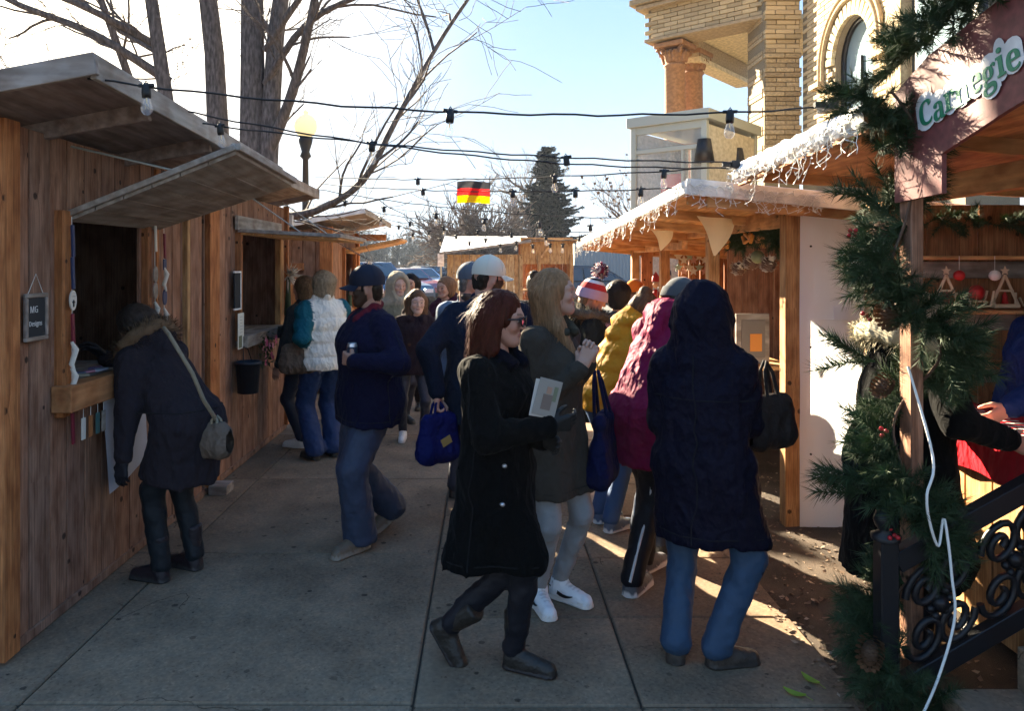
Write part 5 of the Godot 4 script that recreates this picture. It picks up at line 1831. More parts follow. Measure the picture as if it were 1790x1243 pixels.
func head(out: Dictionary, x: Transform3D, o: Dictionary) -> void:
	var cell: float = o.get("head_cell", 0.0075)
	var f := Field.new(Vector3(-0.105, -0.155, -0.13), Vector3(0.105, 0.14, 0.15), cell)
	f.ell(Vector3(0, 0.030, -0.012), Vector3(0.076, 0.090, 0.096), 0.02, 0)
	f.bone(Vector3(0, 0.012, 0.028), Vector3(0, -0.066, 0.038), 0.058, 0.042, 0.03, 0)
	f.bone(Vector3(0, -0.02, -0.04), Vector3(0, -0.14, -0.035), 0.055, 0.052, 0.03, 0)
	f.ell(Vector3(0, -0.092, 0.062), Vector3(0.020, 0.018, 0.018), 0.025, 0)
	for s in [-1.0, 1.0]:
		f.bone(Vector3(0.052 * s, -0.03, -0.005), Vector3(0.022 * s, -0.084, 0.05), 0.024, 0.018, 0.025, 0)
		f.bone(Vector3(0.044 * s, 0.024, 0.068), Vector3(0.008 * s, 0.022, 0.082), 0.010, 0.010, 0.02, 0)
		f.ell(Vector3(0.040 * s, -0.022, 0.060), Vector3(0.022, 0.022, 0.02), 0.02, 0)
		f.ell(Vector3(0.079 * s, -0.004, -0.01), Vector3(0.009, 0.031, 0.018), 0.008, 0, Basis.from_euler(Vector3(0.15, 0.35 * s, 0)))
	for s in [-1.0, 1.0]:
		f.carve(Vector3(0.031 * s, 0.004, 0.093), Vector3(0.016, 0.0095, 0.012), 0.012)
		f.ell(Vector3(0.031 * s, 0.004, 0.0735), Vector3(0.0125, 0.011, 0.0125), 0.002, 1)
	f.bone(Vector3(0, 0.010, 0.082), Vector3(0, -0.024, 0.0985), 0.0075, 0.0100, 0.012, 0)
	for s in [-1.0, 1.0]:
		f.ell(Vector3(0.0095 * s, -0.0285, 0.091), Vector3(0.007, 0.006, 0.009), 0.006, 0)
	f.bone(Vector3(-0.016, -0.056, 0.0785), Vector3(0.016, -0.056, 0.0785), 0.0045, 0.0045, 0.008, 2)
	f.bone(Vector3(-0.008, -0.0545, 0.0815), Vector3(0.008, -0.0545, 0.0815), 0.0058, 0.0058, 0.008, 2)
	f.bone(Vector3(-0.010, -0.063, 0.0785), Vector3(0.010, -0.063, 0.0785), 0.005, 0.005, 0.008, 2)
	var skin: Color = o.skin
	var brow: Color = o.get("brow", o.get("hair", Color(0.05, 0.03, 0.02)))
	var beard = o.get("beard", null)
	var paint := func(p: Vector3, tg: int, c: Color) -> Color:
		if tg == 1:
			var e := Vector2(absf(p.x) - 0.031, p.y - 0.004).length()
			return Color(0.025, 0.017, 0.012) if e < 0.0062 else (Color(0.30, 0.25, 0.22) if absf(p.y - 0.004) < 0.0045 and absf(absf(p.x) - 0.031) < 0.011 else Color(skin.r * 0.62, skin.g * 0.5, skin.b * 0.48))
		if tg == 2 and absf(p.x) < 0.021 and p.y > -0.071 and p.y < -0.049:
			return o.get("lips", Color(skin.r * 0.82, skin.g * 0.58, skin.b * 0.58))
		var yb := 0.029 + 0.004 * sin((absf(p.x) - 0.012) * 60.0)
		if p.z > 0.055 and absf(p.x) > 0.012 and absf(p.x) < 0.050 and absf(p.y - yb) < 0.0042:
			return brow.lerp(skin, 0.4)
		if beard != null and ((p.y < -0.035 and p.z > -0.01 and p.y > -0.13) or (absf(p.x) > 0.055 and p.y < 0.0 and p.z > 0.0)) and not (absf(p.x) < 0.03 and p.y > -0.05 and p.z > 0.085):
			return beard
		if absf(absf(p.x) - 0.042) < 0.02 and p.y < -0.008 and p.y > -0.045 and p.z > 0.05:
			return Color(skin.r * 1.02, skin.g * 0.93, skin.b * 0.91)
		return c
	f.skin(out, [skin, Color(0.6, 0.58, 0.55), skin], x, paint)


func hand(out: Dictionary, x: Transform3D, sg: float, curl: float, skin: Color, cell := 0.0055, spread := 0.0) -> void:
	var f := Field.new(Vector3(-0.075, -0.05, -0.04), Vector3(0.075, 0.2, 0.1), cell)
	f.bone(Vector3(0, -0.04, 0), Vector3(0, 0.02, 0), 0.024, 0.026, 0.02, 0, Vector3.RIGHT, 1.25)
	for k in 4:
		var bx0 := (-0.029 + 0.0195 * k) * sg
		f.bone(Vector3(bx0 * 0.6, 0.02, 0), Vector3(bx0, 0.088, 0), 0.0155, 0.0125, 0.012, 0)
	for k in 4:
		var l: float = [0.056, 0.072, 0.080, 0.070][k]
		var p := Vector3((-0.029 + 0.0195 * k) * sg, 0.09 - (0.008 if k == 0 else 0.0), 0)
		var a := 0.0
		var r := 0.0098
		for j in 3:
			a += curl * [1.25, 1.5, 1.05][j] * (1.0 - 0.05 * k)
			var d := Vector3(spread * (k - 1.5) * sg, cos(a), sin(a)).normalized()
			var q: Vector3 = p + d * l * [0.48, 0.3, 0.24][j]
			f.bone(p, q, r, r * 0.9, 0.003, 0)
			p = q
			r *= 0.9
	var tp := Vector3(0.024 * sg, 0.015, 0.006)
	var td := Vector3(0.6 * sg, 0.72, 0.32).normalized()
	var t1 := tp + td * 0.045
	f.bone(tp, t1, 0.0145, 0.012, 0.012, 0)
	var td2 := Vector3((0.35 - 0.7 * curl) * sg, 0.8, 0.3 + 0.6 * curl).normalized()
	var t2 := t1 + td2 * 0.034
	f.bone(t1, t2, 0.012, 0.0105, 0.004, 0)
	f.bone(t2, t2 + (td2 + Vector3(-0.3 * curl * sg, 0, 0)).normalized() * 0.026, 0.0105, 0.009, 0.003, 0)
	f.skin(out, [skin], x)


func hair(parent: Node, x: Transform3D, style: String, c: Color, cell := 0.009, strands := 500) -> void:
	var long := style == "long"
	var low := -0.46 if long else -0.22
	var f := Field.new(Vector3(-0.17, low, -0.2), Vector3(0.17, 0.17, 0.14), cell)
	if style != "nape":
		f.ell(Vector3(0, 0.038, -0.018), Vector3(0.086, 0.100, 0.104), 0.02, 0)
	match style:
		"nape":
			f.bone(Vector3(-0.045, 0.0, -0.068), Vector3(0.045, 0.0, -0.068), 0.036, 0.036, 0.02, 0)
			f.bone(Vector3(-0.03, -0.05, -0.066), Vector3(0.03, -0.05, -0.066), 0.034, 0.034, 0.03, 0)
			for s in [-1.0, 1.0]:
				f.bone(Vector3(0.074 * s, 0.025, 0.012), Vector3(0.074 * s, -0.012, 0.018), 0.012, 0.008, 0.01, 0)
		"short":
			f.bone(Vector3(0, 0.0, -0.06), Vector3(0, -0.06, -0.06), 0.07, 0.05, 0.03, 0)
		"bob":
			for s in [-1.0, 1.0]:
				f.bone(Vector3(0.06 * s, 0.03, -0.035), Vector3(0.082 * s, -0.115, -0.02), 0.042, 0.036, 0.04, 0)
				f.bone(Vector3(0.03 * s, 0.085, 0.025), Vector3(0.072 * s, 0.01, 0.022), 0.035, 0.02, 0.03, 0)
			f.bone(Vector3(0, 0.0, -0.065), Vector3(0, -0.13, -0.085), 0.075, 0.06, 0.04, 0, Vector3.RIGHT, 1.4)
		"round":
			for s in [-1.0, 1.0]:
				f.bone(Vector3(0.055 * s, 0.03, -0.035), Vector3(0.066 * s, -0.06, -0.03), 0.05, 0.036, 0.04, 0)
			f.bone(Vector3(0, 0.03, -0.06), Vector3(0, -0.075, -0.06), 0.085, 0.062, 0.04, 0, Vector3.RIGHT, 1.25)
		"long":
			for s in [-1.0, 1.0]:
				f.bone(Vector3(0.058 * s, 0.03, -0.045), Vector3(0.075 * s, -0.16, -0.01), 0.04, 0.034, 0.04, 0)
				f.bone(Vector3(0.075 * s, -0.16, -0.01), Vector3(0.078 * s, -0.40, 0.075), 0.034, 0.022, 0.04, 0, Vector3.RIGHT, 1.3)
			f.bone(Vector3(0, 0.0, -0.06), Vector3(0, -0.25, -0.075), 0.075, 0.05, 0.05, 0, Vector3.RIGHT, 1.5)
		"bun":
			f.ell(Vector3(0, 0.12, -0.06), Vector3(0.05, 0.045, 0.05), 0.01, 0)
			f.bone(Vector3(0, 0.0, -0.06), Vector3(0, -0.05, -0.06), 0.07, 0.05, 0.03, 0)
	if style != "nape":
		f.carve(Vector3(0, -0.070, 0.122), Vector3(0.105, 0.142, 0.092), 0.012)
	if style in ["short", "bun"]:
		for s in [-1.0, 1.0]:
			f.carve(Vector3(0.085 * s, -0.045, 0.01), Vector3(0.03, 0.05, 0.045), 0.012)
	if not (style in ["short", "bun", "nape"]):
		f.carve(Vector3(0, -0.24, 0.06), Vector3(0.06, 0.16, 0.085), 0.02)
	var nn := noise(1.0, 91, 2)
	f.rough(nn, 0.006, Vector3(62, 9, 62))
	var s := blank()
	var tone := func(p: Vector3, _t: int, q: Color) -> Color:
		var z := 1.0 + 0.55 * nn.get_noise_3d(p.x * 130.0, p.y * 7.0, p.z * 130.0)
		return Color(q.r * z, q.g * z, q.b * z)
	f.skin(s, [c], x, tone)
	fuzz(s, strands, 0.075 if not (style in ["short", "nape"]) else 0.02, 0.0014, x.basis * Vector3(0, -1, -0.1), 0.07, 0.35, x.basis.z)
	part("hair", skin_mesh(s), M.hair, parent)


func shoe(parent: Node, at: Vector3, yaw: float, pitch: float, kind: String, c: Color, sole: Color, sc := 1.0, cell := 0.011) -> MeshInstance3D:
	var top := {"shoe": 0.1, "sneaker": 0.115, "boot": 0.27, "low": 0.085}[kind] as float
	var f := Field.new(Vector3(-0.08, -0.02, -0.13), Vector3(0.08, top + 0.06, 0.25), cell)
	f.bone(Vector3(0, 0.034, -0.05), Vector3(0.003, 0.03, 0.135), 0.039, 0.034, 0.02, 0, Vector3.RIGHT, 1.12)
	f.bone(Vector3(0, 0.07, -0.03), Vector3(0, 0.045, 0.08), 0.04, 0.03, 0.025, 0)
	f.bone(Vector3(0, 0.06, -0.035), Vector3(0, top - 0.02, -0.03), 0.042, 0.045 if kind != "boot" else 0.052, 0.02, 0)
	f.bone(Vector3(0, 0.0, -0.05), Vector3(0.003, 0.0, 0.135), 0.044, 0.04, 0.004, 1, Vector3.RIGHT, 1.12)
	f.below(Vector3(0, 0.001, 0), Vector3(0, -1, 0))
	f.below(Vector3(0, top, 0), Vector3(0, 1, 0))
	f.rough(noise(1.0, 12, 2), 0.003, Vector3(25, 25, 25), [0])
	var s := blank()
	var paint := func(p: Vector3, tg: int, q: Color) -> Color:
		if p.y < 0.022 or tg == 1 and p.y < 0.03: return sole
		if kind == "sneaker" and absf(p.x) < 0.018 and p.y > 0.05 and p.z > -0.01 and p.z < 0.095 and fposmod(p.z, 0.022) < 0.009: return q * 0.72
		return q
	f.skin(s, [c, sole], Transform3D.IDENTITY, paint)
	var b := Basis.from_euler(Vector3(0, yaw, 0)) * Basis.from_euler(Vector3(pitch, 0, 0))
	# pivot on the ball of the foot
	var piv := Vector3(0, 0, 0.11)
	var o := part("shoe" if kind != "boot" else "boot", skin_mesh(s), M.leather, parent, Transform3D(b * Basis.from_scale(Vector3(sc, sc, sc)), at + Basis.from_euler(Vector3(0, yaw, 0)) * piv * sc - b * piv * sc))
	return o


func cap(parent: Node, x: Transform3D, c: Color, brim: Color) -> void:
	var h := MB.new()
	var prof := []
	for i in 9:
		var a := PI / 2 * i / 8.0
		prof.append(Vector2(cos(a) * 0.097 if i < 8 else 0.0, sin(a) * 0.105))
	prof.push_front(Vector2(0.095, -0.03))
	h.lathe(prof, x * Transform3D(Basis.from_scale(Vector3(0.98, 1, 1.17)), Vector3(0, 0.05, -0.012)), 22)
	h.ball(x * Vector3(0, 0.156, -0.012), Vector3(0.008, 0.005, 0.008), 8, 4)
	for k in 6:                                               # panel seams
		var a := TAU * k / 6 + 0.52
		var pts := []
		for j in 8:
			var e := PI / 2 * j / 7.5
			pts.append(x * Vector3(cos(a) * cos(e) * 0.0955, 0.05 + sin(e) * 0.1055, -0.012 + sin(a) * cos(e) * 0.1135))
		h.tube(pts, [0.0016], 4, false)
	h.col = c
	put("cap_crown", h, mat(c, 0.85, {"bump": T.cloth, "scale": Vector3(6, 6, 6), "bdepth": 0.05}), parent)
	var b := MB.new()
	var p := func(i: int, j: int, up: float) -> Vector3:
		var a := lerpf(-1.15, 1.15, i / 12.0)
		var r := lerpf(0.0, 0.075 * sqrt(maxf(0.02, cos(a * 1.2))), j / 4.0)
		return x * Vector3(sin(a) * (0.088 + r * 0.35), 0.034 - 0.02 * j / 4.0 - 0.018 * sin(a) * sin(a) * (0.5 + j / 4.0) + up, -0.012 + cos(a) * 0.102 + r)
	for i in 12:
		for j in 4:
			b.quad(p.call(i, j, 0.004), p.call(i, j + 1, 0.004), p.call(i + 1, j + 1, 0.004), p.call(i + 1, j, 0.004))
			b.quad(p.call(i + 1, j, 0.0), p.call(i + 1, j + 1, 0.0), p.call(i, j + 1, 0.0), p.call(i, j, 0.0))
	put("cap_brim", b, mat(brim, 0.85), parent)


func knit_hat(parent: Node, x: Transform3D, bands: Array, pompom = null, tall := 0.125) -> void:
	var h := MB.new()
	var n := 14
	for i in n:
		h.col = bands[mini(int(float(i) / n * bands.size()), bands.size() - 1)]
		var e := []
		for k in 2:
			var f := float(i + k) / n
			var a := f * PI / 2
			e.append(Vector2(maxf(cos(a), 0.0) * 0.1 + (0.008 if i < 4 else 0.0), -0.012 + sin(a) * tall))
		if i == n - 1: e[1].x = 0.0
		h.lathe(e, x * Transform3D(Basis.from_scale(Vector3(0.98, 1, 1.15)) * Basis.from_euler(Vector3(-0.16, 0, 0)), Vector3(0, 0.002, -0.016)), 30, false)
	put("knit_hat", h, mat(Color(1, 1, 1), 0.95, {"vcol": true, "bump": T.cloth, "scale": Vector3(2.5, 2.5, 2.5), "bdepth": 0.5, "world": false}), parent)
	if pompom != null:
		var s := blank()
		var f := Field.new(Vector3(-0.08, -0.08, -0.08), Vector3(0.08, 0.08, 0.08), 0.012)
		f.ell(Vector3.ZERO, Vector3(0.042, 0.042, 0.042), 0.01, 0)
		f.skin(s, [pompom], x * Transform3D(Basis.IDENTITY, Vector3(0, tall + 0.045, -0.03)))
		for k in s.c.size():
			if rng.randf() < 0.4: s.c[k] = Color(0.6, 0.56, 0.55)
		fuzz(s, 420, 0.035, 0.003, Vector3.UP, 0.9, 0.2)
		part("pompom", skin_mesh(s), M.fur, parent)


# stitched seams that lie on a coat: lines down the back, front or sides, and rings round it
func seams(parent: Node, cs: Dictionary, which: Array, c: Vector3, tone: Color) -> void:
	var v: PackedVector3Array = cs.v
	var m := mat(tone * 0.45, 0.9)
	for s in which:
		var best := {}
		if s is String:
			var dir: Vector3 = {"back": Vector3(0, 0, -1), "front": Vector3(0, 0, 1), "right": Vector3(-1, 0, 0), "left": Vector3(1, 0, 0)}[s]
			var across := Vector3(dir.z, 0, dir.x).abs()
			for p in v:
				if p.y < 1.36 and absf((p - c).dot(across)) < 0.014:
					var k := int(p.y / 0.03)
					if not best.has(k) or (p - best[k]).dot(dir) > 0: best[k] = p
			for k in best:
				best[k] += dir * 0.001
		else:
			for p in v:
				if absf(p.y - s) < 0.009 and Vector2(p.x - c.x, p.z - c.z).length() < 0.34:
					var k := int((atan2(p.z - c.z, p.x - c.x) + PI) / TAU * 40.0)
					if not best.has(k) or Vector2(p.x - c.x, p.z - c.z).length() > Vector2(best[k].x - c.x, best[k].z - c.z).length(): best[k] = Vector3(p.x, s, p.z)
		var keys := best.keys()
		keys.sort()
		var pts := []
		for k in keys:
			pts.append(best[k])
		if pts.size() < 4:
			continue
		if not (s is String): pts.append(pts[0])
		var sm := []
		for i in pts.size():
			sm.append((pts[maxi(i - 1, 0)] + pts[i] * 2.0 + pts[mini(i + 1, pts.size() - 1)]) * 0.25)
		var b := MB.new()
		b.tube(sm, [0.0032], 5)
		put("seam", b, m, parent)


# builds one person; returns a dictionary with the node and the places other things need
func person(label: String, at: Vector3, turn: float, o: Dictionary) -> Dictionary:
	var root := thing("person", label, "person", at, deg_to_rad(turn), o.get("group", "people at the market"))
	var s: float = o.get("h", 1.7) / 1.7
	var w: float = o.get("w", 1.0)
	var cell: float = o.get("cell", 0.02)
	var sx := Vector3.RIGHT
	var r := Basis.from_euler(Vector3(deg_to_rad(o.get("lean", 0.0)), deg_to_rad(o.get("twist", 0.0)), 0)) * Basis.from_euler(Vector3(0, 0, deg_to_rad(o.get("side", 0.0))))
	var lean: float = deg_to_rad(o.get("lean", 0.0))
	var hp := Vector3(o.get("hx", 0.0), 0.92 * s - o.get("drop", 0.0), -0.14 * sin(lean) + o.get("hz", 0.0))
	var rx := r * sx
	var waist := hp + r * Vector3(0, 0.16, 0) * s
	var chest := hp + r * Vector3(0, 0.33, 0.012) * s
	var sh := hp + r * Vector3(0, 0.475, -0.01) * s
	var nk := hp + r * Vector3(0, 0.535, 0.0) * s
	var hb := Basis.from_euler(Vector3(deg_to_rad(o.get("hp", 0.0)), deg_to_rad(o.get("hy", 0.0)), deg_to_rad(o.get("hr", 0.0))))
	var hs: float = o.get("head", 1.0)
	var hc := nk + (r * Vector3(0, 0.1, 0.0) * 0.55 + Vector3(0, 0.045, 0.0) + hb * Vector3(0, 0.035, 0.022)) * s
	var hx := Transform3D(hb * Basis.from_scale(Vector3(hs, hs, hs)), hc)
	var ww := lerpf(1.0, w, 0.55)
	var shl := sh + r * Vector3(0.168 * ww, -0.03, 0) * s
	var shr := sh + r * Vector3(-0.168 * ww, -0.03, 0) * s
	var la := ik(shl, o.get("lh", hp + Vector3(0.27 * ww, -0.12, 0.1)), 0.285 * s, 0.255 * s, o.get("le", Vector3(0.5, -0.2, -1)))
	var ra := ik(shr, o.get("rh", hp + Vector3(-0.27 * ww, -0.12, 0.1)), 0.285 * s, 0.255 * s, o.get("re", Vector3(-0.5, -0.2, -1)))
	var legs := []
	for k in 2:
		var f: Array = o.get(["lf", "rf"][k], [[0.1, 0.0, 8.0, 0.0], [-0.1, 0.0, -8.0, 0.0]][k])
		var yb := Basis.from_euler(Vector3(0, deg_to_rad(f[2]), 0))
		var ball := Vector3(f[0], 0, f[1]) + yb * Vector3(0, 0, 0.11)
		var ank := ball + yb * (Basis.from_euler(Vector3(deg_to_rad(f[3]), 0, 0)) * Vector3(0, 0.09, -0.145))
		var hj := hp + (r * Vector3(0.088 * (1 if k == 0 else -1) * ww, -0.03, 0)) * s
		var g := ik(hj, ank, 0.425 * s, 0.425 * s, yb * Vector3(0, 0.15, 1))
		legs.append([hj, g[0], g[1], f])
	var skin: Color = o.skin
	var trouser: Color = o.get("trousers", Color(0.02, 0.025, 0.045))
	var coat: Color = o.coat
	var pts := [hp, nk, shl, shr, la[0], la[1], ra[0], ra[1], legs[0][0], legs[0][1], legs[0][2], legs[1][1], legs[1][2]]
	var lo: Vector3 = pts[0]
	var hi: Vector3 = pts[0]
	for p in pts:
		lo = lo.min(p); hi = hi.max(p)
	# ---- body: skin, shirt and trousers, one surface
	var f := Field.new(lo - Vector3(0.2, 0.1, 0.2) * w, hi + Vector3(0.2, 0.12, 0.2) * w, cell)
	var lr: float = o.get("leg", 1.0) * lerpf(1.0, w, 0.6)
	f.bone(hp, waist, 0.11 * s * w, 0.1 * s * w, 0.05, 1, rx, 1.3)
	f.bone(waist, chest, 0.1 * s * w, 0.115 * s * w, 0.05, 2, rx, 1.3)
	f.bone(shl, shr, 0.055 * s, 0.055 * s, 0.06, 2)
	f.bone(nk - r * Vector3(0, 0.05, 0), hc - hb * Vector3(0, 0.06, 0.03), 0.062 * s, 0.052, 0.03, 0)
	for k in 2:
		f.bone(legs[k][0], legs[k][1], 0.094 * s * lr, 0.066 * s * lr, 0.04, 1)
		f.bone(legs[k][1], legs[k][2] + Vector3(0, 0.0, 0), 0.066 * s * lr, o.get("cuff", 0.056) * s * lr, 0.03, 1)
		var arm: Array = [la, ra][k]
		f.bone([shl, shr][k], arm[0], 0.05 * s, 0.043 * s, 0.03, 2)
		f.bone(arm[0], arm[1], 0.042 * s, 0.031 * s, 0.02, 0)
	var tn := noise(1.0, 5 + int(at.x * 10), 3)
	f.rough(tn, o.get("crease", 0.011), Vector3(9, 7, 9), [1])
	f.rough(tn, o.get("crease", 0.008) * 0.55, Vector3(10, 12, 10), [1], true)
	f.below(Vector3(0, 0.042, 0), Vector3(0, -1, 0))
	var b := blank()
	f.skin(b, [skin, trouser, o.get("shirt", coat * 0.8)])
	if o.get("face", true):
		head(b, hx, o)
	for k in 2:
		var arm: Array = [la, ra][k]
		var fw: Vector3 = (arm[1] - arm[0]).normalized()
		var hd: Dictionary = o.get(["lhand", "rhand"][k], {})
		fw = hd.get("dir", fw)
		fw = fw.normalized()
		var pn: Vector3 = hd.get("palm", Vector3(-1.0 if k == 0 else 1.0, 0, 0.2))
		pn = (pn - fw * pn.dot(fw)).normalized()
		var xx := fw.cross(pn)
		# thumb on the side that matches left or right
		hand(b, Transform3D(Basis(xx, fw, pn) * Basis.from_scale(Vector3(s, s, s)), arm[1] + fw * 0.015), -1.0 if k == 0 else 1.0, hd.get("curl", 0.35), o.get("glove", skin), o.get("hand_cell", 0.0075))
	part("body", skin_mesh(b), o.get("body_mat", M.skin_all), root)
	# ---- coat
	var hem: float = o.get("hem", 0.78)
	var cr: float = o.get("cr", 1.0)
	var cw: float = w * cr
	var c := Field.new(lo.min(Vector3(lo.x, hem, lo.z)) - Vector3(0.24, 0.06, 0.24) * w, hi + Vector3(0.24, 0.34 if o.get("hood", "") == "up" else 0.16, 0.24) * w, cell)
	var body_k := 0.06
	c.bone(hp, waist, 0.135 * s * cw, 0.128 * s * cw, body_k, 0, rx, o.get("wide", 1.32))
	c.bone(waist, chest, 0.128 * s * cw, 0.14 * s * cw, body_k, 0, rx, o.get("wide", 1.32))
	c.bone(chest, sh - r * Vector3(0, 0.035, 0) * s, 0.135 * s * cw, 0.09 * s * cw, body_k, 0, rx, 1.3)
	c.bone(shl.lerp(shr, 0.08), shr.lerp(shl, 0.08), 0.068 * s * cr, 0.068 * s * cr, 0.05, 0)
	if hem < hp.y:
		var flare: float = o.get("flare", 1.12)
		var hx2 := Vector3(hp.x * 0.6 + o.get("sway", 0.0), hem, hp.z * 0.8 + o.get("swayz", 0.0))
		c.bone(hp, hx2, 0.135 * s * cw, 0.135 * s * cw * flare, body_k, 0, sx, 1.28)
		for k in 2:
			var kn: Vector3 = legs[k][0].lerp(legs[k][1], clampf((hp.y - hem) / 0.45, 0.0, 1.0))
			c.bone(legs[k][0], kn, 0.118 * s * cw, 0.105 * s * cw, 0.07, 0)
	if o.get("sleeves", true):
		for k in 2:
			var arm: Array = [la, ra][k]
			var st: int = 1 if o.has("sleeve") else 0
			c.bone([shl, shr][k], arm[0], 0.078 * s * cr, 0.066 * s * cr, 0.03, st)
			c.bone(arm[0], arm[1], 0.066 * s * cr, 0.048 * s * cr, 0.02, st)
	match o.get("hood", ""):
		"up":
			c.ell(hc + hb * Vector3(0, 0.03, -0.025), Vector3(0.122, 0.145, 0.142) * hs, 0.03, 0, hb)
			c.bone(hc + hb * Vector3(0, -0.03, -0.03), nk - r * Vector3(0, 0.03, 0.0), 0.115, 0.13, 0.05, 0, sx, 1.15)
			if o.get("face", true):
				c.carve(hc + hb * Vector3(0, -0.01, 0.125), Vector3(0.078, 0.115, 0.11), 0.02, -1, hb)
		"down":
			c.bone(nk + r * Vector3(-0.09, 0.0, -0.08), nk + r * Vector3(0.09, 0.0, -0.08), 0.06, 0.06, 0.03, 0)
			c.bone(nk + r * Vector3(0, 0.02, -0.09), nk + r * Vector3(0, -0.13, -0.13), 0.075, 0.045, 0.03, 0, rx, 1.4)
			c.bone(nk + r * Vector3(-0.09, 0.0, -0.06), nk + r * Vector3(-0.06, -0.05, 0.08), 0.045, 0.03, 0.02, 0)
			c.bone(nk + r * Vector3(0.09, 0.0, -0.06), nk + r * Vector3(0.06, -0.05, 0.08), 0.045, 0.03, 0.02, 0)
		"collar":
			for k in 2:
				var g := -1.0 if k else 1.0
				c.bone(nk + r * Vector3(0, 0.035, -0.07), nk + r * Vector3(0.07 * g, 0.025, 0.0), 0.024, 0.026, 0.015, 2)
				c.bone(nk + r * Vector3(0.07 * g, 0.025, 0.0), nk + r * Vector3(0.05 * g, -0.05, 0.105), 0.026, 0.026, 0.015, 2)
	var cut: float = hem
	c.below(Vector3(0, cut, 0), Vector3(o.get("cutx", 0.0), -1, o.get("cutz", 0.0)).normalized())
	var nz := noise(1.0, 33 + int(at.z * 7), 3)
	c.rough(nz, o.get("fold", 0.009) * s, o.get("fold_scale", Vector3(8, 2.6, 8)))
	c.rough(nz, o.get("fold", 0.009) * 0.55, Vector3(9, 6, 9), [], true)
	if o.has("quilt"):
		var qd: float = o.quilt
		for iz in c.nz:
			for iy in c.ny:
				var am := 0.011 * absf(sin(PI * (c.o.y + iy * c.cl) / qd))
				for ix in c.nx:
					var q := (iz * c.ny + iy) * c.nx + ix
					if absf(c.d[q]) < 3.0 * cell: c.d[q] -= am
	var cs := blank()
	var pal := [coat, o.get("sleeve", coat), o.get("collar", coat)]
	c.skin(cs, pal, Transform3D.IDENTITY, o.get("coat_paint", null))
	var cn := part(o.get("coat_name", "coat"), skin_mesh(cs), o.get("coat_mat", M.cloth), root)
	if o.has("seams"):
		seams(cn, cs, o.seams, hp, coat)
	# ---- fur trim
	if o.has("fur"):
		var fs := blank()
		var ff := Field.new(nk - Vector3(0.3, 0.25, 0.3), nk + Vector3(0.3, 0.3, 0.3), 0.014)
		var fr: float = o.get("fur_r", 0.036)
		var ring := []
		for k in 11:
			var a := lerpf(-2.45, 2.45, k / 10.0)
			ring.append(nk + r * (Vector3(sin(a) * 0.145, 0.02 - 0.05 * cos(a) * -0.2 - 0.035 * absf(a) * 0.4, -0.115 * cos(a) - 0.015) * o.get("fur_size", 1.0)))
		for k in 10:
			ff.bone(ring[k], ring[k + 1], fr, fr, 0.012, 0)
		ff.rough(noise(1.0, 3, 2), 0.008, Vector3(40, 40, 40))
		ff.skin(fs, [o.fur])
		fuzz(fs, 2600, 0.045, 0.0016, Vector3(0, 0.4, 0), 0.75, 0.5)
		part("fur_trim", skin_mesh(fs), M.fur, root)
	# ---- hair and feet
	if o.has("style"):
		hair(root, hx, o.style, o.hair, o.get("hair_cell", 0.011), o.get("strands", 400))
	for k in 2:
		var g: Array = legs[k][3]
		shoe(root, Vector3(g[0], 0.0, g[1]), deg_to_rad(g[2]), deg_to_rad(g[3]), o.get("shoe", "shoe"), o.get("shoes", Color(0.02, 0.02, 0.02)), o.get("sole", Color(0.03, 0.03, 0.03)), s * o.get("shoe_size", 1.0), o.get("shoe_cell", 0.013))
	return {"node": root, "head": hx, "lh": la[1], "rh": ra[1], "le": la[0], "re": ra[0], "sl": shl, "sr": shr, "neck": nk, "hip": hp, "r": r, "chest": chest, "legs": legs}


func loc(at: Vector3, turn: float, p: Vector3) -> Vector3:
	return Basis.from_euler(Vector3(0, deg_to_rad(-turn), 0)) * (p - at)


func foot(at: Vector3, turn: float, x: float, z: float, yaw: float, pitch: float) -> Array:
	var p := loc(at, turn, Vector3(x, 0, z))
	return [p.x, p.z, yaw, pitch]


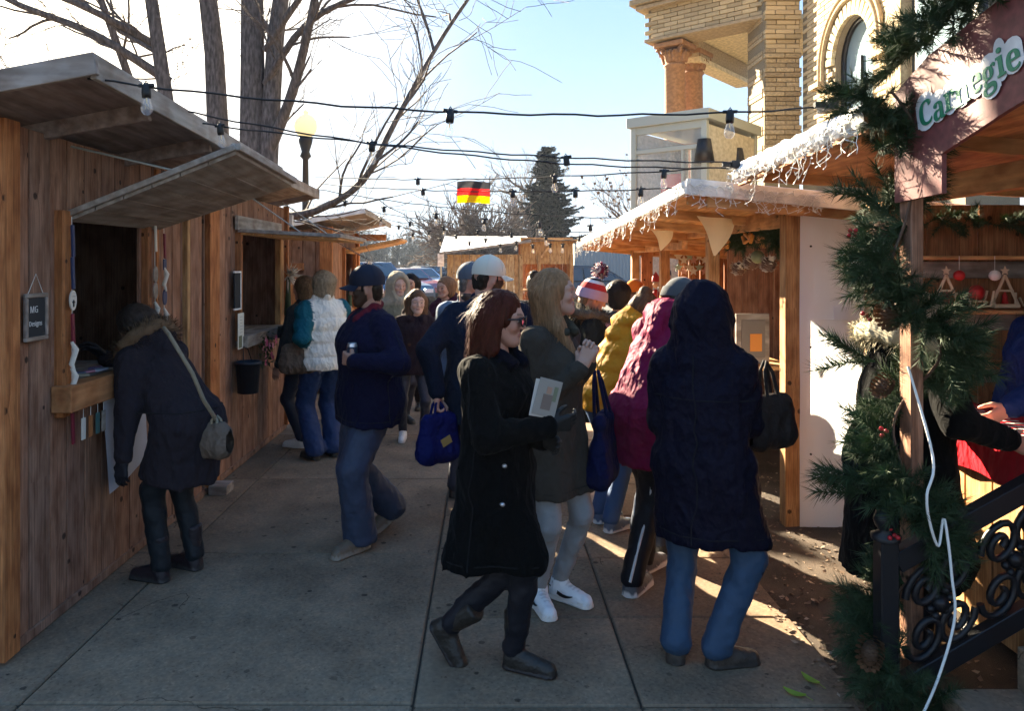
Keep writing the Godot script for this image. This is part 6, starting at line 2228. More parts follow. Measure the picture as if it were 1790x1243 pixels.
func people() -> void:
	var pale := Color(0.44, 0.25, 0.18)
	var rosy := Color(0.48, 0.26, 0.19)
	var tan := Color(0.34, 0.19, 0.125)
	# woman walking in the black coat
	var at := Vector3(0.045, 0, -3.26)
	var t := 60.0
	var p := person("woman in long black coat and sunglasses walking with booklets in her hand", at, t, {
		"h": 1.605, "cell": 0.0125, "skin": Color(0.42, 0.215, 0.15), "hair": Color(0.055, 0.014, 0.008), "style": "bob", "hair_cell": 0.008, "strands": 2200, "head_cell": 0.0055, "hy": 17.0, "hp": 2.0, "brow": Color(0.04, 0.015, 0.01),
		"coat": Color(0.0042, 0.0045, 0.0058), "hem": 0.46, "flare": 1.24, "cr": 1.05, "hood": "collar", "collar": Color(0.006, 0.007, 0.01), "fold": 0.012, "sway": -0.02, "swayz": -0.06, "seams": ["right", 0.5], "shirt": Color(0.20, 0.20, 0.26),
		"trousers": Color(0.009, 0.010, 0.013), "leg": 0.92, "shoe": "boot", "shoes": Color(0.022, 0.016, 0.013), "sole": Color(0.012, 0.01, 0.01), "shoe_cell": 0.010,
		"rf": foot(at, t, 0.15, -3.225, 4, 0), "lf": foot(at, t, -0.235, -3.34, 0, 52),
		"rh": loc(at, t, Vector3(0.245, 1.085, -3.055)), "rhand": {"dir": Vector3(0.75, 0.1, 0.75), "palm": Vector3(0.2, 0.2, -1), "curl": 0.45}, "re": Vector3(-0.8, -0.8, -0.6), "glove": Color(0.012, 0.012, 0.013),
		"lh": loc(at, t, Vector3(0.24, 1.0, -3.2)), "hand_cell": 0.006})
	sunglasses(p)
	for q in [Vector3(0.075, 0.918, -3.073), Vector3(0.066, 0.765, -3.058)]:
		var m := MB.new()
		m.ball(Vector3.ZERO, Vector3(0.009, 0.009, 0.012), 10, 6)
		put("button", m, M.rim, p.node).position = loc(at, t, q)
	# young woman with long fair hair, hands clasped
	at = Vector3(0.335, 0, -3.80)
	t = 55.0
	p = person("young woman with long fair hair and white sneakers, hands clasped", at, t, {
		"h": 1.70, "cell": 0.013, "skin": Color(0.46, 0.265, 0.19), "hair": Color(0.23, 0.125, 0.062), "style": "long", "hair_cell": 0.009, "strands": 2600, "head_cell": 0.0055, "hy": 28.0, "hp": -8.0, "brow": Color(0.12, 0.07, 0.04),
		"coat": Color(0.050, 0.043, 0.034), "hem": 0.60, "flare": 1.08, "cr": 0.97, "seams": ["right", 0.64], "hood": "collar", "collar": Color(0.05, 0.045, 0.035), "shirt": Color(0.3, 0.28, 0.25),
		"trousers": Color(0.26, 0.26, 0.26), "leg": 0.9, "cuff": 0.05, "shoe": "sneaker", "shoes": Color(0.74, 0.74, 0.74), "sole": Color(0.66, 0.62, 0.56), "shoe_cell": 0.0085,
		"rf": foot(at, t, 0.275, -3.81, -42, 0), "lf": foot(at, t, 0.405, -3.90, -8, 0),
		"rh": loc(at, t, Vector3(0.455, 1.235, -3.64)), "lh": loc(at, t, Vector3(0.505, 1.245, -3.73)),
		"rhand": {"dir": Vector3(0.25, 0.85, 0.35), "palm": Vector3(0.9, 0, -0.2), "curl": 0.62}, "lhand": {"dir": Vector3(-0.2, 0.85, 0.3), "palm": Vector3(-0.9, 0, 0.2), "curl": 0.6}, "hand_cell": 0.0045})
	for ch in p.node.get_children():
		if ch.name.begins_with("shoe"):
			for sd in [-1.0, 1.0]:
				var m := MB.new()
				var top := []
				var low := []
				for k in 9:
					var f := k / 8.0
					var z := lerpf(0.085, -0.075, f)
					var c := 0.032 + 0.045 * pow(f, 1.7) + 0.02 * pow(1.0 - f, 4.0)
					var wd := 0.013 * sin(PI * pow(1.0 - f, 0.8) * 0.92 + 0.06)
					var xx: float = (0.0475 - 0.012 * absf(f - 0.4)) * sd
					top.append(Vector3(xx, c + wd * 0.6, z)); low.append(Vector3(xx + 0.001 * sd, c - wd, z))
				for k in 8:
					m.quad(top[k], top[k + 1], low[k + 1], low[k])
				put("emblem", m, M.black_plastic, ch)
	# hooded navy coat, seen from behind
	at = Vector3(0.965, 0, -3.34)
	t = 150.0
	p = person("person in hooded navy long coat and jeans seen from behind", at, t, {
		"h": 1.61, "w": 1.06, "cell": 0.0125, "skin": pale, "head_cell": 0.012, "hy": -10.0, "hp": 8.0, "coat": Color(0.0052, 0.0072, 0.0135), "hem": 0.52, "flare": 1.08, "cr": 1.06, "hood": "up", "fold": 0.016, "fold_scale": Vector3(7, 3.5, 7), "coat_mat": M.nylon, "seams": ["back", 0.57, 1.16],
		"trousers": Color(0.024, 0.054, 0.095), "leg": 1.08, "cuff": 0.062, "shoe": "shoe", "shoes": Color(0.05, 0.038, 0.028), "sole": Color(0.03, 0.025, 0.02),
		"lf": foot(at, t, 0.845, -3.33, 10, 0), "rf": foot(at, t, 1.035, -3.26, -52, 0),
		"rh": loc(at, t, Vector3(1.22, 1.0, -3.56)), "lh": loc(at, t, Vector3(0.98, 1.0, -3.62)), "le": Vector3(0.25, -1.0, -0.3), "re": Vector3(-0.25, -1.0, -0.3)})
	# plum jacket leaning in
	at = Vector3(0.90, 0, -4.10)
	t = 122.0
	p = person("person in plum jacket and black trousers leaning towards the white-sheeted stall", at, t, {
		"h": 1.74, "w": 0.98, "cell": 0.016, "skin": pale, "hair": Color(0.06, 0.06, 0.06), "style": "nape", "strands": 150, "head_cell": 0.012, "lean": 27.0, "hp": 20.0, "coat": Color(0.19, 0.010, 0.045), "hem": 0.67, "cr": 1.1, "hood": "down", "fold": 0.013, "coat_mat": M.nylon,
		"trousers": Color(0.006, 0.006, 0.008), "leg": 1.05, "shoe": "sneaker", "shoes": Color(0.10, 0.10, 0.11), "sole": Color(0.6, 0.58, 0.55),
		"rf": foot(at, t, 0.79, -3.98, 20, 0), "lf": foot(at, t, 0.92, -4.27, 10, 0), "rh": loc(at, t, Vector3(1.3, 1.0, -4.1)), "lh": loc(at, t, Vector3(1.35, 1.05, -4.5))})
	knit_hat(p.node, p.head, [Color(0.06, 0.065, 0.07), Color(0.075, 0.08, 0.085)])
	for k in 2:
		var sm := MB.new()
		var lg: Array = p.legs[k]
		var o := Vector3(0.6 if k == 0 else -0.6, 0, -0.8).normalized()
		sm.tube(smooth([lg[0].lerp(lg[1], 0.3) + o * 0.094, lg[1] + o * 0.070, lg[1].lerp(lg[2], 0.5) + o * 0.066, lg[2] + o * 0.061]), [0.0075], 6)
		put("side_stripe", sm, mat(Color(0.62, 0.62, 0.62), 0.8), p.node)
	# bearded man in navy jacket and cap
	at = Vector3(-0.73, 0, -4.70)
	t = -56.0
	p = person("bearded man in navy jacket and cap holding a can", at, t, {
		"h": 1.70, "w": 1.24, "cell": 0.014, "skin": Color(0.36, 0.19, 0.13), "hair": Color(0.03, 0.02, 0.014), "style": "nape", "beard": Color(0.06, 0.033, 0.022), "head_cell": 0.006, "hy": -30.0, "hp": 4.0, "strands": 200,
		"coat": Color(0.009, 0.011, 0.024), "hem": 0.76, "cr": 1.06, "flare": 1.04, "seams": [0.80, "left"], "hood": "collar", "collar": Color(0.11, 0.012, 0.02), "shirt": Color(0.5, 0.5, 0.52),
		"trousers": Color(0.032, 0.046, 0.075), "leg": 1.2, "cuff": 0.075, "shoe": "low", "shoes": Color(0.13, 0.095, 0.065), "sole": Color(0.22, 0.19, 0.15), "shoe_size": 1.12,
		"lf": foot(at, t, -0.79, -4.55, 18, 0), "rf": foot(at, t, -0.60, -4.97, 0, 32),
		"lh": loc(at, t, Vector3(-0.765, 1.175, -4.37)), "lhand": {"dir": Vector3(-0.9, 0.1, 0.2), "palm": Vector3(-0.1, 0.0, -0.95), "curl": 0.55}, "le": Vector3(1.0, -0.7, -0.5),
		"rh": Vector3(-0.27, 0.85, -0.16), "hand_cell": 0.005})
	cap(p.node, p.head, Color(0.006, 0.009, 0.022), Color(0.006, 0.009, 0.022))
	var lw := MB.new()
	lw.box(Vector3.ZERO, Vector3(0.075, 0.03, 0.006), Basis.IDENTITY, 0.002)
	var lo := put("chest_logo", lw, mat(Color(0.10, 0.03, 0.06), 0.9), p.node)
	lo.transform = Transform3D(Basis.from_euler(Vector3(-0.15, 0.55, -0.25)), Vector3(0.135, 1.24, 0.178))
	var can := thing("drink_can", "silver topped drink can in the bearded man's hand", "can", at + Basis.from_euler(Vector3(0, deg_to_rad(t), 0)) * (p.lh + Vector3(-0.9, 0.1, 0.2).normalized() * 0.085 + Vector3(-0.1, 0, -0.95) * 0.042 + Vector3(0, -0.055, 0)))
	var cm := MB.new()
	cm.lathe([Vector2(0.0, 0), Vector2(0.024, 0), Vector2(0.031, 0.012), Vector2(0.031, 0.125)], Transform3D.IDENTITY, 18)
	put("body", cm, mat(Color(0.04, 0.055, 0.09), 0.35, {"metal": 0.5}), can)
	cm = MB.new()
	cm.lathe([Vector2(0.031, 0.125), Vector2(0.027, 0.142), Vector2(0.027, 0.147), Vector2(0.024, 0.143), Vector2(0.0, 0.143)], Transform3D.IDENTITY, 18)
	put("lid", cm, M.rim, can)
	# woman bending into the first window
	at = Vector3(-1.735, 0, -4.20)
	t = -112.0
	p = person("woman in dark parka with fur collar bending into the nearest stall window", at, t, {
		"h": 1.62, "w": 1.04, "cell": 0.015, "skin": pale, "hair": Color(0.045, 0.034, 0.028), "style": "bob", "strands": 700, "head_cell": 0.010, "lean": 38.0, "hp": 34.0,
		"coat": Color(0.024, 0.0235, 0.024), "hem": 0.56, "cutz": 0.18, "flare": 1.12, "cr": 1.06, "hood": "down", "fur": Color(0.15, 0.092, 0.048), "fur_r": 0.04, "fur_size": 1.12, "fold": 0.012, "seams": [0.95],
		"trousers": Color(0.010, 0.012, 0.018), "leg": 0.98, "shoe": "boot", "shoes": Color(0.012, 0.011, 0.012), "glove": Color(0.014, 0.014, 0.016),
		"lf": foot(at, t, -1.82, -4.13, 5, 0), "rf": foot(at, t, -1.70, -4.30, 0, 0),
		"lh": loc(at, t, Vector3(-1.93, 0.68, -3.98)), "rh": loc(at, t, Vector3(-2.2, 1.2, -4.35)), "re": Vector3(-0.5, -1, -0.3)})
	# white vest
	at = Vector3(-1.47, 0, -6.76)
	t = -140.0
	p = person("woman in white puffer vest with teal sleeves and jeans, seen from behind", at, t, {
		"h": 1.66, "w": 1.16, "cell": 0.015, "skin": pale, "hair": Color(0.26, 0.20, 0.13), "style": "round", "strands": 600, "head_cell": 0.012, "coat_name": "vest", "coat": Color(0.72, 0.69, 0.60), "sleeve": Color(0.008, 0.085, 0.115), "hem": 0.80, "cr": 1.06, "hood": "collar", "collar": Color(0.72, 0.69, 0.60), "quilt": 0.115, "coat_mat": M.nylon,
		"trousers": Color(0.014, 0.035, 0.10), "leg": 1.15, "cuff": 0.075, "shoe": "low", "shoes": Color(0.02, 0.02, 0.02), "lh": loc(at, t, Vector3(-1.60, 1.02, -6.72)), "le": Vector3(0.7, -0.6, -0.9), "lhand": {"curl": 0.5}})
	at = Vector3(-1.74, 0, -7.2)
	t = -115.0
	p = person("short haired woman in dark jacket and white shoes beside the white vest", at, t, {
		"h": 1.60, "cell": 0.024, "skin": pale, "hair": Color(0.13, 0.085, 0.05), "style": "round", "strands": 350, "head_cell": 0.012, "coat": Color(0.035, 0.042, 0.045), "hem": 0.74, "cr": 1.1, "hood": "collar",
		"trousers": Color(0.015, 0.022, 0.045), "shoe": "sneaker", "shoes": Color(0.6, 0.58, 0.55), "sole": Color(0.55, 0.53, 0.5), "rh": loc(at, t, Vector3(-2.1, 1.05, -7.3))})
	# white cap man from behind
	at = Vector3(0.02, 0, -4.80)
	t = 170.0
	p = person("broad man in navy jacket and cream cap seen from behind", at, t, {
		"h": 1.765, "w": 1.32, "cell": 0.016, "skin": rosy, "hair": Color(0.022, 0.016, 0.012), "style": "nape", "strands": 200, "beard": Color(0.06, 0.035, 0.02), "head_cell": 0.008, "hy": -52.0, "hp": 6.0, "coat": Color(0.009, 0.013, 0.027), "hem": 0.74, "cr": 1.08, "hood": "collar", "collar": Color(0.010, 0.015, 0.034),
		"trousers": Color(0.02, 0.022, 0.03), "leg": 1.15, "lh": loc(at, t, Vector3(-0.305, 0.95, -4.66)), "lhand": {"dir": Vector3(0, -1, 0), "curl": 0.7}, "le": Vector3(0.8, 0, -0.6), "side": -2.0, "rh": loc(at, t, Vector3(0.28, 1.0, -4.95))})
	cap(p.node, p.head, Color(0.58, 0.53, 0.43), Color(0.55, 0.50, 0.40))
	at = Vector3(-0.13, 0, -5.62)
	t = 160.0
	p = person("man in grey cap and pale blue grey jacket behind the broad man", at, t, {
		"h": 1.72, "w": 1.1, "cell": 0.024, "skin": rosy, "hair": Color(0.12, 0.11, 0.1), "style": "nape", "strands": 150, "head_cell": 0.009, "hy": -62.0, "hp": 5.0, "coat": Color(0.14, 0.17, 0.22), "hem": 0.76, "hood": "collar", "collar": Color(0.08, 0.06, 0.05), "trousers": Color(0.03, 0.035, 0.05)})
	cap(p.node, p.head, Color(0.085, 0.095, 0.115), Color(0.07, 0.08, 0.10))
	# the girl facing the viewer
	at = Vector3(-0.72, 0, -7.38)
	t = 8.0
	p = person("girl with long brown hair in dark coat walking towards the viewer", at, t, {
		"h": 1.455, "cell": 0.022, "skin": Color(0.50, 0.32, 0.25), "hair": Color(0.085, 0.042, 0.022), "style": "long", "strands": 500, "head_cell": 0.007, "hy": 8.0, "hair_cell": 0.01, "side": -4.0, "coat": Color(0.022, 0.015, 0.018), "hem": 0.66, "hood": "down", "trousers": Color(0.022, 0.026, 0.04), "leg": 0.92, "shoe": "sneaker", "shoes": Color(0.6, 0.6, 0.6), "sole": Color(0.5, 0.5, 0.5),
		"lf": [0.11, 0.02, 10.0, 0.0], "rf": [-0.1, -0.05, -8.0, 0.0], "lh": Vector3(0.2, 0.82, 0.14), "rh": Vector3(-0.2, 0.82, 0.14)})
	at = Vector3(-0.965, 0, -8.2)
	t = 25.0
	p = person("woman in beige hood and olive jacket facing the viewer", at, t, {
		"h": 1.60, "cell": 0.024, "skin": Color(0.5, 0.31, 0.24), "hair": Color(0.3, 0.2, 0.1), "head_cell": 0.008, "coat": Color(0.30, 0.26, 0.19), "coat_paint": func(v, _g, q): return Color(0.19, 0.175, 0.115) if v.y < 1.30 else q, "hem": 0.74, "cr": 1.05, "hood": "up", "trousers": Color(0.02, 0.025, 0.04)})
	at = Vector3(-0.905, 0, -9.0)
	p = person("dark haired woman in black behind the beige hood", at, -10.0, {"h": 1.60, "cell": 0.026, "skin": pale, "hair": Color(0.014, 0.011, 0.01), "style": "long", "strands": 250, "hair_cell": 0.014, "head_cell": 0.011, "coat": Color(0.012, 0.012, 0.014), "trousers": Color(0.015, 0.015, 0.02)})
	at = Vector3(-0.45, 0, -8.4)
	p = person("auburn haired woman in plum top by the parked cars", at, -38.0, {"h": 1.57, "cell": 0.026, "skin": pale, "hair": Color(0.17, 0.085, 0.045), "style": "round", "strands": 250, "hair_cell": 0.013, "head_cell": 0.009, "coat": Color(0.05, 0.012, 0.025), "hem": 0.75, "trousers": Color(0.03, 0.035, 0.05), "hood": "down"})
	# striped bobble hat
	at = Vector3(0.77, 0, -5.6)
	t = 92.0
	p = person("woman in striped bobble hat and dark parka looking down at her hands", at, t, {
		"h": 1.60, "cell": 0.022, "skin": Color(0.50, 0.24, 0.16), "hair": Color(0.2, 0.12, 0.07), "style": "nape", "strands": 200, "head_cell": 0.008, "hp": 22.0, "coat": Color(0.014, 0.016, 0.018), "hem": 0.6, "cr": 1.1, "hood": "down", "fur": Color(0.11, 0.09, 0.06), "fur_r": 0.04, "fur_size": 1.15, "trousers": Color(0.03, 0.04, 0.07), "shoe": "sneaker", "shoes": Color(0.6, 0.57, 0.5), "sole": Color(0.55, 0.52, 0.48),
		"rh": loc(at, t, Vector3(1.0, 1.12, -5.46)), "lh": loc(at, t, Vector3(1.02, 1.12, -5.6)), "rhand": {"curl": 0.6}})
	knit_hat(p.node, p.head, [Color(0.42, 0.27, 0.33), Color(0.40, 0.25, 0.31), Color(0.42, 0.022, 0.022), Color(0.42, 0.022, 0.022), Color(0.6, 0.58, 0.6), Color(0.02, 0.018, 0.02), Color(0.5, 0.5, 0.58), Color(0.5, 0.5, 0.58)], Color(0.16, 0.012, 0.035), 0.165)
	at = Vector3(1.17, 0, -6.65)
	p = person("dark haired person in grey and pink colour block jacket", at, 165.0, {"h": 1.57, "cell": 0.026, "skin": pale, "hair": Color(0.018, 0.012, 0.01), "style": "round", "strands": 250, "hair_cell": 0.013, "head_cell": 0.012, "coat": Color(0.05, 0.055, 0.065), "coat_paint": func(v, _g, q): return Color(0.45, 0.19, 0.17) if v.y < 1.22 else q, "hem": 0.75, "trousers": Color(0.02, 0.03, 0.05)})
	at = Vector3(0.84, 0, -4.98)
	t = 115.0
	p = person("person in mustard yellow puffer jacket and jeans bending to the counter", at, t, {
		"h": 1.62, "cell": 0.022, "skin": pale, "hair": Color(0.08, 0.045, 0.025), "style": "bun", "strands": 250, "hair_cell": 0.012, "head_cell": 0.012, "lean": 32.0, "hp": 30.0, "coat": Color(0.40, 0.185, 0.014), "hem": 0.80, "cr": 1.12, "hood": "down", "quilt": 0.095, "coat_mat": M.nylon, "trousers": Color(0.022, 0.055, 0.14), "leg": 1.05, "shoe": "sneaker", "shoes": Color(0.05, 0.08, 0.14), "sole": Color(0.5, 0.5, 0.5),
		"rh": loc(at, t, Vector3(1.5, 1.05, -5.0)), "lh": loc(at, t, Vector3(1.45, 1.05, -5.5)), "rf": foot(at, t, 0.84, -4.9, 10, 0)})
	at = Vector3(1.02, 0, -4.60)
	t = 118.0
	p = person("fair haired person in dark grey green jacket between mustard and plum jackets", at, t, {
		"h": 1.64, "cell": 0.022, "skin": pale, "hair": Color(0.42, 0.26, 0.12), "style": "round", "strands": 500, "hair_cell": 0.011, "head_cell": 0.012, "lean": 30.0, "hp": 25.0, "coat": Color(0.040, 0.052, 0.055), "hem": 0.8, "cr": 1.1, "hood": "down", "coat_mat": M.nylon, "trousers": Color(0.02, 0.03, 0.05), "rh": loc(at, t, Vector3(1.6, 1.05, -4.6)), "lh": loc(at, t, Vector3(1.6, 1.05, -5.0))})
	at = Vector3(2.72, 0, -6.3)
	p = person("stall keeper in magenta top inside the white-sheeted stall", at, -95.0, {"h": 1.60, "cell": 0.026, "skin": pale, "hair": Color(0.03, 0.02, 0.015), "style": "round", "strands": 200, "hair_cell": 0.013, "head_cell": 0.010, "coat": Color(0.26, 0.010, 0.045), "hem": 0.8, "trousers": Color(0.02, 0.02, 0.025)})
	# fur hooded black coat behind the garlanded post
	at = Vector3(1.90, 0, -3.42)
	t = 100.0
	p = person("person in long black coat with pale fur hood behind the garlanded post", at, t, {
		"h": 1.60, "w": 1.2, "cell": 0.019, "skin": Color(0.46, 0.23, 0.16), "hair": Color(0.36, 0.30, 0.22), "style": "bob", "strands": 700, "head_cell": 0.009, "lean": 10.0, "hp": 12.0, "hy": 25.0, "coat": Color(0.006, 0.0066, 0.0075), "hem": 0.34, "flare": 1.3, "cr": 1.16, "hood": "down", "fur": Color(0.40, 0.36, 0.25), "fur_r": 0.05, "fur_size": 1.55, "fold": 0.010,
		"trousers": Color(0.01, 0.01, 0.012), "shoe": "boot", "shoes": Color(0.015, 0.013, 0.012), "rh": loc(at, t, Vector3(2.15, 1.02, -3.1)), "lh": loc(at, t, Vector3(2.2, 1.0, -3.6))})
	at = Vector3(2.98, 0, -3.90)
	p = person("stall keeper in bright blue jacket behind the red counter", at, -80.0, {"h": 1.72, "w": 1.2, "cell": 0.022, "skin": pale, "hair": Color(0.05, 0.03, 0.02), "style": "short", "strands": 200, "head_cell": 0.010, "coat": Color(0.010, 0.028, 0.12), "hem": 0.75, "cr": 1.12, "hood": "collar", "coat_mat": M.nylon, "trousers": Color(0.02, 0.02, 0.03), "lh": loc(at, -80.0, Vector3(2.58, 1.02, -3.72)), "lhand": {"curl": 0.5}})
	at = Vector3(1.62, 0, -8.2)
	p = person("person in orange knit hat at the rear bay of the pine stalls", at, 120.0, {"h": 1.56, "cell": 0.026, "skin": pale, "hair": Color(0.1, 0.06, 0.04), "style": "nape", "strands": 100, "head_cell": 0.012, "coat": Color(0.20, 0.12, 0.08), "trousers": Color(0.03, 0.03, 0.04), "hood": "down"})
	knit_hat(p.node, p.head, [Color(0.62, 0.16, 0.01), Color(0.58, 0.15, 0.01)])
	at = Vector3(0.49, 0, -7.55)
	p = person("dark haired person with hair tied up in front of the far stall", at, 170.0, {"h": 1.62, "cell": 0.026, "skin": pale, "hair": Color(0.03, 0.02, 0.014), "style": "bun", "strands": 250, "hair_cell": 0.012, "head_cell": 0.012, "coat": Color(0.03, 0.03, 0.035), "trousers": Color(0.02, 0.02, 0.03)})


func sunglasses(p: Dictionary) -> void:
	var m := MB.new()
	var x: Transform3D = p.head
	for s in [-1.0, 1.0]:
		var ring := []
		for k in 15:
			var a := TAU * k / 14
			ring.append(x * Vector3(0.033 * s + cos(a) * 0.027, 0.004 + sin(a) * 0.02 + 0.003 * cos(2 * a), 0.104 - 0.25 * absf(cos(a) * 0.03 * (1.0 if cos(a) * s > 0 else 0.2))))
		m.tube(ring, [0.0032], 5, false)
		m.tube([x * Vector3(0.06 * s, 0.014, 0.097), x * Vector3(0.079 * s, 0.013, 0.07), x * Vector3(0.084 * s, 0.008, -0.01)], [0.0036, 0.004, 0.003], 5)
	m.tube([x * Vector3(-0.008, 0.008, 0.105), x * Vector3(0.008, 0.008, 0.105)], [0.003], 5)
	var g := put("sunglasses", m, M.black_plastic, p.node)
	var l := MB.new()
	for s in [-1.0, 1.0]:
		for k in 14:
			var a0 := TAU * k / 14
			var a1 := TAU * (k + 1) / 14
			var c := Vector3(0.033 * s, 0.004, 0.105)
			var e0 := Vector3(0.033 * s + cos(a0) * 0.027, 0.004 + sin(a0) * 0.02, 0.102)
			var e1 := Vector3(0.033 * s + cos(a1) * 0.027, 0.004 + sin(a1) * 0.02, 0.102)
			l.tri(x * c, x * e0, x * e1)
	put("lens", l, M.car_glass, g)


# ---------------------------------------------------------------- goods, bags and small signs
func text_on(parent: Node, words: String, at: Transform3D, size: float, m: Material, called := "lettering", serif := false) -> void:
	var tm := TextMesh.new()
	tm.text = words
	var f := SystemFont.new()
	f.font_names = PackedStringArray(["Droid Serif"] if serif else ["Droid Sans"])
	tm.font = f
	tm.font_size = 32
	tm.pixel_size = size / 32.0
	tm.depth = 0.0015
	part(called, tm, m, parent, at)


func star(m: MB, c: Vector3, r: float, side: Vector3, thick := 0.006) -> void:
	var n := side.cross(Vector3.UP).normalized() * thick * 0.5
	for k in 10:
		var r0 := r if k % 2 == 0 else r * 0.45
		var r1 := r * 0.45 if k % 2 == 0 else r
		var a0 := PI / 2 + TAU * k / 10
		var a1 := PI / 2 + TAU * (k + 1) / 10
		var p := c + side * cos(a0) * r0 + Vector3.UP * sin(a0) * r0
		var q := c + side * cos(a1) * r1 + Vector3.UP * sin(a1) * r1
		m.tri(c + n, p + n, q + n)
		m.tri(c - n, q - n, p - n)
		m.quad(p + n, p - n, q - n, q + n)


func tote(label: String, at: Vector3, turn: float, w: float, h: float, d: float, c: Color, grip: Vector3, called := "tote_bag", strap := Color(0, 0, 0, 0)) -> Node3D:
	var t := thing(called, label, "bag", at, deg_to_rad(turn))
	var s := blank()
	var f := Field.new(Vector3(-w * 0.75, -0.04, -d * 1.1), Vector3(w * 0.75, h + 0.06, d * 1.1), 0.014)
	f.bone(Vector3(-w * 0.42, 0.045, 0), Vector3(w * 0.42, 0.045, 0), d * 0.5, d * 0.5, 0.02, 0)
	f.bone(Vector3(-w * 0.40, h * 0.5, 0), Vector3(w * 0.40, h * 0.5, 0), d * 0.45, d * 0.45, 0.12, 0, Vector3.UP, 1.6)
	f.bone(Vector3(-w * 0.36, h * 0.93, 0), Vector3(w * 0.36, h * 0.93, 0), d * 0.26, d * 0.26, 0.12, 0)
	f.rough(noise(1.0, 6, 3), 0.009, Vector3(7, 7, 7))
	f.rough(noise(1.0, 9, 3), 0.005, Vector3(10, 6, 10), [], true)
	f.skin(s, [c])
	part("bag_body", skin_mesh(s), M.nylon, t)
	var b := Basis.from_euler(Vector3(0, deg_to_rad(-turn), 0))
	var g := b * (grip - at)
	for z in [-0.3, 0.3]:
		var m := MB.new()
		m.col = c if strap.a == 0 else strap
		var l := Vector3(-w * 0.2, h * 0.95, z * d)
		var r := Vector3(w * 0.2, h * 0.95, z * d)
		m.tube([l, l.lerp(g, 0.75) + Vector3(-0.012, 0, z * 0.03), g + Vector3(0, 0, z * 0.03), r.lerp(g, 0.75) + Vector3(0.012, 0, z * 0.03), r], [0.009], 6)
		put("handle", m, M.nylon, t)
	return t


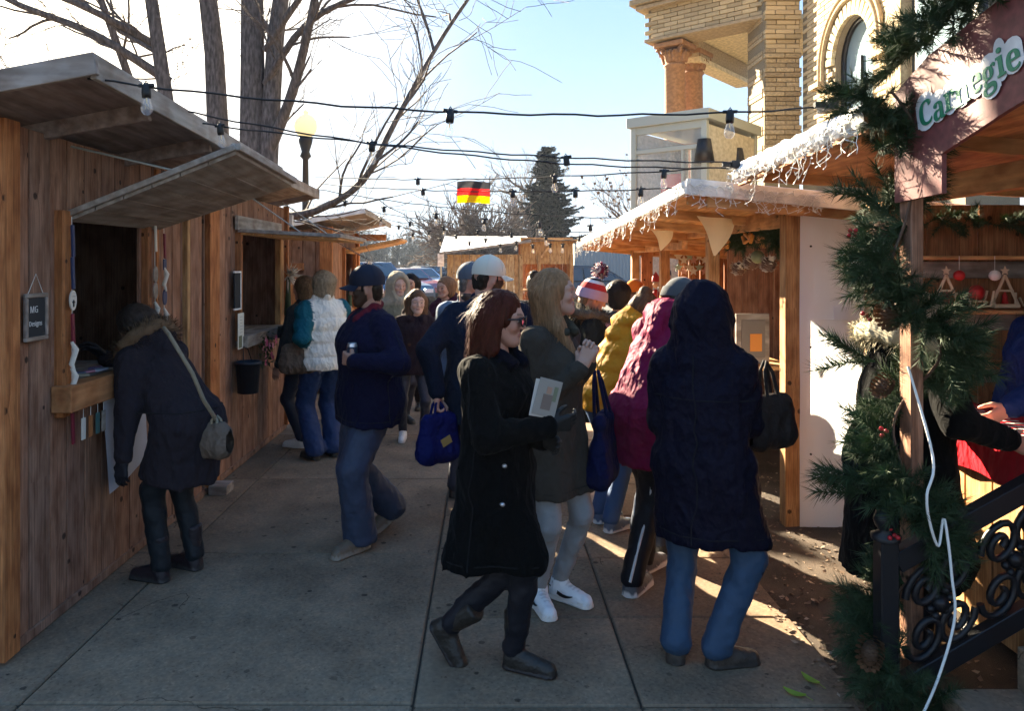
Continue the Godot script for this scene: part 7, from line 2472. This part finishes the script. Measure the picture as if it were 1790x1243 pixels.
func goods() -> void:
	var chalk := mat(Color(0.6, 0.6, 0.58), 0.9)
	var slate := mat(Color(0.018, 0.022, 0.026), 0.8)
	# chalkboard beside the first window
	var wall := Basis(Vector3(0, 0, -1), Vector3.UP, Vector3(1, 0, 0))
	var t := thing("chalkboard_sign", "small framed chalkboard hanging on the nearest plank wall", "sign", Vector3(-2.095, 1.50, -3.475))
	bx("slate", Vector3(0.006, 0, 0), Vector3(0.012, 0.205, 0.155), slate, t)
	for q in [[0.1, 0], [-0.1, 0]]:
		bx("frame", Vector3(0.01, q[0], 0), Vector3(0.018, 0.02, 0.175), M.old_z, t)
	for q in [-0.0775, 0.0775]:
		bx("frame", Vector3(0.0105, 0, q), Vector3(0.018, 0.181, 0.02), M.old_x, t)
	text_on(t, "MG", Transform3D(wall, Vector3(0.0135, 0.035, 0.02)), 0.04, chalk)
	text_on(t, "Designs", Transform3D(wall, Vector3(0.0135, -0.03, 0.008)), 0.029, chalk)
	var cm := MB.new()
	cm.tube([Vector3(0.008, 0.105, 0.06), Vector3(0.01, 0.2, 0.0), Vector3(0.008, 0.105, -0.06)], [0.0018], 4)
	put("cord", cm, M.cord_white, t)
	# chalkboard and price card of the second stall
	t = thing("chalkboard_sign", "narrow framed chalkboard beside the second window", "sign", Vector3(-2.085, 1.52, -6.26))
	bx("slate", Vector3(0.006, 0, 0), Vector3(0.012, 0.3, 0.14), slate, t)
	for q in [0.155, -0.155]:
		bx("frame", Vector3(0.009, q, 0), Vector3(0.016, 0.016, 0.17), M.white, t)
	bx("frame", Vector3(0.009, 0, -0.077), Vector3(0.016, 0.3, 0.016), M.white, t)
	t = thing("price_card", "white printed price card hanging under the narrow chalkboard", "sign", Vector3(-2.06, 1.18, -6.3))
	bx("card", Vector3.ZERO, Vector3(0.004, 0.3, 0.15), mat(Color(0.6, 0.62, 0.55), 0.7), t)
	for k in 7:
		text_on(t, "- - - - -", Transform3D(wall, Vector3(0.003, 0.12 - 0.026 * k, 0)), 0.022, M.black_plastic)
	bx("picture", Vector3(0.003, -0.09, 0.02), Vector3(0.002, 0.1, 0.08), mat(Color(0.14, 0.16, 0.10), 0.7), t)
	# black pot, flowers and hanging socks at the second stall
	t = thing("black_pot", "black plastic pail hanging below the second window", "pail", Vector3(-2.0, 0.66, -6.3))
	var m := MB.new()
	m.lathe([Vector2(0.0, 0), Vector2(0.085, 0), Vector2(0.1, 0.24), Vector2(0.112, 0.24), Vector2(0.112, 0.265), Vector2(0.097, 0.265), Vector2(0.083, 0.03), Vector2(0, 0.03)], Transform3D.IDENTITY, 18)
	put("pail", m, mat(Color(0.012, 0.018, 0.03), 0.45), t)
	m = MB.new()
	m.tube([Vector3(0, 0.25, -0.105), Vector3(-0.02, 0.36, -0.06), Vector3(-0.04, 0.39, 0.0), Vector3(-0.02, 0.36, 0.06), Vector3(0, 0.25, 0.105)], [0.004], 5)
	put("bail", m, M.black_metal, t)
	t = thing("flower_bunch", "bunch of pink flowers hanging below the second window sill", "flowers", Vector3(-2.0, 0.98, -6.85))
	var pinks := [mat(Color(0.55, 0.12, 0.24), 0.6, {"back": Color(0.5, 0.2, 0.3)}), mat(Color(0.66, 0.28, 0.38), 0.6, {"back": Color(0.5, 0.3, 0.4)})]
	for k in 16:
		m = MB.new()
		var c := Vector3(rng.randf_range(-0.02, 0.08), rng.randf_range(-0.13, 0.13), rng.randf_range(-0.13, 0.13))
		for j in 6:
			var a := TAU * j / 6 + rng.randf()
			var d := Vector3(0.35, sin(a), cos(a)).normalized()
			var n := d.cross(Vector3(1, 0, 0)).normalized() * 0.014
			m.quad(c, c + d * 0.022 - n, c + d * 0.04, c + d * 0.022 + n)
		put("blossom", m, pinks[k % 2], t)
	m = MB.new()
	for k in 60:
		var c := Vector3(rng.randf_range(-0.04, 0.04), rng.randf_range(-0.16, 0.14), rng.randf_range(-0.15, 0.15))
		m.blade(c, c + Vector3(rng.randf_range(-0.3, 1), rng.randf_range(-1, 1), rng.randf_range(-1, 1)).normalized() * 0.07, 0.012, Vector3.UP)
	put("foliage", m, M.needle[1], t).set_meta("kind", "stuff")
	t = thing("ribbon_bow", "dark blue ribbon bow tied below the second window sill", "bow", Vector3(-1.98, 0.99, -7.3))
	m = MB.new()
	for sg in [-1.0, 1.0]:
		m.tube([Vector3.ZERO, Vector3(0.02, 0.06, 0.09 * sg), Vector3(0.03, 0.0, 0.14 * sg), Vector3(0.02, -0.04, 0.08 * sg), Vector3.ZERO], [0.015, 0.03, 0.03, 0.03, 0.015], 6)
		m.tube([Vector3.ZERO, Vector3(0.03, -0.1, 0.04 * sg), Vector3(0.02, -0.22, 0.05 * sg)], [0.015, 0.022, 0.026], 5)
	put("loops", m, mat(Color(0.05, 0.055, 0.10), 0.6), t)
	# dried flower bunches on the jambs
	for q in [[Vector3(-2.02, 1.62, -7.66), "pale dried flower bunch on the second stall's far jamb"], [Vector3(-2.0, 1.52, -11.0), "frosted leaf spray on the third cedar stall's post"], [Vector3(-1.95, 1.66, -12.05), "frosted flower spray at the third cedar stall's far corner"]]:
		t = thing("dried_flowers", q[1], "flowers", q[0])
		m = MB.new()
		for k in 70:
			var d := Vector3(rng.randf_range(-0.1, 1), rng.randf_range(-1, 1), rng.randf_range(-1, 1)).normalized()
			m.blade(d * 0.03, d * rng.randf_range(0.08, 0.2), 0.012, Vector3(rng.randf(), rng.randf(), 0.3))
		put("petals", m, mat(Color(0.48, 0.46, 0.42), 0.8), t)
		m = MB.new()
		m.tube([Vector3(0.0, -0.02, 0), Vector3(0.0, -0.4, 0.02)], [0.02, 0.04], 6)
		put("stems", m, M.needle[1], t)
	# strings of tags and crosses on the first stall's jambs
	var hung := func(label: String, z: float, x: float, items: Array) -> void:
		var g := thing("ornament_string", label, "ornaments", Vector3(x, 0, z))
		var cb := MB.new()
		cb.tube([Vector3(0, 1.98, 0), Vector3(0.002, 1.5, 0), Vector3(0, items[-1][1] - 0.06, 0)], [0.0018], 4)
		put("cord", cb, M.cord_white, g)
		for it in items:
			var w := MB.new()
			var c := Vector3(0.006, it[1], 0)
			match it[0]:
				"oval":
					w.lathe([Vector2(0, -0.003), Vector2(0.036, -0.003), Vector2(0.036, 0.003), Vector2(0, 0.003)], Transform3D(Basis(Vector3(0, 1.4, 0), Vector3(1, 0, 0), Vector3(0, 0, -0.85)), c), 20, false)
				"cross":
					w.box(c, Vector3(0.006, 0.085, 0.022))
					w.box(c + Vector3(0, 0.015, 0), Vector3(0.0064, 0.022, 0.06))
				"bar":
					w.box(c, Vector3(0.012, 0.16, 0.022), Basis.from_euler(Vector3(0.06, 0, 0)), 0.004)
				"knot":
					w.tube([c + Vector3(0, 0.06, 0.012), c + Vector3(0.012, 0.02, -0.006), c + Vector3(0, -0.05, 0.012), c + Vector3(0.01, -0.09, 0.0)], [0.008, 0.016, 0.014, 0.006], 6)
				"tag":
					w.box(c, Vector3(0.006, 0.07, 0.045), Basis.IDENTITY, 0.002)
			var po := put(it[0] + "_tag" if it[0] != "tag" else "tag", w, it[2], g)
			if it[0] == "oval" and it.size() > 3:
				var cr := MB.new()
				cr.box(c + Vector3(0.005, -0.015, 0), Vector3(0.003, 0.034, 0.007), Basis.IDENTITY, 0)
				cr.box(c + Vector3(0.005, -0.009, 0), Vector3(0.0034, 0.007, 0.02), Basis.IDENTITY, 0)
				put("printed_cross", cr, M.black_plastic, po)
				text_on(po, "- --- -", Transform3D(wall, c + Vector3(0.0045, 0.022, 0)), 0.018, M.black_plastic)
	var bone := mat(Color(0.60, 0.56, 0.48), 0.7)
	var blue := mat(Color(0.015, 0.03, 0.09), 0.5)
	var dred := mat(Color(0.16, 0.015, 0.03), 0.5)
	var teal := mat(Color(0.05, 0.12, 0.11), 0.6)
	hung.call("cord of tags with white oval on the first window's near jamb", -3.72, -2.055, [["bar", 1.86, blue], ["bar", 1.70, blue], ["oval", 1.565, bone, 1], ["bar", 1.42, dred], ["knot", 1.30, bone], ["knot", 1.17, bone], ["cross", 1.065, bone], ["bar", 0.93, dred]])
	hung.call("cord of tags with blue plate on the first window's far jamb", -4.83, -2.075, [["bar", 1.86, dred], ["tag", 1.74, blue], ["knot", 1.66, bone], ["oval", 1.53, blue], ["knot", 1.40, bone]])
	hung.call("pale carved tags on the first window's inner jamb", -4.64, -2.05, [["bar", 1.9, bone], ["oval", 1.68, M.old_z], ["oval", 1.58, M.old_z], ["knot", 1.45, bone]])
	for q in [[0.0, "cream", bone], [0.07, "brown", M.trim[0]], [0.14, "teal", teal], [0.2, "grey", M.old_z]]:
		t = thing("wooden_tag", q[1] + " wooden tag dangling under the first window's sill board", "tag", Vector3(-2.04, 0.94, -3.80 - q[0]))
		m = MB.new()
		m.tube([Vector3(0, 0.09, 0), Vector3(0, 0.02, 0)], [0.0015], 4)
		put("cord", m, M.cord_white, t)
		bx("plate", Vector3(0, -0.03, 0), Vector3(0.008, 0.11, 0.035), q[2], t)
	t = thing("paper_sheet", "pale paper sheet hanging under the first window sill behind the parka", "paper", Vector3(-2.055, 0, 0))
	m = MB.new()
	for i in 10:
		for j in 12:
			var f := func(a: int, b: int) -> Vector3:
				var z := -4.02 - 0.5 * a / 10.0
				var y := 1.13 - 0.62 * b / 12.0 * (1.0 - 0.12 * a / 10.0)
				return Vector3(0.012 * sin(z * 9.0 + y * 2.0) + 0.03 * b / 12.0, y, z)
			m.quad(f.call(i, j), f.call(i, j + 1), f.call(i + 1, j + 1), f.call(i + 1, j))
	put("sheet", m, mat(Color(0.40, 0.42, 0.47), 0.6), t)
	var tints := [Color(0.4, 0.42, 0.5), Color(0.15, 0.1, 0.2), Color(0.3, 0.28, 0.2), Color(0.1, 0.12, 0.18), Color(0.45, 0.2, 0.25)]
	for k in 7:
		var nm: String = ["lavender", "dark violet", "straw coloured", "slate blue", "rose", "silvery", "greenish"][k]
		t = thing("packet", nm + " packet lying on the first stall's counter", "packet", Vector3(-2.2 + 0.03 * (k % 3), 1.152, -3.8 - 0.07 * k), 0.3 * k)
		bx("wrapper", Vector3(0, 0.008 + 0.0, 0), Vector3(0.1, 0.012, 0.05), mat(tints[k % 5] * (0.8 + 0.05 * k), 0.4), t)
	# dim goods inside the left-hand stalls
	t = thing("display_board", "dim upright board inside the first stall with plaques on it", "board", Vector3(-2.98, 0.08, -4.22))
	bx("panel", Vector3(0, 0.95, 0), Vector3(0.03, 1.9, 1.1), M.inside_timber, t)
	bx("foot", Vector3(0, 0.02, 0.4), Vector3(0.4, 0.04, 0.06), M.old_x, t)
	bx("foot", Vector3(0, 0.02, -0.4), Vector3(0.4, 0.04, 0.06), M.old_x, t)
	for k in 9:
		var y := 1.35 + 0.22 * (k % 3)
		var z := -3.85 - 0.22 * int(k / 3.0)
		t = thing("carved_plaque", ["round", "oval", "square"][k % 3] + " plaque hanging in the dim first stall, " + ["near", "middle", "far"][int(k / 3.0)] + " column", "plaque", Vector3(-2.93, y, z - 0.16))
		bx("plate", Vector3.ZERO, Vector3(0.012, 0.12, 0.14), [M.old_z, M.trim[1], M.old_x][k % 3], t)
		bx("hanger", Vector3(0, 0.08, 0), Vector3(0.006, 0.05, 0.006), M.cord_white, t)
	t = thing("quilt", "patterned quilt hanging inside the second stall", "quilt", Vector3(-2.7, 1.12, -7.3))
	m = MB.new()
	for i in 8:
		for j in 8:
			var c: Color = [Color(0.22, 0.18, 0.16), Color(0.12, 0.11, 0.13), Color(0.28, 0.24, 0.22)][(i * 3 + j * 5 + i * j) % 3]
			m.col = c
			m.box(Vector3(0.06 * i - 0.24, 0.03 + 0.055 * j, 0.01 * sin(i * 1.3)), Vector3(0.058, 0.053, 0.02), Basis.IDENTITY, 0.006)
	put("patchwork", m, M.cloth, t)
	t = thing("dark_wreath", "dark wreath hanging inside the second stall", "wreath", Vector3(-2.9, 1.75, -7.8))
	m = MB.new()
	for k in 160:
		var a := rng.randf() * TAU
		var c := Vector3(cos(a) * 0.16, sin(a) * 0.16, 0)
		m.blade(c, c + Vector3(rng.randf_range(-1, 1), rng.randf_range(-1, 1), rng.randf_range(-0.5, 1)).normalized() * 0.08, 0.006, Vector3(0.2, 0.5, 0.3))
	put("greenery", m, M.needle[1], t)
	# bags and booklets
	t = thing("booklet", "pair of booklets with a figure on the cover held by the black coat", "booklet", Vector3(0.247, 1.20, -3.045), deg_to_rad(22.0))
	for k in 2:
		bx("cover", Vector3(-0.014 + 0.012 * k, 0.004 * k, 0.006 * k), Vector3(0.105, 0.15, 0.004), mat([Color(0.45, 0.42, 0.38), Color(0.26, 0.24, 0.21)][k], 0.5), t, Basis.from_euler(Vector3(0, 0, -0.22 - 0.06 * k)), 0.001)
	var tilt := Basis.from_euler(Vector3(0, 0, -0.28))
	bx("print", tilt * Vector3(0.0, 0.03, 0) + Vector3(-0.002, 0.004, 0.0088), Vector3(0.022, 0.028, 0.0012), mat(Color(0.34, 0.20, 0.14), 0.6), t, tilt, 0)
	bx("print", tilt * Vector3(0.0, -0.018, 0) + Vector3(-0.002, 0.004, 0.0088), Vector3(0.044, 0.062, 0.0012), mat(Color(0.16, 0.12, 0.10), 0.6), t, tilt, 0)
	bx("print", tilt * Vector3(0.03, 0.02, 0) + Vector3(-0.002, 0.004, 0.0087), Vector3(0.018, 0.06, 0.001), mat(Color(0.14, 0.16, 0.10), 0.6), t, tilt, 0)
	t = tote("bright blue shopping bag in the broad man's lowered hand", Vector3(-0.295, 0.53, -4.63), 35.0, 0.22, 0.28, 0.10, Color(0.004, 0.010, 0.07), Vector3(-0.305, 0.90, -4.65))
	m = MB.new()
	m.box(Vector3(0.02, 0.13, 0.062), Vector3(0.07, 0.05, 0.004), Basis.from_euler(Vector3(0, 0, 0.4)), 0)
	put("emblem", m, mat(Color(0.26, 0.20, 0.06), 0.8), t)
	t = tote("deep blue tote bag beside the olive grey coat", Vector3(0.60, 0.62, -3.86), 70.0, 0.26, 0.36, 0.11, Color(0.004, 0.008, 0.045), Vector3(0.56, 1.2, -3.82))
	tote("black leather handbag on the navy coat's arm", Vector3(1.285, 0.93, -3.40), 20.0, 0.17, 0.2, 0.09, Color(0.022, 0.018, 0.018), Vector3(1.27, 1.3, -3.42), "handbag")
	tote("brown snakeskin handbag on the white vest's shoulder", Vector3(-1.655, 0.80, -6.60), 10.0, 0.24, 0.22, 0.1, Color(0.11, 0.085, 0.065), Vector3(-1.56, 1.36, -6.66), "handbag")
	t = tote("small beige crossbody bag behind the parka", Vector3(-1.475, 0.70, -4.10), -20.0, 0.10, 0.15, 0.07, Color(0.13, 0.10, 0.075), Vector3(-1.475, 0.91, -4.10), "crossbody_bag", Color(0.24, 0.20, 0.14))
	m = MB.new()
	m.col = Color(0.24, 0.20, 0.14)
	var tb := Basis.from_euler(Vector3(0, deg_to_rad(20.0), 0))
	m.tube([Vector3(-1.475, 0.90, -4.09), Vector3(-1.50, 1.02, -3.985), Vector3(-1.545, 1.17, -3.945), Vector3(-1.61, 1.29, -3.93), Vector3(-1.68, 1.375, -3.97), Vector3(-1.74, 1.40, -4.05)].map(func(v): return tb * (v - Vector3(-1.475, 0.70, -4.10))), [0.011], 6)
	put("strap", m, M.nylon, t)
	# ornaments inside the white-sheeted stall
	var ball_w := mat(Color(0.10, 0.055, 0.04), 0.7)
	var k2 := 0
	for q in [Vector3(2.2, 1.70, -6.55), Vector3(2.24, 1.755, -6.35), Vector3(2.2, 1.74, -5.85), Vector3(2.2, 1.75, -5.4)]:
		t = thing("wicker_ball", ["lower of the two dark wicker balls by the middle post", "upper of the two dark wicker balls by the middle post", "dark wicker ball in the middle of the opening", "dark wicker ball beside the near post"][k2], "ball", q, 0.0, "wicker balls in the white-sheeted stall")
		k2 += 1
		m = MB.new()
		m.ball(Vector3.ZERO, Vector3(0.055, 0.055, 0.055), 12, 8)
		put("core", m, ball_w, t)
		m = MB.new()
		for k in 80:
			var d := Vector3(rng.randf_range(-1, 1), rng.randf_range(-1, 1), rng.randf_range(-1, 1)).normalized()
			var n := d.cross(Vector3(0.2, 0.9, 0.4)).normalized() * 0.018
			m.tri(d * 0.058 - n, d * 0.058 + n, d * 0.078 + Vector3(0, 0.008, 0))
		put("tips", m, bone, t)
		m = MB.new()
		m.tube([Vector3(0, 0.05, 0), Vector3(0, 0.3, 0)], [0.0015], 4)
		put("cord", m, M.cable, t)
	t = thing("green_bauble", "pale green round bauble between the wicker balls", "bauble", Vector3(2.2, 1.80, -6.08))
	m = MB.new()
	m.ball(Vector3.ZERO, Vector3(0.055, 0.055, 0.055), 14, 10)
	put("globe", m, mat(Color(0.16, 0.19, 0.10), 0.4), t)
	m = MB.new()
	m.tube([Vector3(0, 0.05, 0), Vector3(0, 0.2, 0)], [0.0015], 4)
	put("cord", m, M.cable, t)
	var side := Vector3(1, 0, 0)
	for k in 12:
		t = thing("star_ornament", "pale star ornament hanging in the rear bay, number %s along" % ["one", "two", "three", "four", "five", "six", "seven", "eight", "nine", "ten", "eleven", "twelve"][k], "ornament", Vector3(2.58 + 0.068 * (k % 6), 1.84 - 0.15 * int(k / 6.0) - 0.05 * (k % 2), -10.08 + 0.03 * (k % 3)), 0.0, "star ornaments in the rear bay")
		t.set_meta("label", "%s star ornament, %s row in the rear bay, %s from the post" % [["bone coloured", "white", "sage green", "dusty pink"][k % 4], "upper" if k < 6 else "lower", ["first", "second", "third", "fourth", "fifth", "last"][k % 6]])
		m = MB.new()
		star(m, Vector3.ZERO, 0.065, side)
		put("star", m, [bone, M.white, mat(Color(0.30, 0.42, 0.36), 0.7), mat(Color(0.55, 0.30, 0.24), 0.7)][k % 4], t)
		m = MB.new()
		m.tube([Vector3(0, 0.06, 0), Vector3(0, 0.16, 0)], [0.002], 4)
		put("cord", m, M.cord_white, t)
	for q in [[Vector3(2.26, 1.02, -10.0), Color(0.42, 0.02, 0.02), "red coated standing figure in the rear bay window", 0.62], [Vector3(2.42, 1.2, -10.02), Color(0.05, 0.07, 0.12), "blue coated puppet hanging in the rear bay", 0.5]]:
		t = thing("wooden_figure", q[2], "figurine", q[0])
		m = MB.new()
		m.lathe([Vector2(0, 0), Vector2(0.08, 0.0), Vector2(0.09, 0.05), Vector2(0.06, 0.25 * q[3] / 0.5), Vector2(0.03, 0.3 * q[3] / 0.5), Vector2(0, 0.31 * q[3] / 0.5)], Transform3D.IDENTITY, 12)
		put("robe", m, mat(q[1], 0.6), t)
		m = MB.new()
		m.ball(Vector3(0, 0.36 * q[3] / 0.5, 0), Vector3(0.045, 0.055, 0.045), 10, 8)
		put("head", m, mat(Color(0.5, 0.32, 0.22), 0.6), t)
		m = MB.new()
		m.lathe([Vector2(0.055, 0.39 * q[3] / 0.5), Vector2(0.05, 0.44 * q[3] / 0.5), Vector2(0, 0.50 * q[3] / 0.5)], Transform3D.IDENTITY, 10)
		put("hat", m, mat(q[1] * 0.8, 0.6), t)
	for q in [[Vector3(1.72, 2.09, -5.6), "larger white triangular cloth hanging under the white roof", 0.46], [Vector3(1.62, 2.05, -6.9), "smaller white triangular cloth hanging under the white roof", 0.30]]:
		t = thing("cloth_pennant", q[1], "cloth", q[0], 0.0, "white pennants under the white roof")
		m = MB.new()
		var l: float = q[2]
		for i in 8:
			for j in 8:
				var f := func(a: int, b: int) -> Vector3:
					var v := b / 8.0
					var u := (a / 8.0 - 0.5) * (1.0 - v * 0.96)
					return Vector3(u * l * 0.9 + 0.02 * sin(v * 4.0), -v * l * 0.62, 0.02 * sin(u * 9.0) - u * l * 0.8)
				m.quad(f.call(i, j + 1), f.call(i + 1, j + 1), f.call(i + 1, j), f.call(i, j))
		put("cloth", m, mat(Color(0.74, 0.66, 0.5), 0.8, {"back": Color(0.9, 0.85, 0.7)}), t)
	# picture frame and box on the counter by the near post
	t = thing("picture_frame", "grey framed orange picture standing on the white-sheeted stall's counter", "picture", Vector3(2.12, 0.9475, -5.98), deg_to_rad(8.0))
	bx("frame", Vector3(0, 0.2, 0), Vector3(0.28, 0.4, 0.03), M.old_x, t)
	bx("picture", Vector3(0.0, 0.2, 0.018), Vector3(0.2, 0.3, 0.006), mat(Color(0.16, 0.13, 0.11), 0.5), t)
	bx("print", Vector3(0.02, 0.17, 0.023), Vector3(0.1, 0.14, 0.004), mat(Color(0.62, 0.22, 0.03), 0.5), t)
	t = thing("wire_rack", "black wire rack standing on the rear bay's counter", "rack", Vector3(2.15, 0.95, -8.9))
	for z in 6:
		bx("wire", Vector3(0, 0.25, -0.1 * z), Vector3(0.008, 0.5, 0.008), M.black_metal, t)
	for y in [0.05, 0.28, 0.49]:
		bx("wire", Vector3(0, y, -0.25), Vector3(0.01, 0.01, 0.51), M.black_metal, t)
	# shelves of the nearest stall: ornaments, hearts, sledges
	var red := mat(Color(0.42, 0.02, 0.02), 0.5)
	var cream := mat(Color(0.66, 0.52, 0.36), 0.7)
	for k in 5:
		var x := 2.66 + 0.17 * k
		if k % 2 == 0:
			t = thing("wooden_arch", ["pale wooden candle arch with red figures on the shelf by the post", "", "pale wooden house ornament on the shelf, middle", "", "pale wooden house ornament on the shelf, far end"][k], "ornament", Vector3(x, 1.49, -4.34))
			m = MB.new()
			m.box(Vector3(0, 0.012, 0), Vector3(0.15, 0.022, 0.05))
			for sg in [-1.0, 1.0]:
				m.box(Vector3(0.04 * sg, 0.1, 0), Vector3(0.014, 0.2, 0.012), Basis.from_euler(Vector3(0, 0, 0.42 * sg)), 0.002)
				m.box(Vector3(0.062 * sg, 0.05, 0), Vector3(0.01, 0.08, 0.012))
			m.box(Vector3(0, 0.1, 0), Vector3(0.1, 0.012, 0.012))
			star(m, Vector3(0, 0.215, 0), 0.028, side)
			put("arch", m, cream, t)
			m = MB.new()
			m.lathe([Vector2(0, 0.024), Vector2(0.018, 0.024), Vector2(0.014, 0.07), Vector2(0, 0.1)], Transform3D.IDENTITY, 8)
			put("figure", m, red, t)
		else:
			t = thing("toy_sledge", ["", "small wooden sledge with red load between candle arches", "", "small wooden sledge with red load at the far arch"][k], "ornament", Vector3(x, 1.49, -4.33))
			m = MB.new()
			for zz in [-0.03, 0.03]:
				m.tube([Vector3(-0.07, 0.06, zz), Vector3(-0.05, 0.012, zz), Vector3(0.06, 0.012, zz), Vector3(0.08, 0.1, zz)], [0.007], 5)
			for x2 in [-0.03, 0.0, 0.03]:
				m.box(Vector3(x2, 0.04, 0), Vector3(0.02, 0.008, 0.07))
			put("runners", m, cream, t)
			m = MB.new()
			m.ball(Vector3(0, 0.09, 0), Vector3(0.045, 0.045, 0.035), 10, 8)
			put("load", m, red, t)
	for k in 4:
		t = thing("heart_ornament", ["dark wire heart hanging below the ornament shelf, first from the post", "dark wire heart hanging below the ornament shelf, second from the post", "dark wire heart hanging below the ornament shelf, third from the post", "dark wire heart hanging below the ornament shelf, last from the post"][k], "ornament", Vector3(2.62 + 0.18 * k, 1.33, -4.22))
		m = MB.new()
		var pts := []
		for j in 21:
			var a := TAU * j / 20
			pts.append(Vector3(pow(sin(a), 3.0) * 0.045, 0.04 * cos(a) - 0.016 * cos(2 * a) - 0.008 * cos(3 * a), 0))
		m.tube(pts, [0.005], 5, false)
		m.tube([Vector3(0, 0.015, 0), Vector3(0, 0.14, 0)], [0.0015], 4)
		put("wire", m, M.twig, t)
	for k in 4:
		t = thing("bauble", ["red bauble hanging under the nearest stall's top shelf by the post", "white bauble hanging under the nearest stall's top shelf", "scarlet bauble hanging under the top shelf, third along", "ivory bauble hanging under the top shelf, last along"][k], "bauble", Vector3(2.66 + 0.2 * k, 1.68, -4.22))
		m = MB.new()
		m.ball(Vector3.ZERO, Vector3(0.03, 0.03, 0.03), 12, 8)
		put("globe", m, red if k % 2 == 0 else M.white, t)
		m = MB.new()
		m.tube([Vector3(0, 0.03, 0), Vector3(0, 0.11, 0)], [0.0015], 4)
		put("cord", m, M.cord_white, t)
	t = thing("counter_cloth", "red and white cloth over the nearest stall's counter", "cloth", Vector3(2.52, 0.95, -3.36))
	m = MB.new()
	for i in 30:
		var z0 := 0.95 - 1.9 * i / 30
		var z1 := 0.95 - 1.9 * (i + 1) / 30
		var w0 := 0.015 * sin(z0 * 16.0)
		var w1 := 0.015 * sin(z1 * 16.0)
		m.col = Color(0.46, 0.012, 0.02)
		m.quad(Vector3(-0.27, 0.004, z0), Vector3(0.26, 0.004, z0), Vector3(0.26, 0.004, z1), Vector3(-0.27, 0.004, z1))
		m.quad(Vector3(-0.275 - w0, -0.16, z0), Vector3(-0.27, 0.004, z0), Vector3(-0.27, 0.004, z1), Vector3(-0.275 - w1, -0.16, z1))
		m.col = Color(0.6, 0.55, 0.5)
		m.box(Vector3(0.0, 0.0065, z0 - 0.03), Vector3(0.3, 0.002, 0.02), Basis.IDENTITY, 0)
	put("cloth", m, M.cloth, t)
	t = thing("pine_swag", "dark pine swag along the back of the nearest stall", "garland", Vector3(0, 0, 0))
	for k in 26:
		var c := Vector3(2.6 + 1.3 * k / 25.0, 1.99 + 0.02 * sin(k * 0.8), -4.40)
		for j in 2:
			twig(t, c, Vector3(rng.randf_range(-1, 1), rng.randf_range(-0.8, 0.6), rng.randf_range(0, 1)), 0.9)
	t = thing("dark_wreath", "dark bristly wreath hanging under the sign's arch", "wreath", Vector3(1.95, 2.12, -2.62))
	m = MB.new()
	for k in 260:
		var d := Vector3(rng.randf_range(-1, 1), rng.randf_range(-1, 1), rng.randf_range(-1, 1)).normalized()
		m.blade(d * 0.02, d * Vector3(0.05, 0.075, 0.05), 0.003, Vector3(0.2, 0.5, 0.3))
	put("bristles", m, M.needle[1], t)
